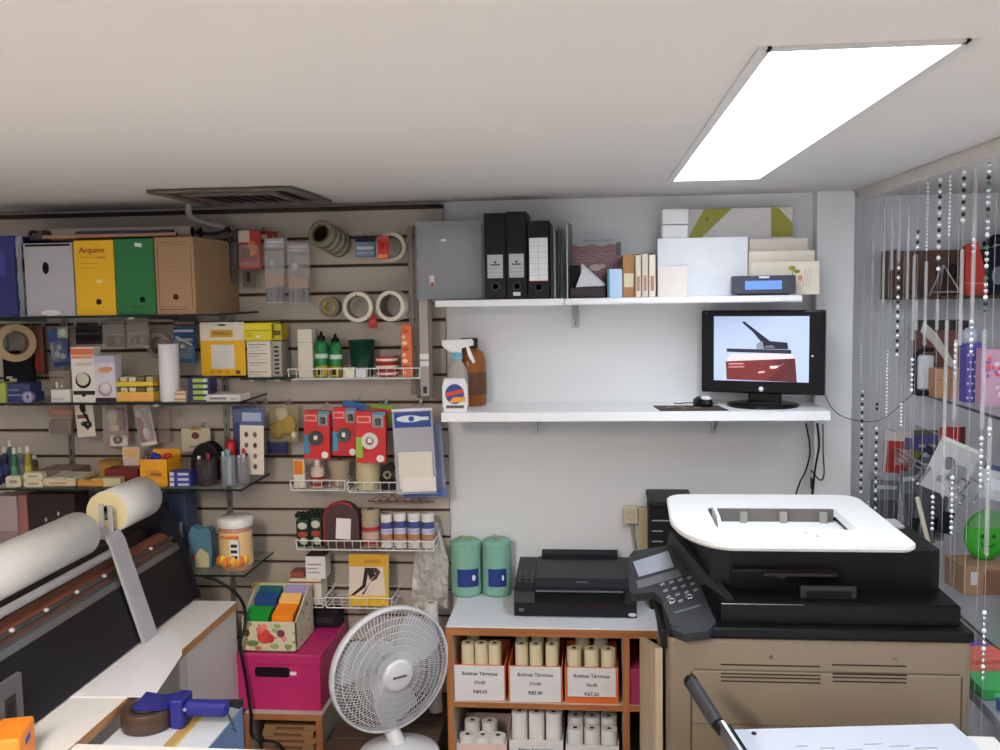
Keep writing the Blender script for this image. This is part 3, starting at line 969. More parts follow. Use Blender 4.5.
lying('copper coloured thin tube lying along the front of the archive boxes', 42, 176, 3.06, ZB + 0.003, 0.0065, M((180, 140, 112), 0.4))
lying('dark blue tube lying behind the copper one on the archive boxes', 76, 172, 3.125, ZB + 0.003, 0.014, M((70, 80, 100), 0.4))
lying('white paper roll lying on the archive boxes below the ceiling', 50, 192, 3.19, ZB + 0.003, 0.022, M((196, 186, 172), 0.6), name='rolled_paper', cat='paper roll')
lying('brown cardboard tube lying at the back of the archive boxes', 30, 200, 3.25, ZB + 0.003, 0.022, M((150, 128, 104), 0.7), name='cardboard_tube')
c = aY(37, 217, 3.12)
t = thing('grey_box', 'grey little case at the end of the tubes above the grey archive box', 'case', (c.x, 3.14, ZB + 0.003)); q = MB(); q.box(-0.028, 0.02, -0.03, 0.03, 0, 0.034, M((92, 88, 86), 0.5), 0.004); q.build('case', t); q = MB(); q.tube([(-0.02, -0.031, 0.02), (-0.01, -0.034, 0.03), (0.006, -0.031, 0.026)], 0.004, BLACK, 6); q.build('handle', t)
# air pipe elbow from the vent
q = MB(); q.tube(smooth_([aY(188, 204, 3.26), aY(189, 213, 3.26), aY(193, 219, 3.27), aY(205, 223, 3.30), aY(222, 227, 3.34), aY(230, 230, 3.37)]), 0.011, M((176, 168, 156), 0.5), 10)
solo(q, 'hanging_pipe', 'pale plastic pipe bending down from the ceiling over the kraft box', 'pipe')
q = MB(); q.tube(smooth_([aY(196, 232, 3.2), aY(210, 234, 3.2), aY(222, 232, 3.25), aY(228, 228, 3.32), aY(231, 236, 3.36)]), 0.006, M((40, 36, 34)), 8)
solo(q, 'hanging_cable', 'dark cable curling over the top of the kraft archive box', 'cable')

# ------------------------------------------------------------ between the first and second shelf
YH = 3.30
tape_ring('masking_tape', 'large beige masking tape roll hanging at the picture edge', 'tape roll', 16, 343, 20, YH, (206, 178, 140), (150, 120, 86), 0.05, 'large beige masking tape', 0.62, yaw=0.75)
pack('blister_pack', 'teal backed blister pack behind the masking tape', 'blister pack', -8, 9, 328, 352, 3.37, (74, 104, 104), [(0.1, 0.2, 0.9, 0.6, (110, 140, 140))], None, None, 'teal blister pack')
pack('zip_pouch', 'black pencil pouch hanging under the masking tape', 'pouch', 2, 34, 352, 390, 3.34, M((26, 22, 26), 0.8), [(0.02, 0.86, 0.98, 0.9, (90, 84, 84)), (0.1, 0.3, 0.3, 0.36, (190, 188, 190)), (0.2, 0.22, 0.45, 0.3, (200, 198, 200))], None, None, 'black pencil pouch', th=0.02)
pack('zip_pouch', 'brown and red pouch hanging beside the masking tape', 'pouch', 24, 45, 327, 374, 3.36, M((110, 66, 54), 0.7), [(0.15, 0.05, 0.85, 0.45, (150, 40, 44)), (0.3, 0.1, 0.6, 0.3, (196, 60, 60))], None, None, 'brown and red pouch', th=0.018)
pack('blister_pack', 'tilted blue blister pack with pale leaf shapes', 'blister pack', 47, 66, 330, 367, 3.35, (56, 84, 150), [(0.1, 0.05, 0.9, 0.12, (30, 44, 90)), (0.2, 0.25, 0.5, 0.45, (170, 180, 160), 'o'), (0.5, 0.2, 0.85, 0.35, (190, 196, 180), 'o'), (0.4, 0.45, 0.65, 0.6, (150, 170, 190), 'o')], (0.1, 0.15, 0.9, 0.7), None, 'tilted blue blister pack', tilt=-0.14)
pack('spring_clip_pack', 'small pale round blister above the tilted blue pack', 'blister pack', 57, 68, 327, 338, 3.34, (176, 178, 158), [(0.2, 0.2, 0.8, 0.8, (214, 214, 196), 'o')], None, None, 'small pale round blister')
pack('stapler_pack', 'black stapler in a pack hanging below the yellow archive box', 'stapler', 75, 104, 326, 344, 3.35, (44, 38, 36), [(0.05, 0.55, 0.85, 0.62, (150, 148, 144)), (0.3, 0.15, 0.9, 0.4, (24, 22, 24))], None, [('box', 0.05, 0.2, 0.95, 0.5, (20, 19, 21)), ('box', 0.1, 0.58, 0.8, 0.8, (30, 28, 30))], 'black stapler pack')
for i, (p0, p1, py0, py1) in enumerate(((103, 126, 321, 349), (127, 150, 319, 348))):
    pack('clear_box', ['clear plastic box pack below the green archive box', 'clear plastic box pack below the kraft archive box'][i], 'plastic box', p0, p1, py0, py1, 3.34, M((170, 146, 136), 0.3, alpha=0.45, var=0), [(0.04, 0.5, 0.96, 0.53, (206, 190, 184)), (0.04, 0.03, 0.96, 0.07, (206, 190, 184))], (0.0, 0.0, 1.0, 0.9), [('ball', 0.2, 0.1, 0.5, 0.4, (150, 110, 100)), ('ball', 0.5, 0.15, 0.8, 0.42, (160, 124, 112))], ['left clear box pack', 'right clear box pack'][i])
tape_ring('clear_tape', 'clear ring of tape hanging half behind the tall white roll', 'tape roll', 158.5, 346, 13.5, 3.36, M((190, 162, 158), 0.2, alpha=0.5, var=0), M((160, 130, 126), 0.3, alpha=0.6, var=0), 0.03, 'clear ring of tape', 0.66)
pack('earphone_pack', 'blue earphone pack with a white arc print', 'blister pack', 173, 196, 327, 363, 3.35, (24, 72, 130), [(0.05, 0.86, 0.95, 0.92, (200, 206, 212)), (0.2, 0.62, 0.9, 0.68, (180, 200, 220)), (0, 0, 1, 0.45, (36, 112, 160))], (0.1, 0.1, 0.9, 0.7), [('ring', 0.25, 0.3, 0.7, 0.62, (34, 36, 44)), ('box', 0.35, 0.42, 0.55, 0.52, (220, 224, 228)), ('rod', 0.15, 0.74, 0.9, 0.5, (190, 210, 226))], 'blue earphone pack')
pack('dark_card_pack', 'dark brown card pack above the blue earphone pack', 'blister pack', 173, 196, 317, 326, 3.38, (70, 54, 44), [(0.05, 0.2, 0.95, 0.45, (150, 130, 110))], None, None, 'dark brown card pack')
# yellow label pack
t = pack('label_pack', 'large yellow label pack with a white header', 'label pack', 199.5, 246, 322.5, 375.5, 3.29, (242, 186, 16),
         [(0.0, 0.66, 1.0, 1.0, (236, 226, 208)), (0.24, 0.13, 0.76, 0.58, (226, 222, 214)), (0.24, 0.72, 0.74, 0.86, (206, 160, 40)), ('PIMACO', 0.49, 0.79, 0.017, (70, 50, 30)), (0.4, 0.93, 0.6, 0.965, (60, 50, 44), 'o'),
          (0.2, 0.05, 0.28, 0.09, (214, 140, 20), 'o'), (0.38, 0.05, 0.46, 0.09, (214, 140, 20), 'o'), (0.56, 0.05, 0.64, 0.09, (214, 140, 20), 'o'), (0.78, 0.03, 0.88, 0.1, (110, 70, 20))], None, None, 'large yellow label pack', th=0.008)
# small glass ledge and yellow/white boxes
zl = aY(260, 377.5, 3.28).z
glass_shelf('small narrow glass ledge under the yellow and white boxes', aY(243, 377, 3.3).x, aY(293, 377, 3.3).x, 3.275, zl)
x, w, h = dims(246.5, 270, 341, zl, 3.29)
for k in range(4):
    q = MB(); hb_ = h / 4 - 0.0006
    q.box(-w / 2, w / 2, 0, 0.1, 0, hb_, M((226, 218, 204), 0.6), 0.001)
    q.decal(-w * .42, w * .35, hb_ * 0.55, hb_ * 0.66, -0.0003, M((150, 140, 128))); q.decal(-w * .42, w * .1, hb_ * 0.28, hb_ * 0.36, -0.0003, M((170, 160, 150)))
    for j in range(2):
        q.box(w / 2 - 0.0003, w / 2 + 0.0006, 0.02 + 0.04 * j, 0.045 + 0.04 * j, hb_ * 0.25, hb_ * 0.75, M((70, 66, 62)))
    solo(q, 'staple_carton', 'white carton under the yellow box, %s of four' % ['lowest', 'second from below', 'third from below', 'topmost'][k], 'carton', (x, 3.29, zl + k * h / 4 + 0.0002), 0, 'white cartons under the yellow box')
carton('staple_carton', 'bright yellow carton on top of the stack of white cartons', 'carton', 243.5, 271, 323, zl + h + 0.001, 3.287, 0.1, (232, 214, 30), [(0.05, 0.55, 0.95, 0.6, (170, 150, 30)), (0.05, 0.2, 0.3, 0.5, (214, 190, 20)), (0.45, 0.15, 0.6, 0.3, (240, 236, 200))], side=[(0.1, 0.1, 0.9, 0.4, (90, 84, 30)), (0.1, 0.5, 0.9, 0.7, (120, 110, 30))])
carton('staple_carton', 'second yellow carton partly hidden to the right of the bright yellow one', 'carton', 271.8, 281, 324, zl + h + 0.001, 3.31, 0.08, (196, 178, 26), [(0.1, 0.3, 0.9, 0.6, (90, 84, 40))])
carton('staple_carton', 'grey patterned carton to the right of the white carton stack', 'carton', 270.8, 281, 341, zl, 3.31, 0.08, (170, 164, 152), [(0.3, 0.08 + 0.12 * k, 0.75, 0.14 + 0.12 * k, (60, 56, 52)) for k in range(7)])

# ------------------------------------------------------------ second shelf
Y2 = 3.15
carton('small_carton', 'yellow green little carton at the picture edge', 'carton', -6, 5, 383, Z2, Y2, 0.06, (180, 190, 90))
carton('small_carton', 'dark blue little carton under another one near the picture edge', 'carton', 6, 33, 393, Z2, Y2 + 0.01, 0.07, (40, 56, 124), [(0.05, 0.7, 0.6, 0.85, (150, 160, 190))])
zt_ = dims(6, 33, 393, Z2, Y2 + 0.01)[2] + Z2
carton('small_carton', 'dark blue flat carton on top of another near the picture edge', 'carton', 7, 30, 383.5, zt_ + 0.0003, Y2 + 0.012, 0.07, (48, 62, 110), [(0.05, 0.2, 0.5, 0.4, (120, 132, 160))])
a = aY(28, 396, Y2 - 0.012)
t = thing('tape_roll', 'little lilac tape roll in front of the dark blue cartons', 'tape roll', (a.x, Y2 - 0.004, Z2 + 0.0205), 0)
q = MB(); q.ring((0, 0, 0), 0.02, 0.011, -0.012, 0.004, M((150, 146, 196), 0.4)); q.build('tape', t)
q = MB(); q.ring((0, 0, 0), 0.0112, 0.009, -0.0125, 0.0045, M((226, 224, 232))); q.build('core', t)
carton('small_carton', 'white flat carton left of the orange topped dial carton', 'carton', 50.5, 70, 389.5, Z2, Y2, 0.07, (226, 224, 216), [(0.08, 0.2, 0.7, 0.35, (190, 196, 190))])
carton('clear_box', 'clear box with white bits standing behind the white flat carton', 'plastic box', 49, 69, 371, Z2, Y2 + 0.09, 0.06, M((190, 172, 160), 0.2, alpha=0.4, var=0), [(0.3, 0.3, 0.42, 0.62, (232, 228, 220)), (0.55, 0.25, 0.65, 0.5, (222, 214, 206))])


def dialbox(label, p0, p1, pt, top, face, knob, extra):
    x, w, h = dims(p0, p1, pt, Z2, Y2 - 0.005)
    t = thing('product_carton', label, 'carton', (x, Y2 - 0.005, Z2))
    q = MB(); q.box(-w / 2, w / 2, 0, 0.05, 0, h, mm(face), 0.0015)
    decals(q, w, h, 0, top); q.build('body', t)
    q = MB()
    r = w * 0.33
    q.lathe([(0.0, -0.004), (r, -0.003), (r, 0.0)], (0, 0, h * knob[0]), mm(knob[1]), 28, 'y')
    q.lathe([(0.0, -0.0056), (r * 0.8, -0.0046), (r * 0.82, -0.0036)], (0, 0, h * knob[0] + r * 0.16), mm(knob[2]), 28, 'y'); q.build('dial_print', t)
    return t


dialbox('white carton with orange top band and a round black dial', 70, 93, 347, [(0, 0.86, 1, 0.97, (226, 116, 76)), (0.05, 0.79, 0.95, 0.845, (236, 150, 116)), (0.2, 0.66, 0.9, 0.72, (214, 200, 190)), (0.05, 0.14, 0.98, 0.21, (40, 34, 36)), (0.4, 0.1, 0.58, 0.16, (30, 26, 28), 'o')], (238, 232, 224), (0.40, (44, 40, 38), (222, 216, 196)), None)
dialbox('lilac white carton with an orange flower print', 93.5, 114, 355.5, [(0, 0.84, 1, 1, (190, 188, 214)), (0.15, 0.62, 0.8, 0.74, (226, 160, 130), 'o'), (0.3, 0.66, 0.9, 0.76, (214, 140, 110), 'o'), (0, 0.0, 1, 0.1, (60, 40, 50))], (220, 214, 224), (0.28, (190, 170, 176), (226, 212, 212)), None)
# tray of clips (two tiers)
x, w, h = dims(115, 154, 389.5, Z2, Y2)
for k in range(2):
    t = thing('counter_display', ['yellow counter tray of small blisters, lower of two', 'yellow counter tray of small blisters, upper of two'][k], 'tray', (x, Y2, Z2 + k * 0.052), 0, 'yellow counter trays')
    q = MB(); hh = 0.034 if k == 0 else 0.018
    ym = M((242, 190, 70), 0.5)
    q.box(-w / 2, w / 2, 0, 0.002, 0, hh, ym); q.box(-w / 2, -w / 2 + 0.002, 0, 0.08, 0, hh, ym); q.box(w / 2 - 0.002, w / 2, 0, 0.08, 0, hh, ym); q.box(-w / 2, w / 2, 0, 0.08, 0, 0.002, ym); q.box(-w / 2, w / 2, 0.078, 0.08, 0, hh, ym)
    q.decal(-w * 0.45, w * 0.45, hh * 0.2, hh * 0.8, -0.0003, M((240, 176, 96) if k == 0 else (226, 206, 40))); q.build('tray', t)
    q = MB()
    for j in range(4):
        q.box(-w * 0.4 + j * w * 0.22, -w * 0.22 + j * w * 0.22, 0.01, 0.07, 0.002, hh + 0.016, M(((214, 206, 150), (226, 222, 200), (120, 110, 60), (200, 190, 130))[j], 0.4), 0.004)
    q.box(-w / 2 + 0.004, w / 2 - 0.004, 0.06, 0.07, 0.0, 0.0515 if k == 0 else 0.03, M((200, 170, 60))); q.build('contents', t)
# tall white roll
a, b = aY(155.5, 370, Y2), aY(174.5, 370, Y2)
h = aY(165, 344, Y2 + 0.02).z - Z2
r = (b.x - a.x) / 2
t = thing('paper_roll', 'tall white paper roll standing on the second glass shelf', 'paper roll', ((a.x + b.x) / 2, Y2 + r, Z2))
q = MB(); q.lathe([(0.008, 0), (r, 0), (r, h), (0.008, h)], (0, 0, 0), M((232, 230, 234), 0.6, var=0.02), 32, 'z', False, True); q.build('paper', t)
q = MB(); q.lathe([(0.006, 0), (0.008, 0), (0.008, h + 0.0006), (0.006, h + 0.0006)], (0, 0, 0), KRAFT, 16, 'z', False, True); q.build('core', t)
x, w, h = dims(174.8, 186, 392, Z2, Y2)
for k in range(2):
    carton('eraser_box', ['cream striped small box beside the tall white roll, lower one', 'cream striped small box beside the tall white roll, upper one'][k], 'box', 174.8, 185.5, 396.8 - 5.4 * k, Z2 + k * 0.0172, Y2, 0.05, (228, 206, 176), [(0, 0.4, 1, 0.65, (176, 120, 84))], group='cream striped boxes')
x, w, h = dims(187, 209, 377.5, Z2, Y2 + 0.01)
for k in range(4):
    hb_ = h / 4
    q = MB(); q.box(-w / 2, w / 2, 0, 0.07, 0, hb_ - 0.0006, M((44, 46, 96), 0.5), 0.0012)
    q.decal(-w * 0.25, w * 0.42, hb_ * 0.2, hb_ * 0.8, -0.0003, M((160, 190, 70))); q.decal(w * 0.22, w * 0.4, hb_ * 0.25, hb_ * 0.75, -0.0006, M((210, 214, 206)))
    solo(q, 'staple_box', 'navy box with a lime green label, %s of the stack of four' % ['lowest', 'second from below', 'third from below', 'topmost'][k], 'box', (x, Y2 + 0.01, Z2 + hb_ * k + 0.0003), 0, 'navy boxes with lime labels')
carton('flat_carton', 'white flat carton lying at the right end of the second shelf', 'carton', 206, 240, 394.5, Z2, Y2, 0.1, (216, 212, 210), [(0.1, 0.3, 0.6, 0.6, (120, 118, 120)), (0.7, 0.3, 0.9, 0.5, (160, 158, 160))], rz=0.0)

# ------------------------------------------------------------ hanging between second and third shelf
pack('packing_tape_pack', 'amber packing tape pack hanging under the second shelf', 'tape pack', 48, 74, 404, 434, 3.33, (156, 120, 100), [(0, 0.0, 1, 0.5, (104, 66, 36)), (0.1, 0.62, 0.9, 0.8, (186, 140, 126))], (0.02, 0.0, 0.98, 0.6), [('box', 0.05, 0.06, 0.95, 0.5, (110, 58, 26))], 'amber packing tape pack')
pack('scissor_pack', 'white card pack with dark scissors, slightly tilted', 'blister pack', 74, 94, 403, 437, 3.3, (232, 222, 208), [(0.3, 0.75, 0.6, 0.95, (60, 40, 40)), (0.1, 0.55, 0.7, 0.66, (120, 60, 50)), (0.5, 0.2, 0.7, 0.35, (110, 104, 100), 'o')], None, [('rod', 0.35, 0.9, 0.75, 0.45, (40, 30, 32)), ('ring', 0.5, 0.25, 0.85, 0.48, (44, 36, 38)), ('ring', 0.35, 0.3, 0.6, 0.5, (90, 80, 76))], 'white scissor pack', tilt=-0.06)
pack('brush_pack', 'mauve blister pack holding a round brush', 'blister pack', 102, 129, 404, 446, 3.33, (166, 138, 132), [(0.25, 0.0, 0.95, 0.25, (226, 216, 206))], (0.05, 0.2, 0.95, 0.95), [('ball', 0.15, 0.5, 0.65, 0.9, (190, 176, 150)), ('ball', 0.2, 0.32, 0.75, 0.55, (206, 170, 150)), ('box', 0.7, 0.4, 0.9, 0.9, (110, 60, 56)), ('ring', 0.4, 0.06, 0.8, 0.26, (120, 104, 96))], 'mauve brush pack')
pack('brush_pack', 'tilted brush pack with a silver handle beside the mauve one', 'blister pack', 133, 151, 404, 446, 3.31, (204, 180, 172), [(0, 0, 1, 0.08, (226, 214, 206)), (0.0, 0.1, 0.4, 0.7, (130, 66, 62))], (0.05, 0.1, 0.95, 0.95), [('rod', 0.3, 0.9, 0.7, 0.3, (190, 188, 190)), ('ball', 0.3, 0.15, 0.7, 0.45, (206, 200, 196))], 'tilted brush pack', tilt=-0.16)
pack('clear_sleeve', 'clear sleeve hanging to the right of the tilted brush pack', 'sleeve', 156, 170, 405, 442, 3.36, M((180, 160, 148), 0.2, alpha=0.35, var=0), (), None, None, 'clear sleeve')
t = pack('hanger_card', 'cream card with a small dark red picture above the black pouch', 'card', 181, 211, 428.5, 452, 3.36, (206, 194, 168), [(0.35, 0.55, 0.62, 0.85, (110, 50, 40), 'o'), (0.3, 0.92, 0.7, 1.0, (196, 140, 40)), (0.25, 0.2, 0.75, 0.26, (140, 120, 100))], None, None, 'cream card')
# ------------------------------------------------------------ third shelf
Y3 = 3.16
random.seed(21)
bts = [(-2, 449, (40, 50, 96), 0, 'at the picture edge'), (5.5, 447, (34, 42, 90), 1, 'second from the picture edge'), (11.5, 440, (60, 90, 120), 2, 'tallest, at the back'), (15, 447.5, (40, 110, 70), 0, 'with a green body'), (21, 447, (120, 130, 130), 1, 'with a grey body'), (28.5, 446, (150, 140, 40), 0, 'with a mustard body'), (35, 455, (110, 84, 30), 2, 'brown, last before the eraser boxes')]
for (px, pt, c, row, lb) in bts:
    yy = Y3 + 0.015 + 0.055 * row + 0.02
    a = aY(px, 470, yy)
    h = aY(px, pt, yy).z - Z3
    bottle('glue_bottle', 'small bottle with a white cap, ' + lb, 'bottle', a.x, yy, Z3, 0.0125, h, M(c, 0.35), M((226, 224, 216), 0.4), [(0.25, 0.6, tuple(min(255, v + 40) for v in c))], 'little bottles on the third shelf', 0.5, 0.16)
for i, (p0, p1, pt) in enumerate(((5, 20, 475), (23, 42, 473))):
    x, w, h = dims(p0, p1, pt, Z3, Y3 - 0.01)
    r = w / 2
    for k in range(2 if i else 1):
        hh = 0.026 if i else 0.04
        q = MB(); q.prism([(-r + 0.004, 0), (r - 0.004, 0), (r, 0.004), (r, hh - 0.008), (r - 0.008, hh - 0.001), (-r + 0.008, hh - 0.001), (-r, hh - 0.008), (-r, 0.004)], -0.014, 0.014, M((222, 212, 190), 0.6)); q.decal(-r * .5, r * .5, hh * 0.35, hh * .6, -0.0143, M((170, 150, 120)))
        solo(q, 'rubber_eraser', ['cream eraser block standing in front of the little bottles', 'cream rounded eraser block, lower of the pair', 'cream rounded eraser block, upper of the pair'][i + k], 'eraser', (x, Y3 + 0.005, Z3 + 0.0262 * k), 0)
carton('flat_box', 'greyish flat box lying behind the cream tray on the third shelf', 'box', 38, 72, 470, Z3, Y3 + 0.12, 0.12, (150, 134, 116), [(0.1, 0.3, 0.8, 0.5, (110, 100, 90))])
# open trays of small stuff
def tray(label, p0, p1, pt, col, items, yf=Y3, d=0.09, name='open_tray'):
    x, w, h = dims(p0, p1, pt, Z3, yf)
    t = thing(name, label, 'tray', (x, yf, Z3))
    m = mm(col)
    q = MB(); q.box(-w / 2, w / 2, 0, 0.002, 0, h, m); q.box(-w / 2, w / 2, d - 0.002, d, 0, h * 1.2, m); q.box(-w / 2, -w / 2 + 0.002, 0, d, 0, h, m); q.box(w / 2 - 0.002, w / 2, 0, d, 0, h, m); q.box(-w / 2, w / 2, 0, d, 0, 0.002, m)
    q.decal(-w * 0.3, w * 0.2, h * 0.35, h * 0.6, -0.0003, M((190, 160, 120)) if items[0] == 'box' else M((210, 140, 40))); q.build('tray', t)
    q = MB()
    for k in range(items[2]):
        c = items[1][k % len(items[1])]
        u = (k + 0.5) / items[2]
        if items[0] == 'box':
            q.box(-w * 0.46 + w * 0.92 * k / items[2], -w * 0.46 + w * 0.92 * (k + 0.9) / items[2], 0.006, d - 0.006, 0.002, h + 0.004 + 0.003 * (k % 2), mm(c), 0.001)
        else:
            q.sphere((-w * 0.42 + u * w * 0.84, 0.02 + (k * 37 % 10) * 0.005, h + 0.004 * (k % 2)), (w * 0.10, 0.014, 0.012), mm(c), 12, 8)
            q.box(-w * 0.42 + u * w * 0.84 - 0.004, -w * 0.42 + u * w * 0.84 + 0.004, 0.015, 0.05, 0.002, h, mm(c))
    q.build('contents', t)
    return t


tray('cream open carton of flat cards on the third shelf', 42.5, 76, 479.5, (228, 204, 172), ('box', [(226, 222, 204), (210, 206, 190)], 3), d=0.12)
tray('orange open carton beside the cream one on the third shelf', 77, 103, 480.5, (222, 150, 50), ('box', [(196, 180, 130), (120, 110, 80), (226, 190, 90)], 4))
carton('flat_box', 'ochre box standing open behind the orange carton', 'box', 99, 121, 461, Z3, Y3 + 0.13, 0.06, (186, 140, 50), [(0.0, 0.8, 1, 1, (150, 108, 40))])
carton('flat_box', 'dark red flat box lying behind the far film roll', 'box', 104, 137, 469, Z3, Y3 + 0.04, 0.07, (120, 24, 28), [(0.0, 0.0, 1, 0.35, (60, 20, 22))])
carton('flat_box', 'cream box standing behind the film roll beside the ochre box', 'box', 102, 120, 478, Z3, Y3, 0.035, (206, 196, 150))
carton('product_carton', 'pale pink carton leaning behind the yellow display carton', 'carton', 122, 139, 447, Z3, Y3 + 0.12, 0.04, (226, 206, 190), [(0.1, 0.7, 0.9, 0.95, (222, 180, 110)), (0.15, 0.1, 0.8, 0.3, (240, 234, 226))])
t = tray('yellow display carton filled with blue and red toy pieces', 139, 167, 459.5, (240, 168, 20), ('ball', [(90, 80, 110), (40, 50, 190), (30, 44, 200), (60, 40, 170), (196, 40, 66), (206, 36, 50)], 6), d=0.11, name='display_carton')
x, w, h = dims(139, 167, 459.5, Z3, Y3)
q = MB(); q.decal(-w * .1, w * .28, h * 0.42, h * 0.5, -0.0006, M((150, 70, 20))); q.decal(-w * .46, w * .46, h * 0.36, h * 0.375, -0.0006, M((196, 130, 20))); q.build('print', t)
for k in range(3):
    x, w, h = dims(169, 190, 471.5, Z3, Y3)
    q = MB(); q.box(-w / 2, w / 2, 0, 0.05, 0, h / 3 - 0.0005, M((52, 66, 150), 0.5), 0.001); q.decal(-w * 0.1, w * 0.42, h / 3 * 0.25, h / 3 * 0.7, -0.0003, M((200, 204, 214))); q.decal(-w * 0.48, -w * 0.28, h / 3 * 0.15, h / 3 * 0.85, -0.0003, M((232, 222, 224)))
    solo(q, 'pin_box', 'royal blue flat box beside the yellow display carton, %s' % ['lowest', 'middle one', 'topmost'][k], 'box', (x, Y3, Z3 + k * h / 3 + 0.0002), 0, 'royal blue flat boxes')
# black round pouch
a = aY(208, 470, 3.3)
t = thing('black_pouch', 'rounded black pouch standing behind the marker cup', 'pouch', (a.x, 3.31, Z3))
q = MB(); q.prism(rarc_(0, 0.05, 0.055, -0.2, PI + 0.2, 16, 0.085) + [(-0.05, 0.0), (0.05, 0.0)], -0.03, 0.03, M((24, 22, 24), 0.7)); q.build('body', t)
q = MB(); q.tube([(0.055 * math.cos(a_), -0.031, 0.05 + 0.085 * math.sin(a_)) for a_ in [0.3 + 0.25 * k for k in range(10)]], 0.002, M((60, 56, 56)), 6); q.build('zip', t)


def pencup(label, p0, p1, pt, body, pens, alpha, Yc=3.2, name='pen_cup'):
    a, b = aY(p0, 470, Yc - 0.03), aY(p1, 470, Yc - 0.03)
    r = (b.x - a.x) / 2
    h = aY((p0 + p1) / 2, pt, Yc - 0.03).z - Z3
    t = thing(name, label, 'cup', ((a.x + b.x) / 2, Yc, Z3))
    q = MB(); m = M(body, 0.15, alpha=alpha, var=0)
    q.lathe([(r - 0.001, 0.0), (r, 0.001), (r, h), (r - 0.0015, h), (r - 0.0015, 0.003), (0.0, 0.003)], (0, 0, 0), m, 24); q.build('cup', t)
    for k, (u, v, hh, c, cc) in enumerate(pens):
        x_, y_ = u * r * 0.8, v * r * 0.8
        q = MB(); q.tube([(x_ * .8, y_ * .8, 0.004), (x_, y_, hh * 0.72)], 0.005, mm(c), 10); q.build('pen', t)
        q = MB(); q.tube([(x_, y_, hh * 0.72), (x_ * 1.06, y_ * 1.06, hh)], 0.0056, mm(cc), 10); q.build('pen_cap', t)
    return t


pencup('smoky cup of dark markers with a red and a white cap', 193, 213, 459, (80, 70, 74), [(-0.6, -0.6, 0.105, (50, 36, 40), (235, 232, 230)), (0.5, -0.6, 0.108, (60, 30, 38), (180, 40, 66)), (0.1, 0.3, 0.11, (40, 32, 34), (150, 36, 60)), (-0.3, 0.6, 0.11, (30, 28, 30), (40, 36, 38))], 0.55)
pencup('clear cup of blue and pale markers at the shelf corner', 218, 232, 457, (190, 196, 200), [(-0.6, -0.5, 0.12, (40, 60, 140), (150, 190, 196)), (0.5, -0.5, 0.1, (190, 196, 200), (232, 232, 234)), (0.0, 0.4, 0.12, (60, 80, 150), (130, 180, 190)), (-0.4, 0.5, 0.125, (100, 120, 120), (120, 170, 180))], 0.35, 3.2)
pencup('second clear cup of pens beside the white sticker card', 233, 246, 458, (186, 186, 192), [(-0.5, -0.4, 0.1, (160, 160, 170), (214, 214, 220)), (0.4, -0.4, 0.105, (140, 136, 146), (206, 204, 210)), (0.1, 0.4, 0.12, (170, 60, 66), (196, 34, 42))], 0.35, 3.24)
x = aY(232, 450, 3.3).x
t = thing('marker_pen', 'fat red marker standing behind the clear pen cups', 'marker', (x, 3.29, Z3))
q = MB(); q.lathe([(0.018, 0), (0.018, 0.07), (0.016, 0.075)], (0, 0, 0), M((150, 30, 36), 0.4), 20); q.build('barrel', t)
q = MB(); q.lathe([(0.0185, 0.0755), (0.0185, 0.13), (0.012, 0.145), (0.0, 0.146)], (0, 0, 0), M((190, 26, 34), 0.35), 20); q.build('cap', t)

# sticker card
decs = [(0.0, 0.74, 1.0, 1.0, (80, 96, 140)), (0.1, 0.8, 0.9, 0.93, (168, 178, 196))]
for r_ in range(4):
    for c_ in range(2):
        decs.append((0.2 + 0.36 * c_, 0.08 + 0.16 * r_, 0.36 + 0.36 * c_, 0.16 + 0.16 * r_, (84, 66, 58) if (r_ + c_) % 2 else (120, 100, 88), 'o'))
pack('sticker_card', 'white card of small dark stickers with a blue header', 'sticker card', 239.5, 266, 408, 474.5, 3.27, (228, 216, 198), decs, None, None, 'white sticker card', tilt=0.03)
pack('blister_pack', 'dark blue card hanging just behind the sticker card', 'blister pack', 232, 258, 406, 470, 3.31, (50, 66, 110), [(0.05, 0.75, 0.9, 0.95, (90, 110, 150))], None, None, 'dark blue card')
pack('ribbon_bag', 'clear bag of mustard ribbon hanging right of the sticker card', 'bag', 268, 299, 405, 442, 3.35, M((176, 160, 120), 0.2, alpha=0.45, var=0), (), None, [('ball', 0.05, 0.1, 0.6, 0.6, (150, 124, 52)), ('ball', 0.35, 0.2, 0.95, 0.75, (170, 140, 60)), ('ball', 0.2, 0.55, 0.7, 0.95, (186, 172, 140)), ('ball', 0.75, 0.1, 0.95, 0.3, (232, 226, 210))], 'bag of mustard ribbon')
pack('zip_pouch', 'navy blue flat pouch below the bag of mustard ribbon', 'pouch', 267, 287, 440.5, 454, 3.36, M((32, 40, 86), 0.6), [(0.1, 0.75, 0.9, 0.85, (60, 66, 110))], None, None, 'navy flat pouch', th=0.012)
# red hang cards
def redcard(label, p0, p1, py0, py1, disc, corner, Y, tilt=0.02, n=3):
    return pack('hook_card', label, 'blister pack', p0, p1, py0, py1, Y, (206, 40, 44),
                [(0.02, 0.78, 0.5, 0.92, (236, 150, 140)), (0.06, 0.81, 0.44, 0.89, (214, 60, 56)), (0.0, 0.1, 0.22, 0.5, corner), (0.55, 0.7, 0.92, 0.95, (150, 160, 160)), (0.68, 0.02, 0.95, 0.16, (240, 232, 226), 'o'), (0.55, 0.94, 1.0, 1.0, (70, 140, 180))],
                None, [('ring', 0.2, 0.26, 0.75, 0.62, disc), ('box', 0.4, 0.4, 0.56, 0.5, (236, 232, 228)), ('box', 0.66, 0.74, 0.84, 0.88, (70, 76, 76))], label.split(' beside')[0].split(' with')[0], tilt, 0.0, 'red hook cards', ncards=n)


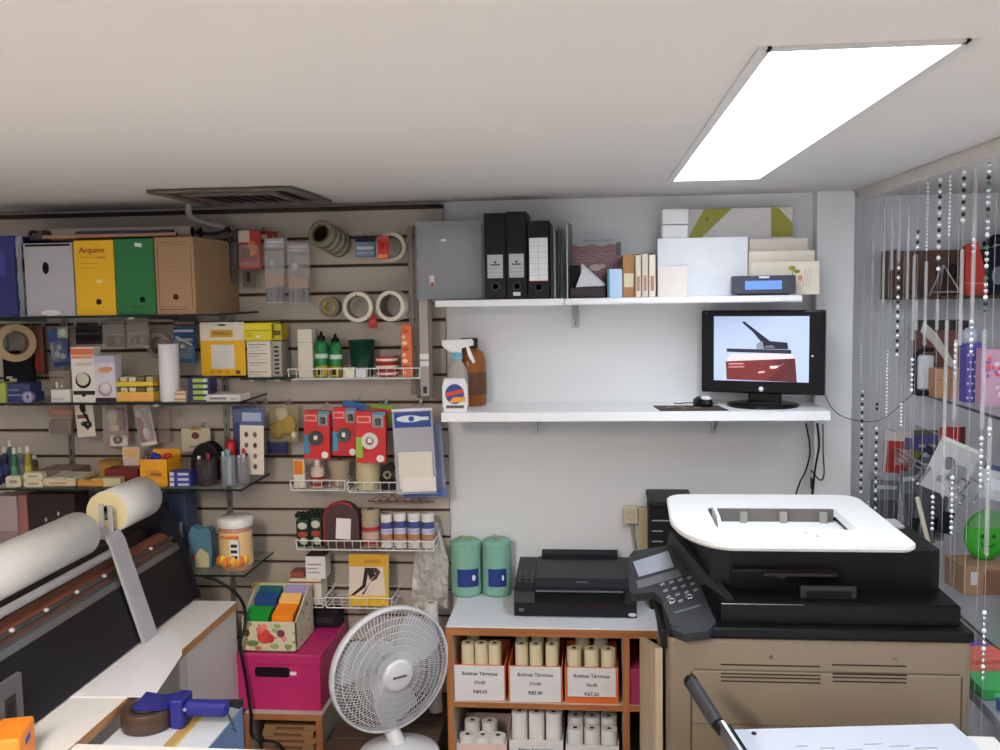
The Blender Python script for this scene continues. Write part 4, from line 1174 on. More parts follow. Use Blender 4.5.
redcard('red hook card with a green disc beside the mustard ribbon', 304, 331, 411, 459, (40, 70, 60), (60, 130, 170), 3.29, 0.03)
redcard('red hook card with a teal corner in the middle of the three', 332.5, 358, 408, 456, (50, 90, 90), (70, 150, 190), 3.30, 0.02)
redcard('red hook card with a white disc beside the clear envelopes', 356, 387, 412, 463, (222, 216, 204), (150, 190, 60), 3.27, 0.02)
pack('hook_card', 'blue topped card sticking out above the middle red card', 'blister pack', 343, 366, 402, 416, 3.36, (50, 110, 180), [(0.1, 0.3, 0.9, 0.5, (90, 150, 210))], None, None, 'blue topped card', tilt=0.16)
pack('hook_card', 'lime green card behind the red card with the white disc', 'blister pack', 371, 394, 405, 424, 3.355, (130, 170, 50), [(0.0, 0.6, 1, 0.8, (196, 60, 50)), (0.2, 0.1, 0.8, 0.4, (90, 130, 40))], None, None, 'lime green card', tilt=0.1)
# clear envelopes with a blue header
t = pack('envelope_pack', 'big clear pack of white envelopes with a blue header', 'envelopes', 391.5, 434, 408.5, 494, 3.25, M((214, 214, 220), 0.15, alpha=0.5, var=0),
         [(0.05, 0.78, 0.95, 0.96, (40, 70, 150)), (0.1, 0.84, 0.75, 0.92, (230, 234, 242), 'o'), (0.3, 0.86, 0.9, 0.9, (236, 238, 244)), (0.4, 0.85, 0.55, 0.91, (50, 80, 160), 'o'), (0.0, 0.97, 1.0, 1.0, (232, 232, 236))], None,
         [('box', 0.1, 0.06, 0.95, 0.5, (226, 218, 206)), ('box', 0.15, 0.03, 1.0, 0.2, (232, 226, 216))], 'pack of white envelopes', tilt=-0.035)
pack('envelope_pack', 'bluish clear pack peeking out behind the white envelopes', 'envelopes', 398, 443, 425, 497, 3.32, M((150, 160, 196), 0.2, alpha=0.6, var=0), [(0.0, 0.0, 1, 0.12, (90, 112, 176))], None, None, 'bluish clear pack', tilt=-0.05)

# ------------------------------------------------------------ lowest shelf
a, b = aY(216, 545, 3.18), aY(248.5, 545, 3.18)
r = (b.x - a.x) / 2
h = aY(232, 518, 3.19).z - Z4
t = thing('plastic_jar', 'plastic jar with a white lid and an orange label', 'jar', ((a.x + b.x) / 2, 3.215, Z4))
q = MB(); q.lathe([(r * 0.9, 0), (r * 0.97, 0.004), (r * 0.97, h * 0.78), (r * 0.85, h * 0.85)], (0, 0, 0), M((206, 150, 130), 0.2, alpha=0.8, var=0), 32); q.build('body', t)
q = MB(); q.lathe([(r * 0.97 + 0.0006, h * 0.1), (r * 0.97 + 0.0006, h * 0.74)], (0, 0, 0), M((232, 196, 140), 0.6), 32)
for k in range(9):
    a0 = -2.6 + 0.24 * k
    q.sphere((r * math.cos(a0), r * math.sin(a0), h * (0.18 + 0.02 * (k % 3))), (0.012, 0.012, 0.018), M(((236, 150, 50), (226, 120, 60), (240, 190, 70))[k % 3], 0.7), 10, 6)
q.build('label', t)
q = MB(); q.box(0.0, 0.032, -r - 0.0015, -r + 0.004, h * 0.2, h * 0.62, M((240, 238, 230), 0.7))
for k in range(3):
    q.box(0.004, 0.027, -r - 0.0022, -r - 0.001, h * (0.26 + 0.11 * k), h * (0.32 + 0.11 * k), M((60, 50, 46), 0.7))
q.box(-0.034, 0.03, -r - 0.0005, -r + 0.006, h * 0.64, h * 0.69, M((222, 120, 50))); q.build('price_label', t)
q = MB(); q.lathe([(r * 1.02, h * 0.83), (r * 1.04, h * 0.85), (r * 1.04, h * 0.97), (r * 0.98, h), (0.0, h)], (0, 0, 0), M((232, 228, 222), 0.4), 32); q.build('lid', t)
t = thing('soft_packet', 'teal blue crumpled packet standing left of the jar', 'packet', (aY(201, 550, 3.22).x, 3.24, Z4))
q = MB(); q.prism([(-0.04, 0), (0.036, 0), (0.042, 0.05), (0.038, 0.13), (0.028, 0.142), (0.0, 0.134), (-0.03, 0.145), (-0.042, 0.12)], -0.025, 0.025, M((92, 136, 158), 0.4, var=0.25, scale=40)); q.build('bag', t)
q = MB(); q.prism([(-0.02, 0.0), (0.03, 0.0), (0.03, 0.05), (0.0, 0.07), (-0.02, 0.04)], -0.0262, -0.0248, M((206, 196, 150))); q.sphere((-0.03, -0.024, 0.035), (0.008, 0.003, 0.012), M((190, 40, 44))); q.build('print', t)
carton('boxed_goods', 'dark brown carton behind the near film roll', 'carton', 27, 74, 494, Z4, 3.2, 0.1, (52, 40, 42), [(0.35, 0.62, 0.4, 0.68, (190, 186, 180), 'o'), (0.62, 0.7, 0.67, 0.76, (190, 186, 180), 'o'), (0.75, 0.62, 0.9, 0.72, (110, 100, 100))])
carton('boxed_goods', 'pale mauve carton at the picture edge behind the film roll', 'carton', -6, 16, 496, Z4, 3.2, 0.1, (176, 156, 160), [(0.0, 0.2, 1, 0.5, (150, 126, 128))])
carton('boxed_goods', 'pinkish brown slim carton between the mauve and brown ones', 'carton', 16.5, 26.5, 495, Z4, 3.21, 0.1, (166, 110, 104))
carton('boxed_goods', 'slate blue carton behind the far film roll', 'carton', 158, 185, 494, Z4, 3.26, 0.1, (62, 80, 108), [(0.75, 0.3, 0.85, 0.6, (190, 196, 206)), (0.2, 0.7, 0.5, 0.85, (84, 104, 134))])

# ------------------------------------------------------------ packs at the top right of the slat panel
pack('cable_pack', 'grey cable pack hanging beside the kraft archive box', 'cable pack', 225, 238, 231, 284, 3.34, M((120, 110, 104), 0.3, alpha=0.6, var=0), (), None, [('rod', 0.2, 0.05, 0.3, 0.9, (150, 144, 140)), ('rod', 0.6, 0.1, 0.5, 0.85, (70, 64, 62)), ('ring', 0.2, 0.7, 0.8, 0.95, (50, 46, 44))], 'grey cable pack')
pack('seed_pack', 'red and orange pack hanging right of the grey cable pack', 'blister pack', 238, 262, 231, 269, 3.33, (176, 52, 40), [(0.0, 0.7, 0.5, 1.0, (222, 196, 180)), (0.4, 0.35, 0.8, 0.75, (230, 130, 50), 'o'), (0.05, 0.1, 0.95, 0.2, (214, 80, 76)), (0.1, 0.3, 0.5, 0.55, (120, 40, 34))], (0.05, 0.05, 0.95, 0.65), None, 'red and orange pack')
pack('seed_pack', 'dark red pack sticking out behind the red and orange one', 'blister pack', 252, 278, 231, 243, 3.39, (150, 40, 28), [(0.3, 0.3, 0.6, 0.7, (226, 190, 170))], None, None, 'dark red pack', tilt=0.08)
pack('clip_pack', 'little grey clip pack under the red and orange pack', 'blister pack', 242, 256, 270, 287, 3.36, (110, 98, 90), [(0.3, 0.3, 0.6, 0.9, (60, 52, 50))], None, None, 'little grey clip pack')
for i, (p0, p1, py0, py1) in enumerate(((264, 286, 238, 303), (286.5, 311, 243, 304))):
    pack('brush_set', ['clear pack of brushes with a silver header', 'clear pack of darker brushes beside the silver headed one'][i], 'blister pack', p0, p1, py0, py1, 3.30 + 0.03 * i, M((206, 194, 190), 0.15, alpha=0.22, var=0),
         [(0.0, 0.84, 1.0, 0.99, (176, 172, 176)), (0.1, 0.92, 0.9, 0.95, (214, 212, 216)), (0.1, 0.87, 0.7, 0.895, (206, 204, 210))], (0.03, 0.0, 0.97, 0.8),
         [('box', 0.05, 0.02, 0.25, 0.22, (84, 84, 90)), ('box', 0.32, 0.02, 0.5, 0.24, (96, 98, 106)), ('box', 0.56, 0.02, 0.72, 0.24, (70, 72, 80)), ('box', 0.78, 0.02, 0.95, 0.26, (60, 62, 70)), ('box', 0.05, 0.26, 0.95, 0.44, (176, 140, 110)), ('ball', 0.2, 0.55, 0.5, 0.68, (206, 206, 216))], ['clear brush pack', 'darker brush pack'][i])
# stack of clear tapes on one hook
c0, c1 = aY(320, 233, 3.27), aY(340, 245, 3.40)
t = thing('hanging_tape_stack', 'tilted stack of clear greenish tape rolls hanging together', 'tape rolls', (c0.x, 3.27, c0.z))
dv = Vector((c1.x - c0.x, 0.13, c1.z - c0.z))
rot = dv.normalized().to_track_quat('Z', 'Y').to_matrix().to_4x4()
for k in range(4):
    q = MB(); L_ = dv.length / 4
    q.lathe([(0.032, L_ * k), (0.047, L_ * k), (0.047, L_ * (k + 0.93)), (0.032, L_ * (k + 0.93))], (0, 0, 0), M((150, 148, 128), 0.2, alpha=0.7, var=0), 32, 'z', True, True)
    q.v = [rot @ v for v in q.v]; q.build('tape', t)
q = MB(); q.lathe([(0.0, 0.01), (0.029, 0.01)], (0, 0, 0), M((36, 32, 30)), 24); q.lathe([(0.0295, -0.001), (0.0318, -0.001), (0.0318, dv.length), (0.0295, dv.length)], (0, 0, 0), M((84, 76, 60)), 24, 'z', True, True); q.v = [rot @ v for v in q.v]; q.build('core', t)
hook(c0.x, c0.z + 0.028, 3.26, 'tilted stack of clear tape')
pack('blue_card_pack', 'small blue card pack with a black top', 'blister pack', 355, 376, 236, 257, 3.33, (44, 96, 150), [(0, 0.72, 1, 1, (34, 30, 34)), (0.1, 0.35, 0.9, 0.5, (190, 206, 216)), (0.1, 0.15, 0.9, 0.25, (110, 150, 190))], (0.05, 0.05, 0.95, 0.7), None, 'small blue card pack')
tape_ring('decorative_tape', 'white tape roll with a dark hollow near the shelf uprights', 'tape roll', 391, 247, 15, 3.31, (196, 184, 168), (60, 50, 44), 0.03, 'white tape with a dark hollow', 0.7)
pack('ribbon_pack', 'red ribbon bow pack in front of the white tape roll', 'ribbon', 377, 389, 236, 259, 3.27, (190, 60, 50), [(0.2, 0.4, 0.8, 0.75, (226, 60, 50), 'o'), (0.1, 0.05, 0.9, 0.2, (226, 150, 50))], None, [('ball', 0.1, 0.4, 0.5, 0.8, (206, 44, 40)), ('ball', 0.5, 0.35, 0.95, 0.75, (214, 50, 44))], 'red ribbon bow', tilt=0.0)
tape_ring('white_tape', 'thick white tape roll, hanging third hook from the plastic profiles', 'tape roll', 357.5, 307, 15.5, 3.30, (222, 212, 194), (150, 140, 124), 0.045, 'thick white tape', 0.72)
tape_ring('white_tape', 'thick white tape roll right beside the plastic profiles', 'tape roll', 390, 306, 15.5, 3.29, (226, 218, 204), (120, 106, 92), 0.06, 'thick white tape by the profiles', 0.72, yaw=-0.2)
pack('red_tag', 'little red tag hanging below the two thick white tapes', 'tag', 368, 377, 314, 328, 3.34, (176, 34, 36), [(0.2, 0.3, 0.8, 0.6, (206, 70, 66))], None, None, 'little red tag')
tape_ring('small_tape', 'small dark and yellow tape roll left of the white tapes', 'tape roll', 329, 307, 10.5, 3.33, (120, 106, 84), (200, 180, 60), 0.04, 'small dark and yellow tape', 0.5)
# plastic profiles hanging along the edge of the slat panel
for i, (p0, p1, py0, py1, c, al, lb) in enumerate(((407, 412, 228, 395, (120, 104, 96), 0.8, 'brown plastic profile hanging nearest to the tape rolls'), (413, 417, 226, 398, (84, 72, 70), 0.9, 'dark plastic profile between two lighter ones'), (417.5, 426.5, 259, 396, (196, 182, 178), 0.75, 'pale clear plastic profile with a white top clip'), (427, 430.5, 272, 398, (110, 96, 92), 0.9, 'thin brown profile at the very edge of the slat panel'))):
    Yq = 3.32
    a, b = aY(p0, py0, Yq), aY(p1, py1, Yq)
    w, h = aY(p1, py0, Yq).x - a.x, a.z - b.z
    t = thing('hanging_profile', lb, 'profile', ((a.x + aY(p1, py0, Yq).x) / 2, Yq, a.z), 0, None)
    q = MB(); q.prism([(-w / 2, 0), (w / 2, 0), (w / 2, 0.012), (w / 2 - 0.002, 0.012), (w / 2 - 0.002, 0.002), (-w / 2 + 0.002, 0.002), (-w / 2 + 0.002, 0.012), (-w / 2, 0.012)], -h, 0, M(c, 0.25, alpha=al, var=0), 'z'); q.build('profile', t)
    if i == 2:
        q = MB(); q.box(-w / 2 - 0.001, w / 2 + 0.001, -0.002, 0.014, -0.026, 0.003, M((232, 228, 220)), 0.002); q.ring((0, -0.002, -0.012), 0.006, 0.003, -0.002, 0.0, M((90, 84, 80))); q.build('clip', t)
        q = MB(); q.decal(-w / 2, w / 2, -h * 0.73, -h * 0.69, -0.0006, WHITE); q.decal(-w / 2, w / 2, -h * 0.78, -h * 0.745, -0.0006, WHITE); q.decal(-w * .2, w * .2, -h * 0.98, -h * 0.93, -0.0006, M((40, 36, 34))); q.build('stickers', t)
    hook((a.x + aY(p1, py0, Yq).x) / 2, a.z + 0.0022, Yq - 0.005, lb.split(' hanging')[0].split(' between')[0].split(' with')[0].split(' at')[0])

# ------------------------------------------------------------ wire baskets
def basket(label, x0, x1, y0, z, h, slope=0.0, name='wire_basket'):
    w = x1 - x0
    t = thing(name, label, 'basket', ((x0 + x1) / 2, YS, z))
    d = y0 - YS
    fr = MB(); r = 0.0022
    def loop(zz, ya, yb, xa, xb):
        fr.tube([(xa, ya, zz), (xb, ya, zz)], r, WIRE, 6); fr.tube([(xa, yb, zz), (xb, yb, zz)], r, WIRE, 6)
        fr.tube([(xa, ya, zz), (xa, yb, zz)], r, WIRE, 6); fr.tube([(xb, ya, zz), (xb, yb, zz)], r, WIRE, 6)
    loop(h, d, -0.004, -w / 2, w / 2)
    loop(0.0, d + 0.004, -0.004, -w / 2 + 0.003, w / 2 - 0.003)
    for sx in (-1, 1):
        fr.tube([(sx * w / 2, d, h), (sx * (w / 2 - 0.003), d + 0.004, 0)], r, WIRE, 6)
        fr.tube([(sx * w / 2, -0.004, h), (sx * w / 2, -0.004, h + 0.012)], r, WIRE, 6)
    fr.build('frame', t)
    q = MB(); n = max(4, int(w / 0.028))
    for k in range(1, n):
        xx = -w / 2 + w * k / n
        q.tube([(xx, d, h), (xx, d + 0.004, 0.001), (xx, -0.004, 0.001)], 0.0012, WIRE, 5)
    q.build('wires', t)
    q = MB()
    for k in range(1, 4):
        q.tube([(-w / 2 + 0.002, d * k / 4, 0.0), (w / 2 - 0.002, d * k / 4, 0.0)], 0.0012, WIRE, 5)
    q.build('cross_wires', t)
    return t


YBK = 3.28
ZB1 = aY(340, 379, YBK).z
BT = 0.0035
basket('upper wire basket with the green and white cartons', aY(288, 372, YBK).x, aY(420, 372, YBK).x, YBK, ZB1, 0.036)
yi = 3.30
carton('tall_carton', 'tall white carton at the left end of the upper wire basket', 'carton', 297, 311.5, 329, ZB1 + BT, yi, 0.06, (222, 214, 196), [(0.0, 0.72, 1.0, 0.735, (190, 180, 160))])
for i, (p0, p1, pt) in enumerate(((312.5, 325.5, 332), (327, 339.5, 334))):
    x, w, h = dims(p0, p1, pt, ZB1 + BT, yi)
    t = thing('glue_bottle', ['green glue bottle with a black nozzle next to the tall white carton', 'green glue bottle with a black nozzle next to the dark green cup'][i], 'bottle', (x, yi + 0.025, ZB1 + BT), 0, 'green glue bottles')
    q = MB(); q.lathe([(w * .47, 0), (w * .5, 0.004), (w * .5, h * 0.72), (w * .3, h * 0.8), (w * .25, h * .82)], (0, 0, 0), M((22, 120, 56), 0.35), 22); q.build('body', t)
    q = MB(); q.lathe([(w * .505, h * 0.02), (w * .505, h * 0.25)], (0, 0, 0), M((190, 170, 50)), 22); q.build('label', t); q = MB(); q.lathe([(w * .505, h * 0.42), (w * .505, h * 0.52)], (0, 0, 0), M((190, 220, 200)), 22); q.box(-w * .2, w * .1, -w * .52, -w * .48, h * 0.06, h * 0.2, M((30, 28, 26))); q.build('pale_band', t)
    q = MB(); q.lathe([(w * .32, h * 0.81), (w * .32, h * 0.88), (w * .12, h * 0.93), (w * .1, h), (0, h)], (0, 0, 0), BLACK, 16); q.build('nozzle', t)
x, w, h = dims(345, 371, 341, ZB1 + BT, yi)
t = thing('plastic_cup', 'dark green plastic cup behind small cartons in the upper wire basket', 'cup', (x, yi + 0.05, ZB1 + BT))
q = MB(); q.lathe([(w * .4, 0), (w * .5, h), (w * .48, h), (w * .38, 0.004), (0, 0.004)], (0, 0, 0), M((18, 62, 46), 0.35), 28); q.build('cup', t)
q = MB(); q.ring((0, 0, h), w * .515, w * .48, -0.004, 0.001, M((14, 50, 38), 0.3), 'z', 28); q.build('rim', t)
carton('small_carton', 'cream small carton before the dark green cup', 'carton', 343, 354.5, 367.5, ZB1 + BT, 3.285, 0.03, (226, 220, 200))
carton('small_carton', 'white small carton before the dark green cup, right of the cream one', 'carton', 355.5, 366, 368, ZB1 + BT, 3.285, 0.03, (222, 222, 228))
x, w, h = dims(371, 399, 377, ZB1 + BT, yi)
for k in range(3):
    t = thing('tape_roll', 'red and white tape roll lying in the upper wire basket, %s of three' % ['lowest', 'middle', 'topmost'][k], 'tape roll', (x, yi + 0.042, ZB1 + BT + 0.0245 * k), 0, 'red and white tapes')
    q = MB(); q.lathe([(0.024, 0), (0.04, 0), (0.04, 0.022), (0.024, 0.022)], (0, 0, 0), M((196, 70, 56), 0.4), 32, 'z', True, True); q.build('tape', t)
    q = MB(); q.lathe([(0.0403, 0.007), (0.0403, 0.015)], (0, 0, 0), M((236, 226, 214)), 32); q.build('printed_band', t)
    q = MB(); q.lathe([(0.021, 0), (0.0239, 0), (0.0239, 0.0235), (0.021, 0.0235)], (0, 0, 0), M((206, 192, 170)), 32, 'z', True, True); q.build('core', t)
fl_dec = [(0.1 + 0.35 * ((k * 3) % 3) * 0.8, 0.04 + 0.115 * k, 0.45 + 0.3 * ((k * 2) % 3) * 0.5, 0.12 + 0.115 * k, ((240, 190, 150), (190, 80, 40), (250, 220, 190))[k % 3], 'o') for k in range(8)]
carton('flower_strip', 'orange flower patterned tall carton beside the plastic profiles', 'carton', 400.5, 411, 325, ZB1 + BT, yi - 0.005, 0.03, (226, 112, 60), fl_dec)

ZB2a, ZB2b = aY(316, 490.5, YBK).z, aY(375, 492.5, YBK).z
basket('small middle wire basket with the orange carton and twine', aY(290, 480, YBK).x, aY(345, 480, YBK).x, YBK, ZB2a, 0.036)
basket('small middle wire basket with the wide kraft tape under the red cards', aY(347, 480, YBK).x, aY(397, 480, YBK).x, YBK, ZB2b, 0.036)
carton('tag_pack', 'slim carton with an orange top in the middle wire basket', 'carton', 293, 304, 459.5, ZB2a + BT, yi, 0.02, (226, 214, 196), [(0.08, 0.48, 0.85, 0.96, (226, 120, 24)), (0.85, 0.5, 1.0, 0.9, (240, 190, 100))])
x, w, h = dims(309, 322, 460, ZB2a + BT, yi)
bottle('glue_bottle', 'pinkish glue bottle with a red label in the middle wire basket', 'bottle', x, yi + 0.02, ZB2a + BT, w / 2, h, M((214, 184, 168), 0.4), M((226, 206, 190), 0.4), [(0.1, 0.5, (150, 30, 34)), (0.25, 0.4, (226, 210, 200))], None, 0.4, 0.2)
x, w, h = dims(324, 349, 462, ZB2a + BT, yi)
t = thing('twine_ball', 'beige twine cone in the middle wire basket', 'twine', (x - 0.004, yi + 0.06, ZB2a + BT))
tw = M((176, 158, 134), 0.85, var=0.3, scale=160, bump=0.5)
q = MB(); q.lathe([(0.01, 0), (w * .3, 0)] + [(w * (.32 + .1 * k / 10) + 0.0006 * (k % 2), h * (0.02 + 0.96 * k / 14)) for k in range(15)] + [(w * .3, h), (0.01, h)], (0, 0, 0), tw, 28); q.build('twine', t)
q = MB(); q.lathe([(0.006, 0), (0.009, 0), (0.009, h + 0.002), (0.006, h + 0.002)], (0, 0, 0), M((80, 66, 50)), 14, 'z', True, True); q.build('core', t)
x, w, h = dims(353, 377, 459, ZB2b + BT, yi)
t = thing('kraft_tape_roll', 'wide kraft tape roll standing on end under the red cards', 'tape roll', (x, yi + 0.045, ZB2b + BT))
q = MB(); q.lathe([(w * .33, 0), (w * .5, 0), (w * .5, h), (w * .33, h)], (0, 0, 0), M((206, 190, 150), 0.5, var=0.04), 32, 'z', False, True); q.build('tape', t)
q = MB(); q.lathe([(w * .29, 0), (w * .33, 0), (w * .33, h + 0.001), (w * .29, h + 0.001)], (0, 0, 0), M((150, 120, 84)), 32, 'z', False, True); q.build('core', t)
x, w, h = dims(379, 394, 463, ZB2b + BT, yi)
t = thing('tape_dispenser', 'small black tape dispenser beside the wide kraft tape', 'tape dispenser', (x, yi + 0.02, ZB2b + BT))
q = MB(); q.prism([(-w / 2, 0), (w / 2, 0), (w / 2, h * .3), (w * .3, h * .5), (w * .45, h * .8), (w * .2, h), (-w * .3, h * .85), (-w / 2, h * .4)], -0.012, 0.012, BLACK); q.build('body', t)
q = MB(); q.ring((0, -0.012, h * .55), w * .28, w * .14, -0.002, 0.026, M((150, 150, 130), 0.3)); q.build('tape', t)

ZB3 = aY(366, 550.5, YBK).z
bx0_, bx1_ = aY(296, 545, YBK).x, aY(434, 545, YBK).x
basket('long lower wire basket with the brown and blue jars', bx0_, bx1_, YBK, ZB3, 0.034)
for i, (p0, p1, pt) in enumerate(((295, 308, 512), (308.5, 321, 509))):
    x, w, h = dims(p0, p1, pt, ZB3 + BT, yi)
    t = thing('ornament_pack', ['dark green ornament pack with a white print at the basket end', 'dark green ornament pack beside the red topped bag'][i], 'ornament', (x, yi + 0.02, ZB3 + BT), 0, 'dark green ornament packs')
    gm2 = M((34, 58, 42), 0.5, var=0.2, scale=60)
    q = MB(); q.box(-w / 2, w / 2, -0.018, 0.018, 0, h * 0.78, gm2, 0.006); q.build('pouch', t)
    q = MB()
    for k in range(7):
        q.sphere((-w * .5 + w * k / 6, 0.004 * (-1) ** k, h * (0.86 + 0.06 * (k % 2))), (0.009, 0.012, 0.01), M((24, 44, 32), 0.6), 10, 6)
    q.build('ruffle', t)
    q = MB(); q.sphere((0, -0.018, h * 0.6), (w * .36, 0.0012, h * .1), M((206, 196, 180))); q.sphere((0, -0.018, h * 0.36), (w * .4, 0.0012, h * .08), M((170, 56, 44))); q.sphere((0.003, -0.018, h * 0.17), (w * .32, 0.0012, h * .1), M((190, 200, 180))); q.build('print', t)
x, w, h = dims(323, 358, 503, ZB3 + BT, yi)
t = thing('drawstring_bag', 'dark round topped bag with red edge and a white price card', 'bag', (x, yi + 0.025, ZB3 + BT))
sil = [(-w * .5, 0), (w * .5, 0)] + rarc_(0, h - w * .5, w * .5, 0, PI, 16)
q = MB(); q.prism(sil, -0.025, 0.02, M((74, 44, 46), 0.6)); q.build('body', t)
q = MB(); q.tube([(w * .5 * math.cos(a_), -0.02, h - w * .5 + w * .5 * math.sin(a_)) for a_ in [0.9 + 0.2 * k for k in range(12)]] + [(-w * .49, -0.02, h * 0.1)], 0.006, M((150, 26, 34), 0.5), 8); q.build('red_edge', t)
q = MB(); q.xf = Matrix.Rotation(0.06, 4, 'Y'); q.box(-w * .18, w * .24, -0.0275, -0.0255, h * 0.2, h * 0.66, M((236, 228, 226), 0.6)); q.build('price_card', t)
x, w, h = dims(358.5, 378, 511, ZB3 + BT, yi)
t = thing('twine_roll', 'beige and red twine roll in the long lower wire basket', 'twine', (x, yi + 0.035, ZB3 + BT))
q = MB(); q.lathe([(0.008, 0), (w * .46, 0)] + [(w * .48 + 0.0008 * (k % 2), h * (0.02 + 0.96 * k / 16)) for k in range(17)] + [(w * .4, h), (0.008, h)], (0, 0, 0), tw, 28); q.build('twine', t)
q = MB()
for (v0_, v1_, c) in ((0.05, 0.2, (150, 40, 44)), (0.25, 0.4, (206, 170, 160)), (0.42, 0.55, (176, 50, 56))):
    q.lathe([(w * .49, h * v0_), (w * .49, h * v1_)], (0, 0, 0), M(c, 0.6), 28)
q.build('label', t)
q = MB(); q.lathe([(0.0, h + 0.0006), (w * .16, h + 0.0006)], (0, 0, 0), M((60, 46, 36)), 16); q.build('core', t)
for i, (p0, p1, pt) in enumerate(((379, 391, 515.5), (392, 405, 514), (406, 419, 514.5), (420, 433, 515))):
    x, w, h = dims(p0, p1, pt, ZB3 + BT, yi)
    t = thing('paint_jar', 'blue brown and white jar in the lower basket, %s' % ['next to the twine roll', 'second from the twine roll', 'third from the twine roll', 'at the basket end'][i], 'jar', (x, yi + w / 2, ZB3 + BT), 0, 'jars in the lower basket')
    q = MB(); q.lathe([(w * .47, 0), (w * .49, 0.003), (w * .49, h * 0.8), (w * .44, h * 0.84)], (0, 0, 0), M((232, 226, 220), 0.35), 24); q.build('body', t)
    q = MB(); q.lathe([(w * .497, h * 0.22), (w * .497, h * 0.42)], (0, 0, 0), M((176, 128, 92)), 24); q.lathe([(w * .497, h * 0.58), (w * .497, h * 0.78)], (0, 0, 0), M((70, 78, 140)), 24); q.lathe([(w * .497, h * 0.44), (w * .497, h * 0.56)], (0, 0, 0), M((176, 180, 214)), 24); q.build('label', t)
    q = MB(); q.lathe([(w * .48, h * 0.85), (w * .48, h * 0.98), (w * .45, h), (0, h)], (0, 0, 0), M((226, 222, 216), 0.4), 24); q.build('lid', t)
q = MB()
random.seed(9)
for k in range(7):
    x0_ = aY(372 + k * 8, 508, 3.37).x
    q.tube(smooth_([(x0_, 3.372 + 0.004 * (k % 2), ZB3 + 0.16), (x0_ + 0.02, 3.37, ZB3 + 0.172 + 0.004 * (k % 3)), (x0_ + 0.035, 3.375, ZB3 + 0.15)], 4), 0.002, M((140, 70, 66), 0.6), 5)
q.tube([(aY(368, 508, 3.372).x, 3.372, ZB3 + 0.158), (aY(434, 508, 3.372).x, 3.372, ZB3 + 0.158)], 0.003, M((120, 70, 66), 0.6), 6)
solo(q, 'hanging_garland', 'reddish cord garland strung behind the lower basket jars', 'garland')

ZB4 = aY(360, 608.5, YBK).z
basket('low wire basket with the yellow stocking pack', aY(325, 600, YBK).x, aY(392, 600, YBK).x, YBK, ZB4, 0.038)
basket('low wire basket with a box stack, left of the yellow pack', aY(283, 600, YBK).x, aY(323, 600, YBK).x, YBK, ZB4, 0.034)
x, w, h = dims(347, 387, 556, ZB4 + BT, yi - 0.005)
t = thing('stocking_pack', 'yellow topped pack showing dark legs in the low wire basket', 'pack', (x, yi + 0.0, ZB4 + BT), rot=(-0.12, 0, 0))
q = MB(); q.box(-w / 2, w / 2, 0, 0.012, 0, h, M((222, 206, 190), 0.35), 0.001); q.build('card', t)
q = MB(); ye = M((236, 186, 30), 0.45)
q.decal(-w / 2, w / 2, h * 0.76, h, -0.0004, M((214, 160, 24), 0.45)); q.decal(-w / 2, w / 2, 0.0, h * 0.2, -0.0004, ye); q.prism([(w * .42, h * .2), (w * .5, h * .2), (w * .5, h * .76), (w * .36, h * .76)], -0.001, 0.0004, M((200, 170, 60)))
q.decal(-w * .12, w * .3, h * 0.83, h * 0.9, -0.0008, M((190, 130, 20)))
q.prism([(-w * .46, h * .2), (-w * .16, h * .4), (-w * .1, h * .74), (w * .1, h * .74), (w * .16, h * .6), (w * .04, h * .5), (-w * .02, h * .62), (-w * .08, h * .36), (-w * .36, h * .2)], -0.0014, -0.0002, M((50, 40, 42), 0.5))
q.prism([(-w * .12, h * .22), (w * .04, h * .46), (w * .2, h * .52), (w * .3, h * .66), (w * .2, h * .74), (w * .06, h * .74), (w * .18, h * .62), (0, h * .42), (-w * .18, h * .22)], -0.0016, -0.0006, M((64, 50, 50), 0.5)); q.build('print', t)
x, w, h = dims(289, 314, 579, ZB4 + BT, yi)
carton('small_carton', 'white carton with yellow print, base of the box stack in the low basket', 'carton', 289, 321, 579, ZB4 + BT, yi, 0.08, (222, 214, 196), [(0.02, 0.1, 0.75, 0.6, (214, 206, 90)), (0.6, 0.2, 0.76, 0.7, (60, 52, 90), 'o'), (0.0, 0.85, 1.0, 0.9, (170, 80, 60))])
hz1 = dims(289, 321, 579, ZB4 + BT, yi)[2] + ZB4 + BT
carton('small_carton', 'dark topped white carton standing on the box stack in the low basket', 'carton', 305, 325, 556, hz1 + 0.0004, yi + 0.003, 0.07, (226, 222, 220), [(0.1, 0.6, 0.8, 0.66, (150, 140, 140)), (0.1, 0.42, 0.6, 0.47, (160, 150, 150)), (0.1, 0.25, 0.7, 0.3, (160, 150, 150))], lid=(0.02, (70, 58, 62)))
carton('small_carton', 'flat reddish brown carton on the box stack in the low basket', 'carton', 290, 304, 572, hz1 + 0.0004, yi + 0.01, 0.06, (150, 76, 60))
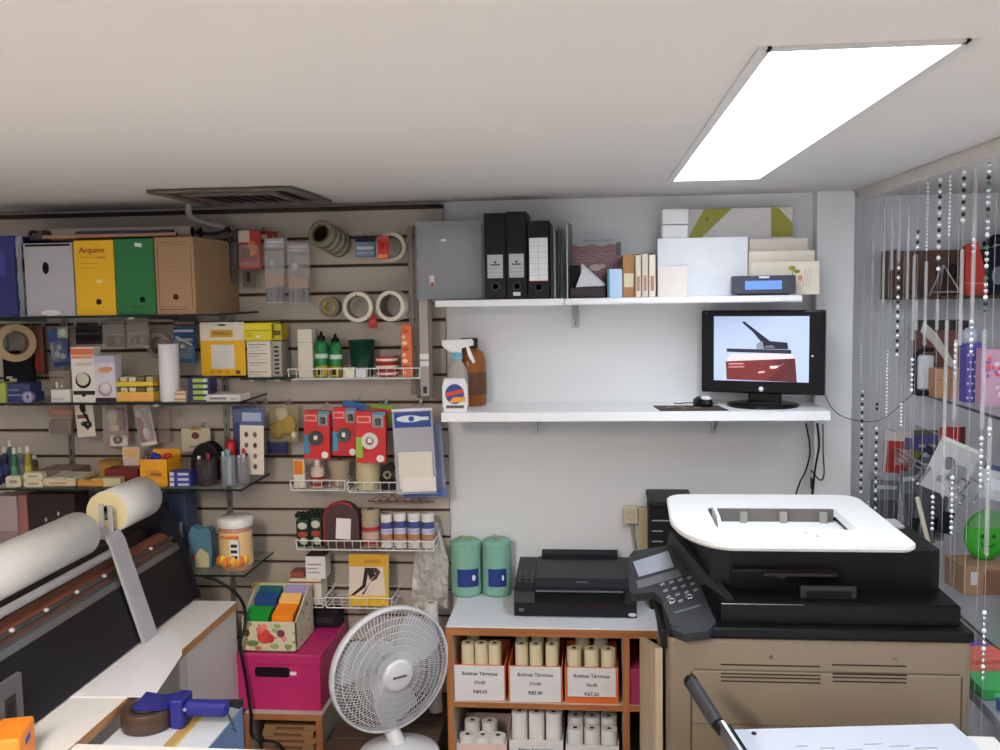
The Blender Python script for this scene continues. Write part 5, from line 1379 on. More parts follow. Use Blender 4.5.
# grey crumpled plastic bag beside the roll cabinet
t = thing('hanging_bag', 'crumpled translucent plastic bag hanging at the slat panel edge', 'bag', (aY(429, 560, 3.36).x, 3.36, 0))
random.seed(4)
q = MB(); vs, fs = [], []
NU, NV = 9, 14
ztop_, zbt_ = aY(440, 524, 3.33).z, aY(436, 612, 3.33).z
for j in range(NV):
    v_ = j / (NV - 1)
    wv2 = 0.02 + 0.045 * min(1, v_ * 2.2)
    for i in range(NU):
        u_2 = i / (NU - 1) * 2 - 1
        vs.append((u_2 * wv2 + 0.012 * (1 - v_), -0.012 * math.cos(u_2 * 4 + j) * (0.3 + v_) + random.uniform(-0.006, 0.006), ztop_ + (zbt_ - ztop_) * v_))
for j in range(NV - 1):
    for i in range(NU - 1):
        b = j * NU + i
        fs.append((b, b + 1, b + NU + 1, b + NU))
bagm = M((214, 212, 204), 0.25, alpha=0.6, var=0)
q.add(vs, fs, bagm, False); q.add([(x_ * 0.95, -y_ + 0.02, z_) for x_, y_, z_ in vs], fs, bagm, False); q.build('bag', t)
q = MB(); q.tube([(0.0, 0.005, ztop_), (0.006, 0.012, ztop_ + 0.02), (0.02, 0.014, ztop_ + 0.012), (0.018, 0.006, ztop_ - 0.006)], 0.003, bagm, 6); q.build('tied_handle', t)
t = thing('rolled_poster', 'white rolled poster leaning between the fan and the roll cabinet', 'roll', (aY(434, 620, 3.25).x, 3.25, aY(395, 746, 2.95).z - 0.018), rot=(-0.06, -0.035, 0))
q = MB(); q.lathe([(0.012, 0.002), (0.024, 0.002), (0.024, 0.39), (0.012, 0.39)], (0, 0, 0), M((222, 222, 220), 0.6), 24, 'z', False, True)
q.build('paper', t)
q = MB(); q.lathe([(0.01, 0.0), (0.012, 0.0), (0.012, 0.392), (0.01, 0.392)], (0, 0, 0), KRAFT, 16, 'z', False, True); q.build('core', t)

# ================================================================== STAND WITH PAPER ROLLS, PRINTER
ZT = 0.652
YC = 3.043
edgew = wood((150, 92, 52), (182, 120, 72), 0, 0.5, 4)
edgev = wood((150, 92, 52), (182, 120, 72), 2, 0.5, 4)
cx0, cx1, cxd = aY(446, 640, YC).x, 0.30, aY(626, 640, YC).x
t = thing('shelf_cabinet', 'white topped shelf cabinet with wood edging holding the paper roll bins', 'cabinet', (0, YC, 0))
q = MB(); q.box(cx0, cx1, 0.002, 0.4, ZT - 0.03, ZT, M((226, 230, 236), 0.4), 0.001); q.build('top', t)
q = MB(); q.box(cx0 - 0.001, cx1, 0, 0.003, ZT - 0.03, ZT - 0.004, edgew); q.build('top_edging', t)
inn = M((196, 190, 182), 0.6)
for (x, lab) in ((cx0, None), (cxd - 0.011, None), (cx1 - 0.022, None)):
    q = MB(); q.box(x, x + 0.022, 0.003, 0.395, 0, ZT - 0.03, inn); sp = q.build('side_panel', t)
    q = MB(); q.box(x, x + 0.022, 0, 0.003, 0, ZT - 0.03, edgev); q.build('edging', sp)
za = aY(520, 700, YC).z
zsh = [za - 0.012, 0.13]
for z in zsh:
    for (a, b) in ((cx0 + 0.022, cxd - 0.011), (cxd + 0.011, cx1 - 0.022)):
        q = MB(); q.box(a, b, 0.003, 0.395, z - 0.018, z, inn); sh = q.build('shelf', t)
        q = MB(); q.box(a, b, 0, 0.003, z - 0.018, z, edgew); q.build('edging', sh)
q = MB(); q.box(cx0 + 0.02, cx1 - 0.02, 0.395, 0.4, 0, ZT - 0.03, M((92, 70, 54), 0.8)); q.build('back_panel', t)

orange = M((222, 112, 58), 0.6)
label_white = M((226, 226, 230), 0.7)


def rollbin(where, p0, p1, zs, hb, lab, lines, colbox, rollcol, rows, rr, rh, fill):
    """open bin with paper rolls standing in it"""
    a, b = aY(p0, 690, YC + 0.012), aY(p1, 690, YC + 0.012)
    w = b.x - a.x
    x = (a.x + b.x) / 2
    D = 0.24
    zs += 0.0006
    t = thing('storage_bin', where[0], 'bin', (x, YC + 0.012, zs), 0, 'paper roll bins')
    q = MB()
    m = colbox
    q.box(-w / 2, w / 2, 0, 0.003, 0, hb, m); q.box(-w / 2, w / 2, D - 0.003, D, 0, hb, m)
    q.box(-w / 2, -w / 2 + 0.003, 0.003, D - 0.003, 0, hb, m); q.box(w / 2 - 0.003, w / 2, 0.003, D - 0.003, 0, hb, m)
    q.box(-w / 2 + 0.003, w / 2 - 0.003, 0.003, D - 0.003, 0.0002, fill, M((70, 50, 40), 0.8))
    q.build('body', t)
    q = MB()
    if lab:
        q.prism([(-w / 2 + lab[0] * w, lab[2] * hb), (-w / 2 + lab[1] * w, lab[2] * hb + 0.003), (-w / 2 + lab[1] * w, hb - 0.002), (-w / 2 + lab[0] * w, hb - 0.002)], -0.0014, 0.0, label_white)
        if lab[2] > 0.05:
            q.tube([(-w / 2 + lab[0] * w, -0.002, lab[2] * hb), (-w / 2 + lab[1] * w, -0.003, lab[2] * hb + 0.002)], 0.0012, M((240, 236, 226)), 5)
        for k, (tx, sz) in enumerate(lines):
            q.text(tx, sz, (0.0, -0.0018, hb * (0.76 - 0.25 * k)), INK, bold=0.0002)
        q.build('label', t)
    n = 0
    for ri, (dy, xs) in enumerate(rows):
        for ci, xx in enumerate(xs):
            lb = 'paper roll standing %s in %s' % (where[2][ri][ci], where[1])
            r = thing('paper_roll', rollcol[1] + ' ' + lb, 'paper roll', (x + xx * w, YC + 0.012 + dy, zs + fill + 0.0006), 0, 'paper rolls in ' + where[1])
            q = MB(); hh = rh[ri]
            q.lathe([(0.0075, 0.0), (rr, 0.0), (rr, hh), (0.0075, hh)], (0, 0, 0), M(rollcol[0], 0.75, var=0.03), 24, 'z', False, True)
            q.tube([(rr, 0, 0.002), (rr * 1.0, 0.0, hh - 0.001)], 0.0007, M((200, 196, 176)), 5)
            q.build('paper', r)
            q = MB(); q.lathe([(0.0048, -0.0), (0.0075, -0.0), (0.0075, hh + 0.0005), (0.0048, hh + 0.0005)], (0, 0, 0), M((60, 52, 46), 0.8), 16, 'z', False, True)
            q.build('core', r)
    return t


cream = ((236, 228, 196), 'cream')
whitep = ((240, 240, 242), 'white')
F3 = ['front left', 'front centre', 'front right']
B3_ = ['at the back left', 'at the back centre', 'at the back right']
M3 = ['in the middle left', 'in the middle centre', 'in the middle right']
z1 = zsh[0]
hb1 = aY(500, 667, YC).z - z1
rt = aY(500, 645, YC + 0.05).z - z1
f1 = 0.004
rollbin(('orange bin with a full white price label at the upper left', 'the upper left bin', [F3, ['back left']]), 454.8, 505.5, z1, hb1, (0.0, 0.98, 0.0),
        [('Bobinas Térmicas', 0.0165), ('57x30', 0.015), ('R$4,20', 0.0165)], orange, cream, [(0.055, (-0.27, 0.0, 0.27)), (0.16, (-0.24,))], 0.0215, (rt - f1, rt - f1 + 0.004), f1)
rollbin(('orange bin with a white price label in the upper middle', 'the upper middle bin', [F3, B3_]), 508.5, 562.5, z1, hb1, (0.03, 0.97, 0.0),
        [('Bobinas Térmicas', 0.0165), ('57x40', 0.015), ('R$5,40', 0.0165)], orange, cream, [(0.055, (-0.27, 0.0, 0.30)), (0.15, (-0.30, 0.0, 0.30))], 0.0215, (rt - f1, rt - f1 + 0.01), f1)
rollbin(('orange bin with a shorter torn white price label at the upper right', 'the upper right bin', [F3, ['back left', 'back right']]), 565, 618.4, z1, hb1, (0.05, 0.95, 0.2),
        [('Bobinas Térmicas', 0.0165), ('76x30', 0.015), ('R$7,20', 0.0165)], orange, cream, [(0.055, (-0.33, 0.0, 0.32)), (0.16, (-0.18, 0.18))], 0.0235, (rt - f1 - 0.012, rt - f1 + 0.014), f1)
z2 = zsh[1]
hbl = aY(480, 746, YC).z - z2
fl = 0.004
pinkb = M((232, 206, 204), 0.7)
rollbin(('pale pink bin of flat white rolls at the lower left', 'the lower left bin', [['front left', 'front centre', 'front right'], ['back left', 'back centre']]), 455.4, 505.5, z2, hbl, None, [], pinkb, whitep, [(0.04, (-0.31, 0.0, 0.31)), (0.105, (-0.26, 0.1))], 0.0265, (hbl + 0.01, hbl + 0.03), fl)
hbm = aY(530, 742, YC).z - z2
rollbin(('pale bin of tall white rolls in the lower middle', 'the lower middle bin', [F3, B3_]), 508.5, 562.5, z2, hbm, (0.0, 1.0, 0.0), [('Bobinas Autocopiativas', 0.0125), ('57x22', 0.015)], M((214, 210, 208), 0.7), whitep,
        [(0.04, (-0.32, 0.0, 0.32)), (0.11, (-0.32, 0.0, 0.32))], 0.026, (hbm + 0.078, hbm + 0.093), 0.004)
hbr = aY(590, 747, YC).z - z2
rollbin(('pale grey bin with three rows of white rolls at the lower right', 'the lower right bin', [F3, M3, B3_]), 565, 618.6, z2, hbr, (0.0, 1.0, 0.0), [('Bobinas', 0.0125)], M((206, 208, 216), 0.7), whitep,
        [(0.04, (-0.32, 0.0, 0.32)), (0.105, (-0.32, 0.0, 0.32)), (0.17, (-0.32, 0.0, 0.32))], 0.026, (hbr + 0.036, hbr + 0.05, hbr + 0.062), 0.004)
# magenta box in the right hand bay
x = (cxd + 0.011 + cx1 - 0.022) / 2
t = thing('storage_bin', 'magenta bin with a white label at the dark right end of the cabinet', 'bin', (x - 0.002, YC + 0.012, z1 + 0.0006))
mg = M((170, 44, 96), 0.5)
q = MB(); w = cx1 - 0.022 - cxd - 0.011 - 0.006
q.box(-w / 2, w / 2, 0, 0.24, 0, 0.12, mg, 0.002); q.build('body', t)
q = MB(); q.decal(-w * .2, w * .3, 0.02, 0.09, -0.0004, label_white); q.build('label', t)
for k, xx in enumerate((-0.02, 0.035)):
    r = thing('paper_roll', ['cream paper roll lying upright on the magenta bin near the divider', 'cream paper roll on the magenta bin close to the plywood board'][k], 'paper roll', (x + xx, YC + 0.06, z1 + 0.1208), 0, 'rolls on the magenta bin')
    q = MB(); q.lathe([(0.0075, 0.0), (0.021, 0.0), (0.021, 0.02), (0.0075, 0.02)], (0, 0, 0), M(cream[0], 0.75), 24, 'z', False, True); q.build('paper', r)

# teal twine rolls -------------------------------------------------
teal = M((132, 182, 162), 0.8, var=0.25, scale=140, bump=0.5)
for i, (p0, p1, pt, yy) in enumerate(((449, 480.5, 542, 3.345), (480.8, 511, 541.5, 3.35))):
    a, b = aY(p0, 570, yy), aY(p1, 570, yy)
    r = (b.x - a.x) / 2 - 0.0015
    h = aY((p0 + p1) / 2, pt, yy).z - ZT
    t = thing('twine_roll', ['teal twine roll with a blue label, on the slat panel side of the cabinet', 'teal twine roll with a torn blue label next to the black printer'][i], 'twine', ((a.x + b.x) / 2, yy + 0.04, ZT), 0.4 - 0.9 * i, 'teal twine rolls')
    q = MB()
    prof = [(0.012, 0.0), (r * 0.86, 0), (r * 0.97, 0.008)]
    for k in range(22):
        zz = 0.01 + (h - 0.02) * k / 21
        prof.append((r * (0.985 + 0.014 * (k % 2)), zz))
    prof += [(r * 0.95, h - 0.006), (r * 0.8, h), (0.012, h)]
    q.lathe(prof, (0, 0, 0), teal, 28); q.build('twine', t)
    q = MB()
    a0, a1 = (-2.45, -0.95) if i == 0 else (-1.6, -0.3)
    n = 12
    vs = []
    for k in range(n + 1):
        aa = a0 + (a1 - a0) * k / n
        for z in (h * 0.2, h * 0.52):
            vs.append(((r + 0.001) * math.cos(aa), (r + 0.001) * math.sin(aa), z))
    q.add(vs, [(2 * k, 2 * k + 2, 2 * k + 3, 2 * k + 1) for k in range(n)], M((34, 56, 130)))
    aa = (a0 + a1) / 2 + 0.35
    q.sphere(((r + 0.0012) * math.cos(aa), (r + 0.0012) * math.sin(aa), h * 0.36), (0.007, 0.002, 0.011), M((225, 228, 240)))
    q.build('label', t)
    q = MB(); q.tube([(0.012, 0, h), (0.0, -0.01, h + 0.008), (-0.015, 0.005, h + 0.012), (-0.02, 0.02, h + 0.004)], 0.003, M((190, 180, 110), 0.8), 6); q.build('loose_end', t)

# black inkjet printer ----------------------------------------------
pa, pb = aZ(514, 618, ZT), aZ(637, 620, ZT)
pxc = (pa.x + pb.x) / 2
pw = pb.x - pa.x
pyf = aZ(575, 618, ZT).y
ph = aY(560, 556, 3.3).z - ZT
t = thing('inkjet_printer', 'black all-in-one inkjet printer on the white cabinet top', 'printer', (pxc, pyf, ZT))
pk = M((30, 31, 36), 0.4)
pk2 = M((24, 24, 28), 0.3)
hz = 0.105
q = MB()
q.prism([(0.004, 0.004), (0.26, 0.004), (0.26, 0.12), (0.012, 0.088), (0.0, 0.05)], -pw / 2, pw / 2, pk, 'x')
q.build('body', t)
q = MB()
q.prism([(0.004, hz * 0.50), (0.0, hz * 0.48), (-0.004, hz * 0.8), (0.006, hz * 0.86), (0.01, hz * .86)], -pw * 0.33, pw * 0.4, pk2, 'x')
q.box(-pw * .32, pw * .39, -0.006, 0.004, hz * 0.86, hz * 0.885, M((150, 152, 158), 0.3, 0.5))
q.build('output_tray', t)
q = MB()
q.prism([(0.004, 0.0895), (0.25, 0.121), (0.255, 0.138), (0.24, 0.141), (0.05, 0.121), (0.004, 0.105)], -pw * 0.33, pw / 2 - 0.004, M((38, 40, 46), 0.3), 'x')
lid = q.build('scanner_lid', t)
q = MB()
q.prism([(0.003, 0.0895), (0.25, 0.121), (0.255, 0.136), (0.24, 0.138), (0.05, 0.118), (0.003, 0.102)], -pw / 2 + 0.003, -pw * 0.335, M((34, 35, 40), 0.35), 'x')
cp = q.build('control_panel', t)
q = MB()
for i in range(3):
    for j in range(4):
        yy = 0.015 + j * 0.017
        yy += 0.02
        q.sphere((-pw * 0.46 + i * 0.022, yy, 0.104 + yy * 0.27), (0.005, 0.005, 0.003), M((86, 88, 94), 0.4), 10, 6)
q.build('buttons', cp)
q = MB(); q.text('EPSON', 0.013, (pw * 0.06, 0.028, 0.1143), M((150, 152, 158), 0.3, 0.4), rot=Matrix.Rotation(0.335, 4, 'X')); q.build('lettering', lid)
q = MB()
q.prism([(0.235, 0.139), (0.262, 0.141), (0.272, 0.158), (0.266, 0.162), (0.235, 0.152)], -pw * 0.3, pw * 0.36, pk, 'x')
q.build('paper_support', t)
q = MB(); q.decal(-pw * .05, pw * .25, hz * 0.34, hz * 0.44, 0.001, M((44, 24, 36), 0.4)); q.build('front_slot', t)
q = MB(); q.decal(pw * .43, pw * .495, 0.008, 0.02, 0.002, M((222, 224, 228), 0.4), 'o', 0.004); q.decal(-pw * .46, -pw * .42, 0.02, 0.03, 0.002, M((90, 92, 98), 0.4), t=0.003); q.build('badge', t)
for (xx, yy) in ((-pw * .42, 0.03), (pw * .42, 0.03), (-pw * .42, 0.23), (pw * .42, 0.23)):
    q = MB(); q.lathe([(0.008, 0), (0.008, 0.005)], (xx, yy, 0), BLACK, 12); q.build('rubber_foot', t)

# socket box, cream trunking, black tower --------------------------------
a, b = aY(623, 507, 3.42), aY(638, 524, 3.42)
t = thing('wall_socket', 'cream socket box on the wall left of the black tower', 'socket', ((a.x + b.x) / 2, YB, (a.z + b.z) / 2))
w, h = b.x - a.x, a.z - b.z
cr_ = M((206, 194, 166), 0.5)
q = MB(); q.box(-w / 2, w / 2, -0.036, 0, -h / 2, h / 2, cr_, 0.005); q.build('box', t)
q = MB(); q.ring((0, -0.036, 0), 0.015, 0.012, -0.001, 0.001, M((180, 168, 140))); q.build('outlet', t)
q = MB(); q.tube([(0.005, -0.02, -h / 2), (0.01, -0.014, -h / 2 - 0.05), (0.02, -0.02, -h / 2 - 0.12), (0.02, -0.02, -0.245)], 0.005, M((170, 164, 154)), 8); q.build('cable', t)
a, b = aY(638.5, 508, 3.40), aY(649, 547, 3.40)
t = thing('power_adapter', 'cream power adapter block between the socket and the black tower', 'adapter', ((a.x + b.x) / 2, 3.40, ZT))
q = MB(); q.box(-0.018, 0.018, 0, 0.03, 0, a.z - ZT, M((196, 178, 140), 0.6), 0.004); q.build('body', t)
q = MB(); q.box(-0.012, 0.012, -0.001, 0.001, 0.1, 0.16, M((214, 200, 168), 0.6)); q.build('label', t)
x, w, h = dims(650, 693, 501, ZT, 3.24)
t = thing('computer_tower', 'black computer tower behind the copier panel', 'computer', (x, 3.24, ZT))
q = MB(); q.box(-w / 2, w / 2, 0, 0.19, 0, h - 0.02, BLKMATT, 0.004); q.build('case', t)
q = MB(); q.box(-w / 2 - 0.004, w / 2 + 0.004, -0.006, 0.195, h - 0.02, h, M((34, 34, 36), 0.5), 0.004); q.build('top_cover', t)
q = MB()
for k in range(4):
    z_ = h - 0.07 - 0.036 * k
    q.box(-w * 0.46, -w * 0.2 if k else w * 0.4, -0.0012, 0.0005, z_, z_ + 0.004, M((150, 150, 154), 0.4))
q.build('drive_slots', t)

# cables hanging under the lower shelf
for i, (pts, r, lb) in enumerate((
    ([(806, 423), (810, 450), (806, 470), (800, 482), (794, 500)], 0.003, 'black cable crossing below the lower shelf end'),
    ([(817, 423), (819, 445), (815, 470), (812, 500)], 0.0035, 'thick black cable hanging straight below the monitor'),
    ([(823, 424), (823, 450), (824, 474), (820, 480), (811, 470)], 0.0022, 'thin black cable looping beside the white column'))):
    q = MB(); P = [aY(px, py, 3.40 - 0.012 * i) for px, py in pts]
    sm = smooth_(P, 5)
    q.tube(sm, r, BLACK, 6)
    solo(q, 'hanging_cable', lb, 'cable', group='cables under the lower shelf')
c = aY(815, 484, 3.41)
q = MB(); q.box(-0.012, 0.012, -0.014, 0.014, -0.02, 0.02, BLACK, 0.003)
for s_ in (-0.005, 0.005):
    q.cyl((s_, -0.014, 0), (s_, -0.02, 0), 0.002, CHROME, 8)
t = thing('hanging_plug', 'black plug at the end of the cables by the column', 'plug', (c.x, 3.42, c.z)); q.build('body', t)


q = MB(); q.tube(smooth_([aY(821, 385, 3.37), aY(832, 408, 3.365), aY(850, 419, 3.36), aY(880, 420, 3.35), aY(908, 398, 3.34), aY(914, 391, 3.34)]), 0.0016, M((60, 62, 66)), 6)
solo(q, 'hanging_cable', 'thin dark cable drooping from the monitor through the bead curtain', 'cable')

# ================================================================== COPIER
bg = M((132, 117, 98), 0.5, var=0.03, scale=3)
bgd = M((92, 80, 66), 0.6)
CX0, CX1, CY0, CY1 = 0.178, 0.885, 2.30, 2.76
ZR = 0.903
t = thing('photocopier', 'big beige and black photocopier with a white document tray on top', 'photocopier', ((CX0 + CX1) / 2, CY0, 0))
ox, oy = (CX0 + CX1) / 2, CY0


def L(x, y, z):
    return (x - ox, y - oy, z)


q = MB(); q.box(CX0 - ox, CX1 - ox, 0, CY1 - oy, 0.02, ZR, bg, 0.012); q.build('body', t)
# service door outline panel
dx0, dx1 = aY(692, 675, CY0).x - ox, aY(961, 672, CY0).x - ox
dzt = aY(700, 670, CY0).z
q = MB(); q.box(dx0, dx1, -0.006, 0.001, 0.1, dzt, bg, 0.005, 3); door = q.build('service_door', t)
q = MB()
q.tube([(dx0 - 0.002, -0.0005, 0.1), (dx0 - 0.002, -0.0005, dzt - 0.006), (dx0 + 0.006, -0.0005, dzt + 0.002), (dx1 - 0.006, -0.0005, dzt + 0.002), (dx1 + 0.002, -0.0005, dzt - 0.006), (dx1 + 0.002, -0.0005, 0.1)], 0.0022, bgd, 6)
q.build('door_gap', t)
q = MB()
for (p0, p1) in ((720.5, 820), (832, 906)):
    x0, x1 = aY(p0, 670, CY0).x - ox, aY(p1, 672, CY0).x - ox
    for k, py in enumerate((673.5, 677, 681)):
        z_ = aY((p0 + p1) / 2, py, CY0).z
        q.box(x0, x1, -0.0066, -0.0055, z_ - 0.0016, z_ + 0.0016, M((40, 32, 26), 0.7))
q.build('vent_slots', door)
q = MB()
for (p0, p1) in ((720.5, 820), (832, 906)):
    x0, x1 = aY(p0, 665, CY0).x - ox, aY(p1, 666, CY0).x - ox
    z_ = aY((p0 + p1) / 2, 665.5, CY0).z
    q.box(x0, x1, -0.0008, 0.0004, z_ - 0.0016, z_ + 0.0016, M((40, 32, 26), 0.7))
q.build('upper_vent_slots', t)
q = MB(); zz = aY(800, 725, CY0).z; q.box(dx0, dx1, -0.0066, -0.0056, zz - 0.001, zz + 0.001, bgd); q.build('door_seam', door)
q = MB(); c_ = aY(771, 657, CY0); q.sphere((c_.x - ox, 0, c_.z), (0.004, 0.0015, 0.006), bgd); c_ = aY(895, 659, CY0); q.sphere((c_.x - ox, 0, c_.z), (0.006, 0.001, 0.002), bgd); q.build('scuff', t)
bk = M((13, 12, 14), 0.4)
bk.node_tree.nodes['Principled BSDF'].inputs['Specular IOR Level'].default_value = 0.25
q = MB(); q.box(CX0 - ox - 0.004, CX1 - ox + 0.004, -0.006, CY1 - oy + 0.004, ZR, ZR + 0.026, bk, 0.006); q.build('top_rim', t)
q = MB(); q.box(CX1 - ox - 0.0005, CX1 - ox + 0.005, 0.02, CY1 - oy - 0.02, 0.05, ZR - 0.02, M((166, 158, 146), 0.5), 0.002); q.build('side_panel', t)
# scanner lid slab
zs0, zs1 = ZR + 0.028, aY(850, 604, 2.33).z
q = MB()
pl = [(0.305 - ox, 0.03), (0.868 - ox, 0.03), (0.872 - ox, 0.44), (0.22 - ox, 0.44)]
q.prism(pl, zs0, zs1 - 0.004, bk, 'z')
q.prism([(0.309 - ox, 0.034), (0.864 - ox, 0.034), (0.868 - ox, 0.436), (0.224 - ox, 0.436)], zs1 - 0.004, zs1, bk, 'z')
lidc = q.build('scanner_lid', t)
q = MB(); q.tube([(0.306 - ox, 0.0295, zs1 - 0.004), (0.5 - ox, 0.0295, zs1 - 0.004)], 0.0012, M((150, 150, 156), 0.2, 0.6), 6); q.build('edge_strip', lidc)
# sloped left cheek of the feeder
q = MB()
q.add([L(0.305, CY0 + 0.03, zs0), L(0.325, CY0 + 0.05, zs1), L(0.215, CY0 + 0.46, 1.05), L(0.19, CY0 + 0.45, zs0), L(0.25, CY0 + 0.46, 1.05), L(0.34, CY0 + 0.06, zs1)],
      [(0, 1, 2, 3), (1, 5, 4, 2), (0, 3, 4, 5), (2, 4, 3), (0, 5, 1)], M((44, 43, 47), 0.4))
q.build('feeder_cheek', t)
# feeder body
zf = 1.083
q = MB()
fp = [(0.295 - ox, 0.16), (0.34 - ox, 0.145), (0.84 - ox, 0.145), (0.862 - ox, 0.16), (0.862 - ox, 0.44), (0.25 - ox, 0.44)]
q.prism(fp, zs1, zf, bk, 'z'); feeder = q.build('document_feeder', t)
q = MB(); q.box(0.42 - ox, 0.6 - ox, 0.1, 0.15, zs1 + 0.045, zs1 + 0.052, M((44, 38, 40), 0.4)); q.box(0.35 - ox, 0.5 - ox, 0.12, 0.15, zs1 + 0.05, zs1 + 0.056, M((34, 32, 34), 0.4)); q.build('output_ledge', feeder)
h0 = aY(797, 598, 2.4)
q = MB(); q.box(h0.x - ox, h0.x - ox + 0.135, 0.06, 0.075, zs1 + 0.0, zs1 + 0.032, M((46, 44, 48), 0.35), 0.004); q.box(h0.x - ox + 0.014, h0.x - ox + 0.121, 0.0585, 0.06, zs1 + 0.006, zs1 + 0.022, M((10, 10, 12), 0.5)); q.build('lid_handle', lidc)
q = MB(); q.tube([L(0.44, 2.438, 1.035), L(0.455, 2.435, 1.02), L(0.475, 2.435, 1.014), L(0.485, 2.437, 1.03)], 0.004, M((96, 92, 94), 0.4), 8); q.build('lever', feeder)
# white tray cover with the rectangular well
zt0, zt1 = 1.100, 1.122
wt = M((244, 244, 242), 0.35, var=0.02)


X0, X1, Y0_, Y1_ = 0.205, 0.779, 2.36, 2.93
out = rarc_(X0 + 0.14, Y0_ + 0.26, 0.14, PI, 1.5 * PI, 14, 0.26) + rarc_(X1 - 0.03, Y0_ + 0.03, 0.03, 1.5 * PI, 2 * PI, 5) + rarc_(X1 - 0.06, Y1_ - 0.06, 0.06, 0, PI / 2, 6) + rarc_(X0 + 0.07, Y1_ - 0.06, 0.06, PI / 2, PI, 6)
hx0, hx1, hy0, hy1 = 0.318, 0.672, 2.50, 2.745
inner = rarc_(hx0 + 0.02, hy0 + 0.02, 0.02, PI, 1.5 * PI, 4) + rarc_(hx1 - 0.02, hy0 + 0.02, 0.02, 1.5 * PI, 2 * PI, 4) + rarc_(hx1 - 0.02, hy1 - 0.02, 0.02, 0, PI / 2, 4) + rarc_(hx0 + 0.02, hy1 - 0.02, 0.02, PI / 2, PI, 4)
bm = bmesh.new()
def loopv(pts, z): return [bm.verts.new(L(x, y, z)) for x, y in pts]
cx_, cy_ = (X0 + X1) / 2, (Y0_ + Y1_) / 2
oc = [(cx_ + (x - cx_) * 0.975, cy_ + (y - cy_) * 0.975) for x, y in out]
vo0, vo1, vo2 = loopv(oc, zt0), loopv(out, zt0 + 0.008), loopv(out, zt1 - 0.004)
vo3 = loopv([(cx_ + (x - cx_) * 0.985, cy_ + (y - cy_) * 0.985) for x, y in out], zt1)
vi1, vi0 = loopv(inner, zt1), loopv(inner, zt0)
for A, B in ((vo0, vo1), (vo1, vo2), (vo2, vo3), (vi1, vi0)):
    n = len(A)
    for k in range(n):
        bm.faces.new((A[k], A[(k + 1) % n], B[(k + 1) % n], B[k]))
for A, B in ((vo3, vi1), (vo0, vi0)):
    es = []
    for V in (A, B):
        for k in range(len(V)):
            e = bm.edges.get((V[k], V[(k + 1) % len(V)]))
            es.append(e)
    bmesh.ops.triangle_fill(bm, edges=es, use_beauty=True)
q = MB(); q.frombm(bm, wt)
cover = q.build('tray_cover', t)
q = MB()
zfl = 1.1005
q.box(hx0 - ox - 0.01, hx1 - ox + 0.01, hy0 - oy - 0.01, hy1 - oy + 0.004, zf + 0.0005, zf + 0.002, M((238, 238, 238), 0.5)); q.build('well_floor', cover)
gm = M((104, 100, 96), 0.6)
q = MB()
q.box(hx0 - ox + 0.004, hx1 - ox - 0.004, hy1 - oy - 0.012, hy1 - oy - 0.004, zf + 0.002, zt1 - 0.001, gm)
for xx in (0.09, 0.2, 0.31):
    q.box(hx0 - ox + xx, hx0 - ox + xx + 0.02, hy1 - oy - 0.03, hy1 - oy - 0.01, zf + 0.002, zt1 - 0.008, M((150, 147, 142), 0.6), 0.002)
q.build('feed_slot', cover)
q = MB()
q.prism([(hy0 - oy + 0.06, zf + 0.002), (hy1 - oy - 0.02, zf + 0.002), (hy1 - oy - 0.03, zt1 + 0.016), (hy0 - oy + 0.1, zt1 + 0.006)], hx0 - ox + 0.012, hx0 - ox + 0.02, wt, 'x'); q.build('paper_guide', cover)
q = MB()
for (xx, yy) in ((0.21, -0.04), (0.232, -0.075)):
    q.prism([(hx0 - ox + xx, hy0 - oy + yy), (hx0 - ox + xx + 0.012, hy0 - oy + yy), (hx0 - ox + xx + 0.006, hy0 - oy + yy + 0.02)], zt1, zt1 + 0.001, M((196, 190, 180)), 'z')
q.build('size_marks', cover)
q = MB()
for (a_, b_, c_, d_) in ((0.27, 0.76, 2.45, hy0 - 0.006), (0.27, 0.80, hy1 + 0.006, 2.76), (0.262, hx0 - 0.006, hy0 - 0.006, hy1 + 0.006), (hx1 + 0.006, 0.80, hy0 - 0.006, hy1 + 0.006)):
    q.box(a_ - ox, b_ - ox, c_ - oy, d_ - oy, zf, zt0 + 0.001, bk)
q.build('well_frame', feeder)
# hinge / back pad of the white cover on the right
q = MB(); q.box(0.74 - ox, 0.84 - ox, 0.36, 0.44, zf, zf + 0.012, M((170, 170, 170), 0.4), 0.004); q.build('hinge', feeder)
# tilted control panel on the left
p0 = (0.15, 2.26, 0.915)
nrm = Vector((-0.10, -0.20, 1.0)).normalized()


def PP(px, py, off=0.0):
    v = aP(px, py, p0, nrm) + nrm * off
    return Vector((v.x - ox, v.y - oy, v.z))


def slab(q, pix, th, m, off=0.0):
    top = [PP(px, py, off) for px, py in pix]
    bot = [v - nrm * th for v in top]
    n = len(top)
    q.add(top + bot, [tuple(range(n)), tuple(range(n, 2 * n))[::-1]] + [(i, (i + 1) % n, n + (i + 1) % n, n + i) for i in range(n)], m)


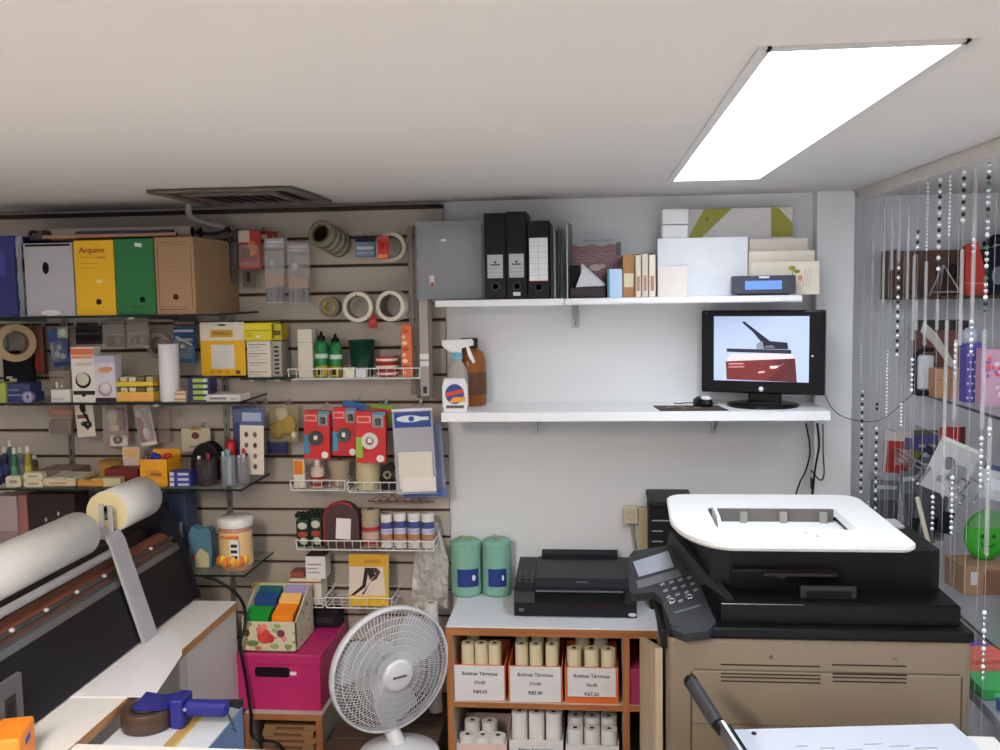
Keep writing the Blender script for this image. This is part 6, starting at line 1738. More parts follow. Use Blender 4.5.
gp = M((50, 52, 56), 0.45)
q = MB()
slab(q, [(629, 556), (633, 551), (677, 543.5), (684, 549), (716, 622), (708, 631), (684, 634), (672, 629), (662, 598), (654, 592), (634, 594), (629, 590)], 0.022, gp)
pan = q.build('control_panel', t)
q = MB()
slab(q, [(633, 562), (668, 551), (674, 567), (639, 577)], 0.001, M((150, 156, 166), 0.2), 0.0006); q.build('touch_screen', pan)
q = MB()
slab(q, [(636, 581), (678, 569.5), (682, 576), (638, 589)], 0.0008, M((92, 94, 98), 0.4), 0.0006)
for r_ in range(4):
    for c_ in range(4):
        px = 662 + r_ * 3.6 + c_ * 9 - r_ * 0.5
        py = 584 + r_ * 6.2 - c_ * 2.3
        if r_ == 3 and c_ > 1:
            continue
        slab(q, [(px - 2.2, py + 0.8), (px + 1.8, py - 1.2), (px + 3, py + 0.6), (px - 1, py + 2.4)], 0.002, M((130, 132, 136), 0.4), 0.0016)
q.build('keypad', pan)
for (px, py) in ((672, 601.5), (689.5, 597.5)):
    c_ = PP(px, py, 0.001)
    q = MB()
    q.lathe([(0.008, 0.0), (0.0105, 0.0), (0.0105, 0.003), (0.008, 0.003)], (0, 0, 0), CHROME, 24, 'z', True, True)
    q.lathe([(0.001, 0.0025), (0.008, 0.002)], (0, 0, 0), M((60, 62, 66), 0.3), 24)
    rot = nrm.to_track_quat('Z', 'Y').to_matrix().to_4x4()
    q.v = [Matrix.Translation(c_) @ rot @ v for v in q.v]
    q.build('round_button', pan)
q = MB(); slab(q, [(674, 612), (700, 604.5), (701, 606), (675, 613.5)], 0.0008, M((96, 98, 102), 0.4), 0.0006); q.build('panel_groove', pan)
q = MB(); q.box(0.163 - ox, 0.19 - ox, 0.06, 0.4, 0.85, 0.9, BLKMATT, 0.004); q.build('panel_arm', t)

# plywood board beside the copier
ply = wood((196, 176, 146), (218, 200, 172), 2, 0.6, 3)
pz = 0.60
t0, t1 = aY(639, 632, 2.9), aY(655, 640, 2.5)
q = MB()
tpf, tpn = 0.63, 0.83
vs = []
for (x_, y_, zt_2) in ((0.140, 3.036, tpf), (0.158, 3.036, tpf), (0.170, 2.42, tpn), (0.152, 2.42, tpn)):
    vs += [(x_, y_, 0.0), (x_, y_, zt_2)]
q.add(vs, [(0, 2, 4, 6), (1, 7, 5, 3), (0, 1, 3, 2), (2, 3, 5, 4), (4, 5, 7, 6), (6, 7, 1, 0)], ply)
solo(q, 'plywood_board', 'pale plywood board standing between the cabinet and the copier', 'board')

# ================================================================== COUNTER AND PAPER CUTTER
counter_m = M((236, 234, 230), 0.35, var=0.02)
ew = wood((158, 112, 70), (190, 142, 96), 1, 0.5, 4)
t = thing('serving_counter', 'white laminate counter running along the bottom of the picture', 'counter', (0, 0, 0))
q = MB(); q.prism([(-1.198, 1.3), (0.9, 1.3), (0.9, 2.20), (0.36, 2.20), (0.33, 2.03), (-1.198, 2.035)], 0.695, 0.72, counter_m, 'z'); q.build('top', t)
q = MB(); q.box(-1.15, 0.86, 1.4, 1.42, 0, 0.695, counter_m); q.build('front_panel', t)
for x in (-1.1, 0.84):
    q = MB(); q.box(x - 0.02, x + 0.02, 1.42, 1.98, 0, 0.695, counter_m); q.build('side_panel', t)

t = thing('paper_cutter', 'white paper cutter with a raised black handled blade in front of the copier', 'paper cutter', (0.345, 1.80, 0.72), 0.12)
q = MB(); q.box(0, 0.51, 0, 0.345, 0.006, 0.028, M((206, 212, 226), 0.35, var=0.02), 0.002); q.build('base', t)
for (xx, yy) in ((0.03, 0.03), (0.46, 0.03), (0.03, 0.31), (0.46, 0.31)):
    q = MB(); q.lathe([(0.01, 0), (0.01, 0.007)], (xx, yy, 0), BLKMATT, 12); q.build('rubber_foot', t)
q = MB()
q.sphere((0.045, 0.318, 0.03), (0.006, 0.006, 0.004), M((50, 52, 60), 0.3, 0.5))
q.build('screw', t)
q = MB()
for k in range(6):
    q.box(0.12 + 0.05 * k, 0.145 + 0.055 * k, 0.255 - 0.012 * (k % 3), 0.257 - 0.012 * (k % 3), 0.028, 0.0286, M((110, 112, 122)))
q.build('scale_print', t)
pv = Vector((-0.012, 0.02, 0.03))
dirv = (Vector((aY(691, 682, 2.12).x, 2.12, aY(691, 682, 2.12).z)) - Vector((0.345, 1.80, 0.72)))
dirv = Matrix.Rotation(-0.12, 4, 'Z') @ dirv
tip = dirv
u_ = (tip - pv).normalized()
gl_ = tip - u_ * 0.13
q = MB(); q.tube([gl_, gl_ + u_ * 0.01, tip - u_ * 0.012, tip - u_ * 0.004, tip], 0.0155, M((52, 54, 58), 0.45), 16); q.build('grip', t)
q = MB(); q.tube([gl_ - u_ * 0.022, gl_], 0.0125, BLACK, 14); q.sphere(tip, 0.0165, BLACK); q.build('grip_collar', t)
sd = u_.cross(Vector((1, 0, 0))).normalized()
q = MB()
wv = Vector((1, 0, 0))
def barv(a, b, s0, s1, t0, t1):
    vs = [p + sd * s + wv * w_ for p in (a, b) for s in (s0, s1) for w_ in (t0, t1)]
    return vs
BF = [(0, 1, 3, 2), (4, 6, 7, 5), (0, 4, 5, 1), (2, 3, 7, 6), (0, 2, 6, 4), (1, 5, 7, 3)]
q.add(barv(pv, gl_ - u_ * 0.015, -0.012, 0.014, 0.002, 0.02), BF, BLKMATT); q.build('arm', t)
q = MB(); q.add(barv(pv, gl_ - u_ * 0.02, -0.03, 0.01, -0.006, 0.001), BF, M((150, 150, 154), 0.3, 0.9)); q.build('blade', t)
q = MB(); q.cyl((-0.02, 0.02, 0.026), (0.02, 0.02, 0.026), 0.014, STEEL, 16); q.build('pivot', t)

# ================================================================== LEFT TABLE, LAMINATOR
TX = -1.203
t = thing('side_table', 'white topped table with wood edge under the laminating machine', 'table', (0, 0, 0))
tb = M((232, 230, 228), 0.35, var=0.02)
q = MB(); q.box(-1.95, TX - 0.003, 1.25, 3.06, 0.696, 0.72, tb, 0.001); q.build('top', t)
q = MB(); q.box(TX - 0.003, TX, 2.04, 3.06, 0.696, 0.7185, ew); q.build('edging', t)
q = MB(); q.box(TX - 0.03, TX - 0.006, 2.66, 3.055, 0.0, 0.696, M((214, 210, 206), 0.5, var=0.03)); q.build('side_panel', t)
q = MB(); q.box(-1.95, TX - 0.03, 3.03, 3.055, 0, 0.696, M((214, 210, 206), 0.5)); q.build('end_panel', t)
q = MB(); q.box(-1.95, -1.93, 1.3, 3.03, 0, 0.696, M((214, 210, 206), 0.5)); q.build('back_panel', t)

lmb = M((27, 26, 33), 0.42, var=0.15, scale=12)
t = thing('laminating_machine', 'long black laminating machine with rust coloured rollers on the left table', 'laminator', (-1.55, 2.58, 0.72))
lx, ly, lz = -1.55, 2.58, 0.72
LYA, LYB = 1.9, 3.1
def Q(pts): return [(x - lx, z - lz) for x, z in pts]
q = MB(); q.prism(Q([(-1.352, 0.726), (-1.41, 0.905), (-1.425, 0.905), (-1.44, 0.86), (-1.44, 0.726)]), LYA - ly, LYB - 0.02 - ly, lmb, 'y'); q.build('front_cover', t)
q = MB(); q.prism(Q([(-1.406, 0.893), (-1.412, 0.912), (-1.435, 0.914), (-1.438, 0.895)]), LYA - ly, LYB - 0.02 - ly, M((128, 130, 132), 0.3, 0.6), 'y'); q.build('silver_trim', t)
q = MB(); q.prism(Q([(-1.352, 0.726), (-1.44, 0.726), (-1.74, 0.726), (-1.74, 0.87), (-1.60, 0.87), (-1.47, 0.83), (-1.44, 0.80), (-1.40, 0.74)]), LYA - ly, LYB - 0.022 - ly, BLKMATT, 'y'); q.build('chassis', t)
q = MB(); q.prism(Q([(-1.345, 0.722), (-1.405, 0.93), (-1.45, 1.05), (-1.60, 1.06), (-1.76, 0.93), (-1.76, 0.722)]), LYB - 0.02 - ly, LYB - ly, lmb, 'y'); q.build('end_plate', t)
q = MB(); q.prism(Q([(-1.342, 0.724), (-1.40, 0.925), (-1.50, 0.96), (-1.60, 0.96), (-1.76, 0.93), (-1.76, 0.722)]), LYA - 0.03 - ly, LYA - ly, M((92, 90, 92), 0.4), 'y'); ep = q.build('near_end_plate', t)
rust = M((132, 76, 58), 0.55, var=0.18, scale=25)
q = MB(); q.cyl((-1.475 - lx, LYA - ly, 0.905 - lz), (-1.475 - lx, LYB - 0.02 - ly, 0.905 - lz), 0.042, rust, 20); q.build('roller', t)
q = MB(); q.cyl((-1.56 - lx, LYA - ly, 0.925 - lz), (-1.56 - lx, LYB - 0.02 - ly, 0.925 - lz), 0.04, M((60, 50, 46), 0.5), 20); q.build('roller', t, 'dark rear roller')
q = MB(); q.cyl((-1.436 - lx, LYA - ly, 0.93 - lz), (-1.436 - lx, LYB - 0.02 - ly, 0.93 - lz), 0.008, M((80, 82, 78), 0.4, 0.4), 12)
for k in range(7):
    y_ = LYA + 0.12 + k * 0.15
    q.sphere((-1.43 - lx, y_ - ly, 0.937 - lz), (0.007, 0.008, 0.006), M((190, 186, 180), 0.3))
q.build('tension_bar', t)
q = MB(); q.cyl((-1.44 - lx, LYA - ly, 0.988 - lz), (-1.44 - lx, 2.72 - ly, 0.988 - lz), 0.012, M((176, 176, 178), 0.35, 0.3), 14); q.build('feed_rod', t)
# near grey end box with a black switch plate
q = MB(); q.box(-1.352 - lx, -1.339 - lx, LYA - 0.0 - ly, 2.06 - ly, 0.722 - lz, 0.88 - lz, M((88, 88, 92), 0.4), 0.003); ec = q.build('end_housing', t)
q = MB(); q.box(-1.339 - lx, -1.3375 - lx, 1.99 - ly, 2.03 - ly, 0.76 - lz, 0.84 - lz, M((44, 42, 42), 0.5))
q.box(-1.3385 - lx, -1.3365 - lx, 2.0 - ly, 2.02 - ly, 0.775 - lz, 0.825 - lz, M((20, 20, 22), 0.5))
q.box(-1.3385 - lx, -1.3365 - lx, 1.992 - ly, 2.028 - ly, 0.762 - lz, 0.765 - lz, M((190, 188, 184), 0.5)); q.build('switch_plate', ec)
# strap arm between the film rolls
al = M((186, 188, 194), 0.4, 0.1)
q = MB()
pth = [(-1.336, 0.722), (-1.40, 0.935), (-1.425, 1.02), (-1.44, 1.045), (-1.5, 1.05), (-1.5, 1.042), (-1.445, 1.037), (-1.432, 1.015), (-1.41, 0.935), (-1.346, 0.722)]
q.prism(Q(pth), 2.66 - ly, 2.745 - ly, al, 'y')
arm = q.build('strap_arm', t)
for (xx, yy) in ((-1.452, 2.712), (-1.492, 2.735)):
    q = MB(); q.box(xx - 0.008 - lx, xx + 0.008 - lx, yy - ly, yy + 0.004 - ly, 1.015 - lz, 1.125 - lz, M((196, 196, 196), 0.35, 0.3), 0.001); q.build('roll_post', arm)

# film rolls
film = M((244, 243, 240), 0.3, var=0.02)
t = thing('film_roll', 'fat white laminating film roll lying over the near half of the machine', 'film roll', (-1.49, 2.3, 1.066))
q = MB(); q.lathe([(0.022, -0.6), (0.062, -0.6), (0.065, -0.597), (0.065, 0.302), (0.062, 0.305), (0.022, 0.305)], (0, 0, 0), film, 40, 'y', True, True); q.build('film', t)
q = MB(); q.ring((0, 0, 0), 0.0218, 0.018, -0.602, 0.307, M((120, 104, 80)), 'y', 24); q.build('core', t)
q = MB(); q.cyl((0, -0.62, 0), (0, 0.39, 0), 0.01, STEEL, 12); q.build('spindle', t)
fc = aY(107, 513, 2.76)
t = thing('film_roll', 'shorter cream ended film roll at the far end of the machine', 'film roll', (fc.x, 2.76, fc.z))
q = MB(); q.ring((0, 0, 0), 0.0655, 0.0216, -0.0015, 0.0, M((234, 218, 168), 0.6, var=0.05), 'y', 40)
q.lathe([(0.0216, 0.0), (0.065, 0.0), (0.067, 0.002), (0.067, 0.235), (0.064, 0.237), (0.0216, 0.237)], (0, 0, 0), film, 40, 'y', True, True); q.build('film', t)
q = MB(); q.ring((0, 0, 0), 0.0215, 0.0165, -0.002, 0.238, M((34, 30, 28)), 'y', 24); q.build('core', t)
q = MB(); q.cyl((0, -0.015, -0.004), (0, 0.25, -0.004), 0.0105, STEEL, 12); q.build('spindle', t)

# white sheet over the table edge
q = MB()
ps = [aZ(171, 627, .7215), aZ(182, 644, .7215), aZ(182, 655, .7215), aZ(154, 697, .7215), aZ(69, 697, .7215)]
sh = [(p.x, p.y) for p in ps]
q.prism(sh[::-1], 0.7203, 0.7222, M((242, 243, 247), 0.25, var=0.01), 'z')
solo(q, 'plastic_sheet', 'glossy white plastic sheet overhanging the table edge', 'sheet')
# orange packet
c = aZ(8, 748, .72)
t = thing('orange_packet', 'orange packet at the near end of the laminating machine', 'packet', (-1.29, 1.93, 0.72), 0.3)
q = MB(); q.box(-0.035, 0.035, -0.06, 0.06, 0, 0.085, M((238, 138, 34), 0.5), 0.006); q.build('body', t)
q = MB(); q.box(0.0345, 0.0355, -0.02, 0.02, 0.05, 0.065, M((60, 80, 150))); q.box(-0.01, 0.02, -0.061, -0.0595, 0.03, 0.06, M((70, 90, 160))); q.build('blue_mark', t)
# black power cable of the machine
q = MB()
q.tube(smooth_([(-1.335, 3.105, 0.79), (-1.29, 3.105, 0.775), (-1.225, 3.10, 0.735), (-1.185, 3.075, 0.69), (-1.174, 3.037, 0.63), aY(240, 645, 3.02), aY(246, 680, 3.005), aY(251, 715, 3.0), aY(254, 738, 2.995), (-1.04, 2.99, 0.24), (-1.0, 2.98, 0.008)]), 0.0055, BLACK, 8)
solo(q, 'power_cable', 'black power cord hanging from the laminating machine past the pink box', 'cord')

# blue box with the tape dispenser, beside the table
zb = 0.668
cr2 = aZ(243, 707, zb)
cx2, cy2, ch = (-1.196 + cr2.x) / 2, (2.055 + cr2.y) / 2, (cr2.x + 1.196) / 2
cd = (cr2.y - 2.055) / 2
t = thing('cardboard_carton', 'pale blue carton with brown tape beside the table', 'carton', (cx2, cy2, 0), 0)
q = MB()
q.box(-ch, ch, -cd, cd, 0, zb, M((118, 150, 196), 0.6), 0.003)
q.box(-ch + 0.002, ch - 0.002, -cd + 0.002, cd - 0.002, zb, zb + 0.0008, M((206, 212, 222), 0.5)); q.build('body', t)
q = MB(); q.box(0.02, 0.045, -cd + 0.001, cd - 0.001, zb + 0.0008, zb + 0.0018, M((182, 150, 96), 0.4)); q.box(0.045, 0.052, -cd + 0.001, cd - 0.001, zb + 0.0008, zb + 0.002, M((206, 178, 60), 0.4)); q.build('tape', t)
ZX = zb + 0.002
c = aZ(131, 725, ZX)
t = thing('tape_dispenser', 'dark blue hand tape dispenser with a brown tape roll on the carton', 'tape dispenser', (max(c.x, -1.128), c.y, ZX + 0.0004), 0.0)
bl = M((38, 40, 130), 0.4)
q = MB(); q.lathe([(0.038, 0.0), (0.062, 0.0), (0.064, 0.003), (0.064, 0.046), (0.062, 0.049), (0.038, 0.049)], (0, 0, 0), M((74, 56, 46), 0.3), 36, 'z', True, True); q.build('tape_roll', t)
q = MB(); q.lathe([(0.0, 0.0), (0.037, 0.0), (0.037, 0.052), (0.0, 0.052)], (0, 0, 0), M((40, 42, 54), 0.5), 24); q.build('hub', t)
q = MB()
q.prism([(-0.02, -0.03), (0.05, -0.03), (0.085, 0.02), (0.085, 0.06), (0.05, 0.06), (0.03, 0.045), (-0.03, 0.06)], 0.0525, 0.062, bl, 'z')
q.box(0.066, 0.1, -0.02, 0.05, 0.0, 0.075, bl, 0.006)
q.build('frame', t)
q = MB(); q.box(0.098, 0.21, -0.012, 0.024, 0.028, 0.066, bl, 0.012, 3); q.build('handle', t)
q = MB(); q.prism([(0.1, 0.045), (0.2, 0.05), (0.225, 0.04), (0.225, 0.068), (0.1, 0.058)], 0.03, 0.045, M((40, 38, 42), 0.6), 'z'); q.build('cutter_guard', t)
q = MB(); q.sphere((0.105, -0.014, 0.05), 0.005, M((170, 172, 190), 0.3, 0.6)); q.build('screw', t)
q = MB(); q.tube([(0.205, 0.0, 0.04), (0.225, -0.01, 0.012), (0.24, -0.03, 0.004)], 0.0022, M((60, 60, 66)), 6)
q.tube([(0.205, 0.01, 0.036), (0.222, 0.0, 0.01), (0.232, -0.02, 0.004)], 0.0022, M((60, 60, 66)), 6); q.build('wire', t)

# ================================================================== LOW CABINET, PINK BOX, FAN
ZP = aY(280, 709, 3.05).z - 0.004
bx0, bx1 = aY(237, 700, 3.05).x, aY(321, 700, 3.05).x
t = thing('low_cabinet', 'low open cabinet with wood edging under the pink box', 'cabinet', (0, 0, 0))
q = MB(); q.box(-1.18, bx1 + 0.012, 3.02, 3.42, ZP - 0.02, ZP, M((196, 190, 182), 0.5)); q.build('top', t)
q = MB(); q.box(-1.18, bx1 + 0.012, 3.017, 3.02, ZP - 0.02, ZP, edgew); q.build('edging', t)
for x in (-1.18, bx1 - 0.01):
    q = MB(); q.box(x, x + 0.022, 3.02, 3.42, 0, ZP - 0.02, M((190, 186, 180), 0.5)); sp = q.build('side_panel', t)
    q = MB(); q.box(x, x + 0.022, 3.017, 3.02, 0, ZP - 0.02, edgev); q.build('edging', sp)
zfl = ZP - 0.30
q = MB(); q.box(-1.158, bx1 - 0.01, 3.03, 3.42, zfl - 0.02, zfl, M((120, 92, 70), 0.6)); q.build('shelf', t)
wi_ = bx1 - 0.01 + 1.158
for i, (w_, d_, z_, rz) in enumerate(((wi_ - 0.03, 0.3, 0.0, 0.0), (wi_ - 0.04, 0.27, 0.012, 0.03), (wi_ - 0.045, 0.26, 0.024, -0.03))):
    q = MB(); xm_ = (-1.158 + bx1 - 0.01) / 2
    q.box(-w_ / 2, w_ / 2, -d_ / 2, d_ / 2, 0, 0.01, KRAFT, 0.002); q.box(-0.002, 0.002, -d_ / 2, d_ / 2, 0.0098, 0.0104, M((120, 84, 54)))
    q.box(-w_ / 2, w_ / 2, -0.03, -0.028, 0.0098, 0.0104, M((120, 84, 54)))
    solo(q, 'cardboard_sheet', ['lowest folded cardboard sheet in the low cabinet', 'middle folded cardboard sheet in the low cabinet', 'topmost folded cardboard sheet in the low cabinet'][i], 'cardboard', (xm_, 3.22, zfl + z_ + 0.0005), rz, 'folded cardboard sheets')
for k in range(9):
    q = MB(); q.box(-w_ / 2, w_ / 2, -0.13, 0.13, 0, 0.022, M((176 - 4 * (k % 3), 132, 92), 0.8), 0.002)
    q.box(-0.05, 0.05, -0.131, -0.1295, 0.006, 0.016, M((120, 84, 54)))
    solo(q, 'cardboard_box', 'flattened brown cardboard box, %s in the pile in the low cabinet' % ['lowest', 'second from below', 'third from below', 'fourth from below', 'fifth from below', 'sixth from below', 'third from the top', 'second from the top', 'topmost'][k], 'cardboard', (xm_, 3.2, zfl + 0.036 + 0.0226 * k), 0.03 * (-1) ** k, 'flattened boxes')

pkm = M((186, 34, 104), 0.45, var=0.04)
pw_ = bx1 - bx0
pyf, pyb = 3.05, 3.39
ztop = aY(280, 655, 3.045).z
ph_ = ztop - ZP
t = thing('storage_box', 'magenta pink storage box with a lid and a black hand hole', 'storage box', ((bx0 + bx1) / 2, pyf, ZP))
q = MB(); q.box(-pw_ / 2, pw_ / 2, 0, pyb - pyf, 0, ph_ - 0.03, pkm, 0.003); q.build('body', t)
q = MB(); q.box(-pw_ / 2 - 0.004, pw_ / 2 + 0.004, -0.004, pyb - pyf + 0.004, ph_ - 0.034, ph_, pkm, 0.003); q.build('lid', t)
ha, hb_ = aY(255, 672, pyf), aY(290, 672, pyf)
hx_ = (ha.x + hb_.x) / 2 - (bx0 + bx1) / 2
hz_ = aY(272, 672, pyf).z - ZP
q = MB()
hw, hh = (hb_.x - ha.x) / 2, 0.017
pts = [(hx_ + sx * (hw - 0.012) + 0.012 * math.cos(a), hz_ + sz * (hh - 0.012) + 0.012 * math.sin(a)) for (sx, sz, a0) in ((1, 1, 0), (-1, 1, PI / 2), (-1, -1, PI), (1, -1, 1.5 * PI)) for a in [a0 + PI / 2 * k / 4 for k in range(5)]]
q.prism(pts, -0.0012, 0.0005, M((22, 12, 18), 0.8)); q.build('hand_hole', t)
sa = aY(293, 673.5, pyf)
q = MB(); q.decal(sa.x - (bx0 + bx1) / 2 - 0.012, sa.x - (bx0 + bx1) / 2 + 0.012, sa.z - ZP - 0.006, sa.z - ZP + 0.006, -0.0006, WHITE); q.build('sticker', t)

# floral organiser box on the pink box
zo = ZP + ph_
ox0, ox1 = aY(242, 654, 3.07).x, aY(297, 654, 3.07).x
ow = ox1 - ox0
of, ob = 3.07, 3.272
hf = aY(270, 622, 3.07).z - zo
hbk = aY(300, 583, ob).z - zo
t = thing('organiser_box', 'flower patterned open box of coloured pads on the pink box', 'organiser', ((ox0 + ox1) / 2, of, zo))
fl = M((206, 200, 172), 0.7, var=0.12, scale=50)
q = MB()
D = ob - of
q.box(-ow / 2, ow / 2, 0, 0.004, 0, hf, fl)
q.box(-ow / 2, ow / 2, D - 0.004, D, 0, hbk, fl)
q.box(-ow / 2, ow / 2, 0, D, 0, 0.004, fl)
q.build('tray', t)
for s_ in (-1, 1):
    q = MB(); x_ = s_ * (ow / 2 - 0.002)
    q.prism([(0.0, 0), (D, 0), (D, hbk), (D * 0.75, hbk), (0.0, hf)], x_ - 0.002, x_ + 0.002, fl, 'x')
    if s_ > 0:
        random.seed(3)
        for k in range(26):
            yy = 0.02 + random.random() * (D - 0.05); zz_ = 0.01 + random.random() * (hf * 0.9 + (hbk - hf) * yy / D * 0.8)
            q.sphere((x_ + 0.002, yy, zz_), (0.0008, 0.004 + random.random() * 0.008, 0.003 + random.random() * 0.006), M(random.choice(((180, 150, 150), (150, 165, 110), (214, 190, 120), (120, 150, 100))), 0.8), 8, 6)
    q.build('side_panel', t)
q = MB()
random.seed(5)
for (u, v, rx, rz_, c) in ((0.42, 0.52, 0.026, 0.026, (208, 62, 54)), (0.36, 0.7, 0.016, 0.013, (226, 110, 98)), (0.52, 0.45, 0.016, 0.016, (190, 44, 44)), (0.42, 0.85, 0.012, 0.01, (232, 140, 120)), (0.72, 0.62, 0.014, 0.014, (120, 50, 78)), (0.78, 0.45, 0.01, 0.01, (216, 140, 150)), (0.1, 0.62, 0.012, 0.012, (140, 82, 50)), (0.09, 0.88, 0.01, 0.012, (206, 214, 160)), (0.2, 0.28, 0.022, 0.011, (104, 130, 72)), (0.6, 0.2, 0.016, 0.01, (150, 170, 110)), (0.85, 0.2, 0.014, 0.009, (120, 150, 90)), (0.3, 0.12, 0.012, 0.007, (178, 96, 80)), (0.66, 0.86, 0.012, 0.008, (150, 170, 110))):
    q.sphere((-ow / 2 + u * ow, -0.0002, v * hf), (rx, 0.0014, rz_), M(c, 0.8), 14, 8)
for k in range(30):
    q.sphere((-ow / 2 + random.random() * ow, 0, random.random() * hf * 0.95), (0.004 + random.random() * 0.005, 0.0009, 0.003 + random.random() * 0.004), M(random.choice(((164, 170, 120), (224, 196, 150), (190, 120, 110), (140, 156, 100))), 0.8), 8, 6)
q.build('flower_print', t)
# pads standing in the organiser
pads = [('green', 'front left', -0.26, 0.03, 0.085, 0.42, (20, 150, 50), hf + 0.018), ('dark blue', 'back left', -0.26, 0.12, 0.16, 0.42, (30, 70, 130), hf + 0.045), ('teal', 'behind the dark blue pad', -0.26, 0.165, 0.19, 0.42, (24, 96, 96), hf + 0.058),
        ('orange', 'front right', 0.2, 0.03, 0.105, 0.38, (250, 140, 20), hf + 0.02), ('peach', 'behind the orange pad', 0.2, 0.11, 0.15, 0.38, (246, 190, 110), hf + 0.045), ('lilac', 'behind the peach pad', 0.24, 0.155, 0.19, 0.42, (160, 150, 200), hf + 0.062)]
for (cn, wh, u, y0_, y1_, wv_, c, hh_) in pads:
    hq = (y1_ - y0_)
    t2 = thing('paper_pad', cn + ' paper pad standing %s in the flower patterned box' % wh, 'paper pad', ((ox0 + ox1) / 2 + u * ow, of + y0_, zo + 0.005), 0, 'coloured pads in the organiser')
    w2 = ow * wv_
    q = MB(); q.prism([(0, 0), (hq - 0.002, 0), (hq - 0.002, hh_ + 0.004), (0, hh_ - 0.014)], -w2 / 2, w2 / 2, M(c, 0.6, var=0.04), 'x'); q.build('pages', t2)
q = MB(); q.prism([(0, 0), (0.05, 0), (0.05, 0.1), (0, 0.105)], -0.003, 0.003, M((120, 124, 150), 0.5), 'x')
q.v = [Vector(v) for v in q.v]
solo(q, 'plastic_divider', 'grey blue plastic divider along the right of the flower patterned box', 'divider', (ox1 - 0.014, of + 0.05, zo + 0.006))
carton('index_card_box', 'pale yellow card box standing behind the flower patterned box', 'box', 252, 288, 584, zo, 3.358, 0.03, (222, 206, 120), [(0, 0.86, 1, 1, (176, 158, 50))])
# black things behind on the lid
x, w, h = dims(323, 357, 612, zo, 3.3)
q = MB(); q.box(-w / 2, w / 2, 0, 0.07, 0, h, BLKMATT, 0.006); q.box(-w * 0.3, w * .3, -0.004, 0.0, h * .3, h * .6, M((48, 46, 50), 0.5))
solo(q, 'black_case', 'small black case on the pink box under the wire basket', 'case', (bx1 - w / 2, 3.31, zo))

# ---------------------------------------------------------------- fan
FC = aY(390.5, 669, 2.93)
FR = 0.201
t = thing('table_fan', 'white table fan with a wire grille beside the roll cabinet', 'fan', (FC.x, FC.y, 0.0))
fw = M((218, 221, 228), 0.35, var=0.02)
zst = aY(395, 746, 2.95).z - 0.02
HD = Matrix.Translation((0, 0, FC.z)) @ Matrix.Rotation(math.radians(38), 4, 'Z') @ Matrix.Rotation(math.radians(3), 4, 'X')


def fan_part(q, name, par=None):
    q.v = [HD @ v for v in q.v]
    return q.build(name, par or t)


def gprof(side, s):
    """depth of the grille at fraction s of the radius"""
    return -0.045 * (1 - s ** 3.2) if side < 0 else 0.055 * (1 - s ** 4)


q = MB()
NS = 96
for k in range(NS):
    a0 = 2 * PI * k / NS
    pth = []
    for j in range(7):
        s_ = 0.25 + 0.75 * j / 6
        a = a0 + 0.5 * (1 - s_)
        pth.append((FR * s_ * math.cos(a), gprof(-1, s_) - 0.012, FR * s_ * math.sin(a)))
    q.tube(pth, 0.00115, fw, 4)
for s_ in (0.36, 0.47, 0.58, 0.68, 0.78, 0.88):
    q.lathe([(FR * s_ - 0.0012, gprof(-1, s_) - 0.0115), (FR * s_ + 0.0012, gprof(-1, s_) - 0.0115), (FR * s_ + 0.0012, gprof(-1, s_) - 0.0095), (FR * s_ - 0.0012, gprof(-1, s_) - 0.0095)], (0, 0, 0), fw, 72, 'y', True, True)
fan_part(q, 'front_grille')
q = MB()
for k in range(72):
    a0 = 2 * PI * k / 72
    pth = [(FR * s_ * math.cos(a0 - 0.3 * (1 - s_)), gprof(1, s_) + 0.012, FR * s_ * math.sin(a0 - 0.3 * (1 - s_))) for s_ in (0.3, 0.5, 0.7, 0.85, 0.95, 1.0)]
    q.tube(pth, 0.0012, fw, 4)
fan_part(q, 'rear_grille')
q = MB()
q.lathe([(FR - 0.003, -0.016), (FR + 0.005, -0.013), (FR + 0.0065, 0.0), (FR + 0.005, 0.013), (FR - 0.003, 0.016), (FR - 0.001, 0.0)], (0, 0, 0), fw, 80, 'y', True, True)
fan_part(q, 'rim')
q = MB()
q.lathe([(0.001, -0.068), (0.04, -0.066), (0.052, -0.06), (0.054, -0.05), (0.001, -0.049)], (0, 0, 0), M((224, 227, 234), 0.3), 40, 'y'); hc = fan_part(q, 'hub_cap')
q = MB(); q.box(-0.024, 0.024, -0.0695, -0.067, -0.0035, 0.0035, M((96, 98, 104), 0.4), 0.001); fan_part(q, 'maker_badge', hc)
q = MB()
NB = 3
blm = M((206, 210, 218), 0.3, alpha=0.92, var=0)
for k in range(NB):
    a0 = 2 * PI * k / NB + 0.5
    vs, fs = [], []
    na, nr = 8, 7
    for j in range(nr):
        s_ = 0.2 + 0.7 * j / (nr - 1)
        half = 0.42 + 0.16 * math.sin(PI * (s_ - 0.2) / 0.7)
        for i in range(na + 1):
            v_ = i / na
            a = a0 + (v_ - 0.5) * 2 * half + 0.25 * s_
            vs.append((FR * s_ * math.cos(a), 0.028 * (v_ - 0.5) + 0.005, FR * s_ * math.sin(a)))
    for j in range(nr - 1):
        for i in range(na):
            b = j * (na + 1) + i
            fs.append((b, b + 1, b + na + 2, b + na + 1))
    q.add(vs, fs, blm, True)
    q.add([(x_, y_ + 0.0025, z_) for x_, y_, z_ in vs], [f[::-1] for f in fs], blm, True)
q.lathe([(0.001, -0.02), (0.04, -0.016), (0.044, 0.02), (0.001, 0.022)], (0, 0, 0), blm, 32, 'y')
fan_part(q, 'blades')
q = MB()
q.lathe([(0.062, 0.045), (0.062, 0.1), (0.05, 0.15), (0.03, 0.165), (0.001, 0.167)], (0, 0, 0), fw, 32, 'y')
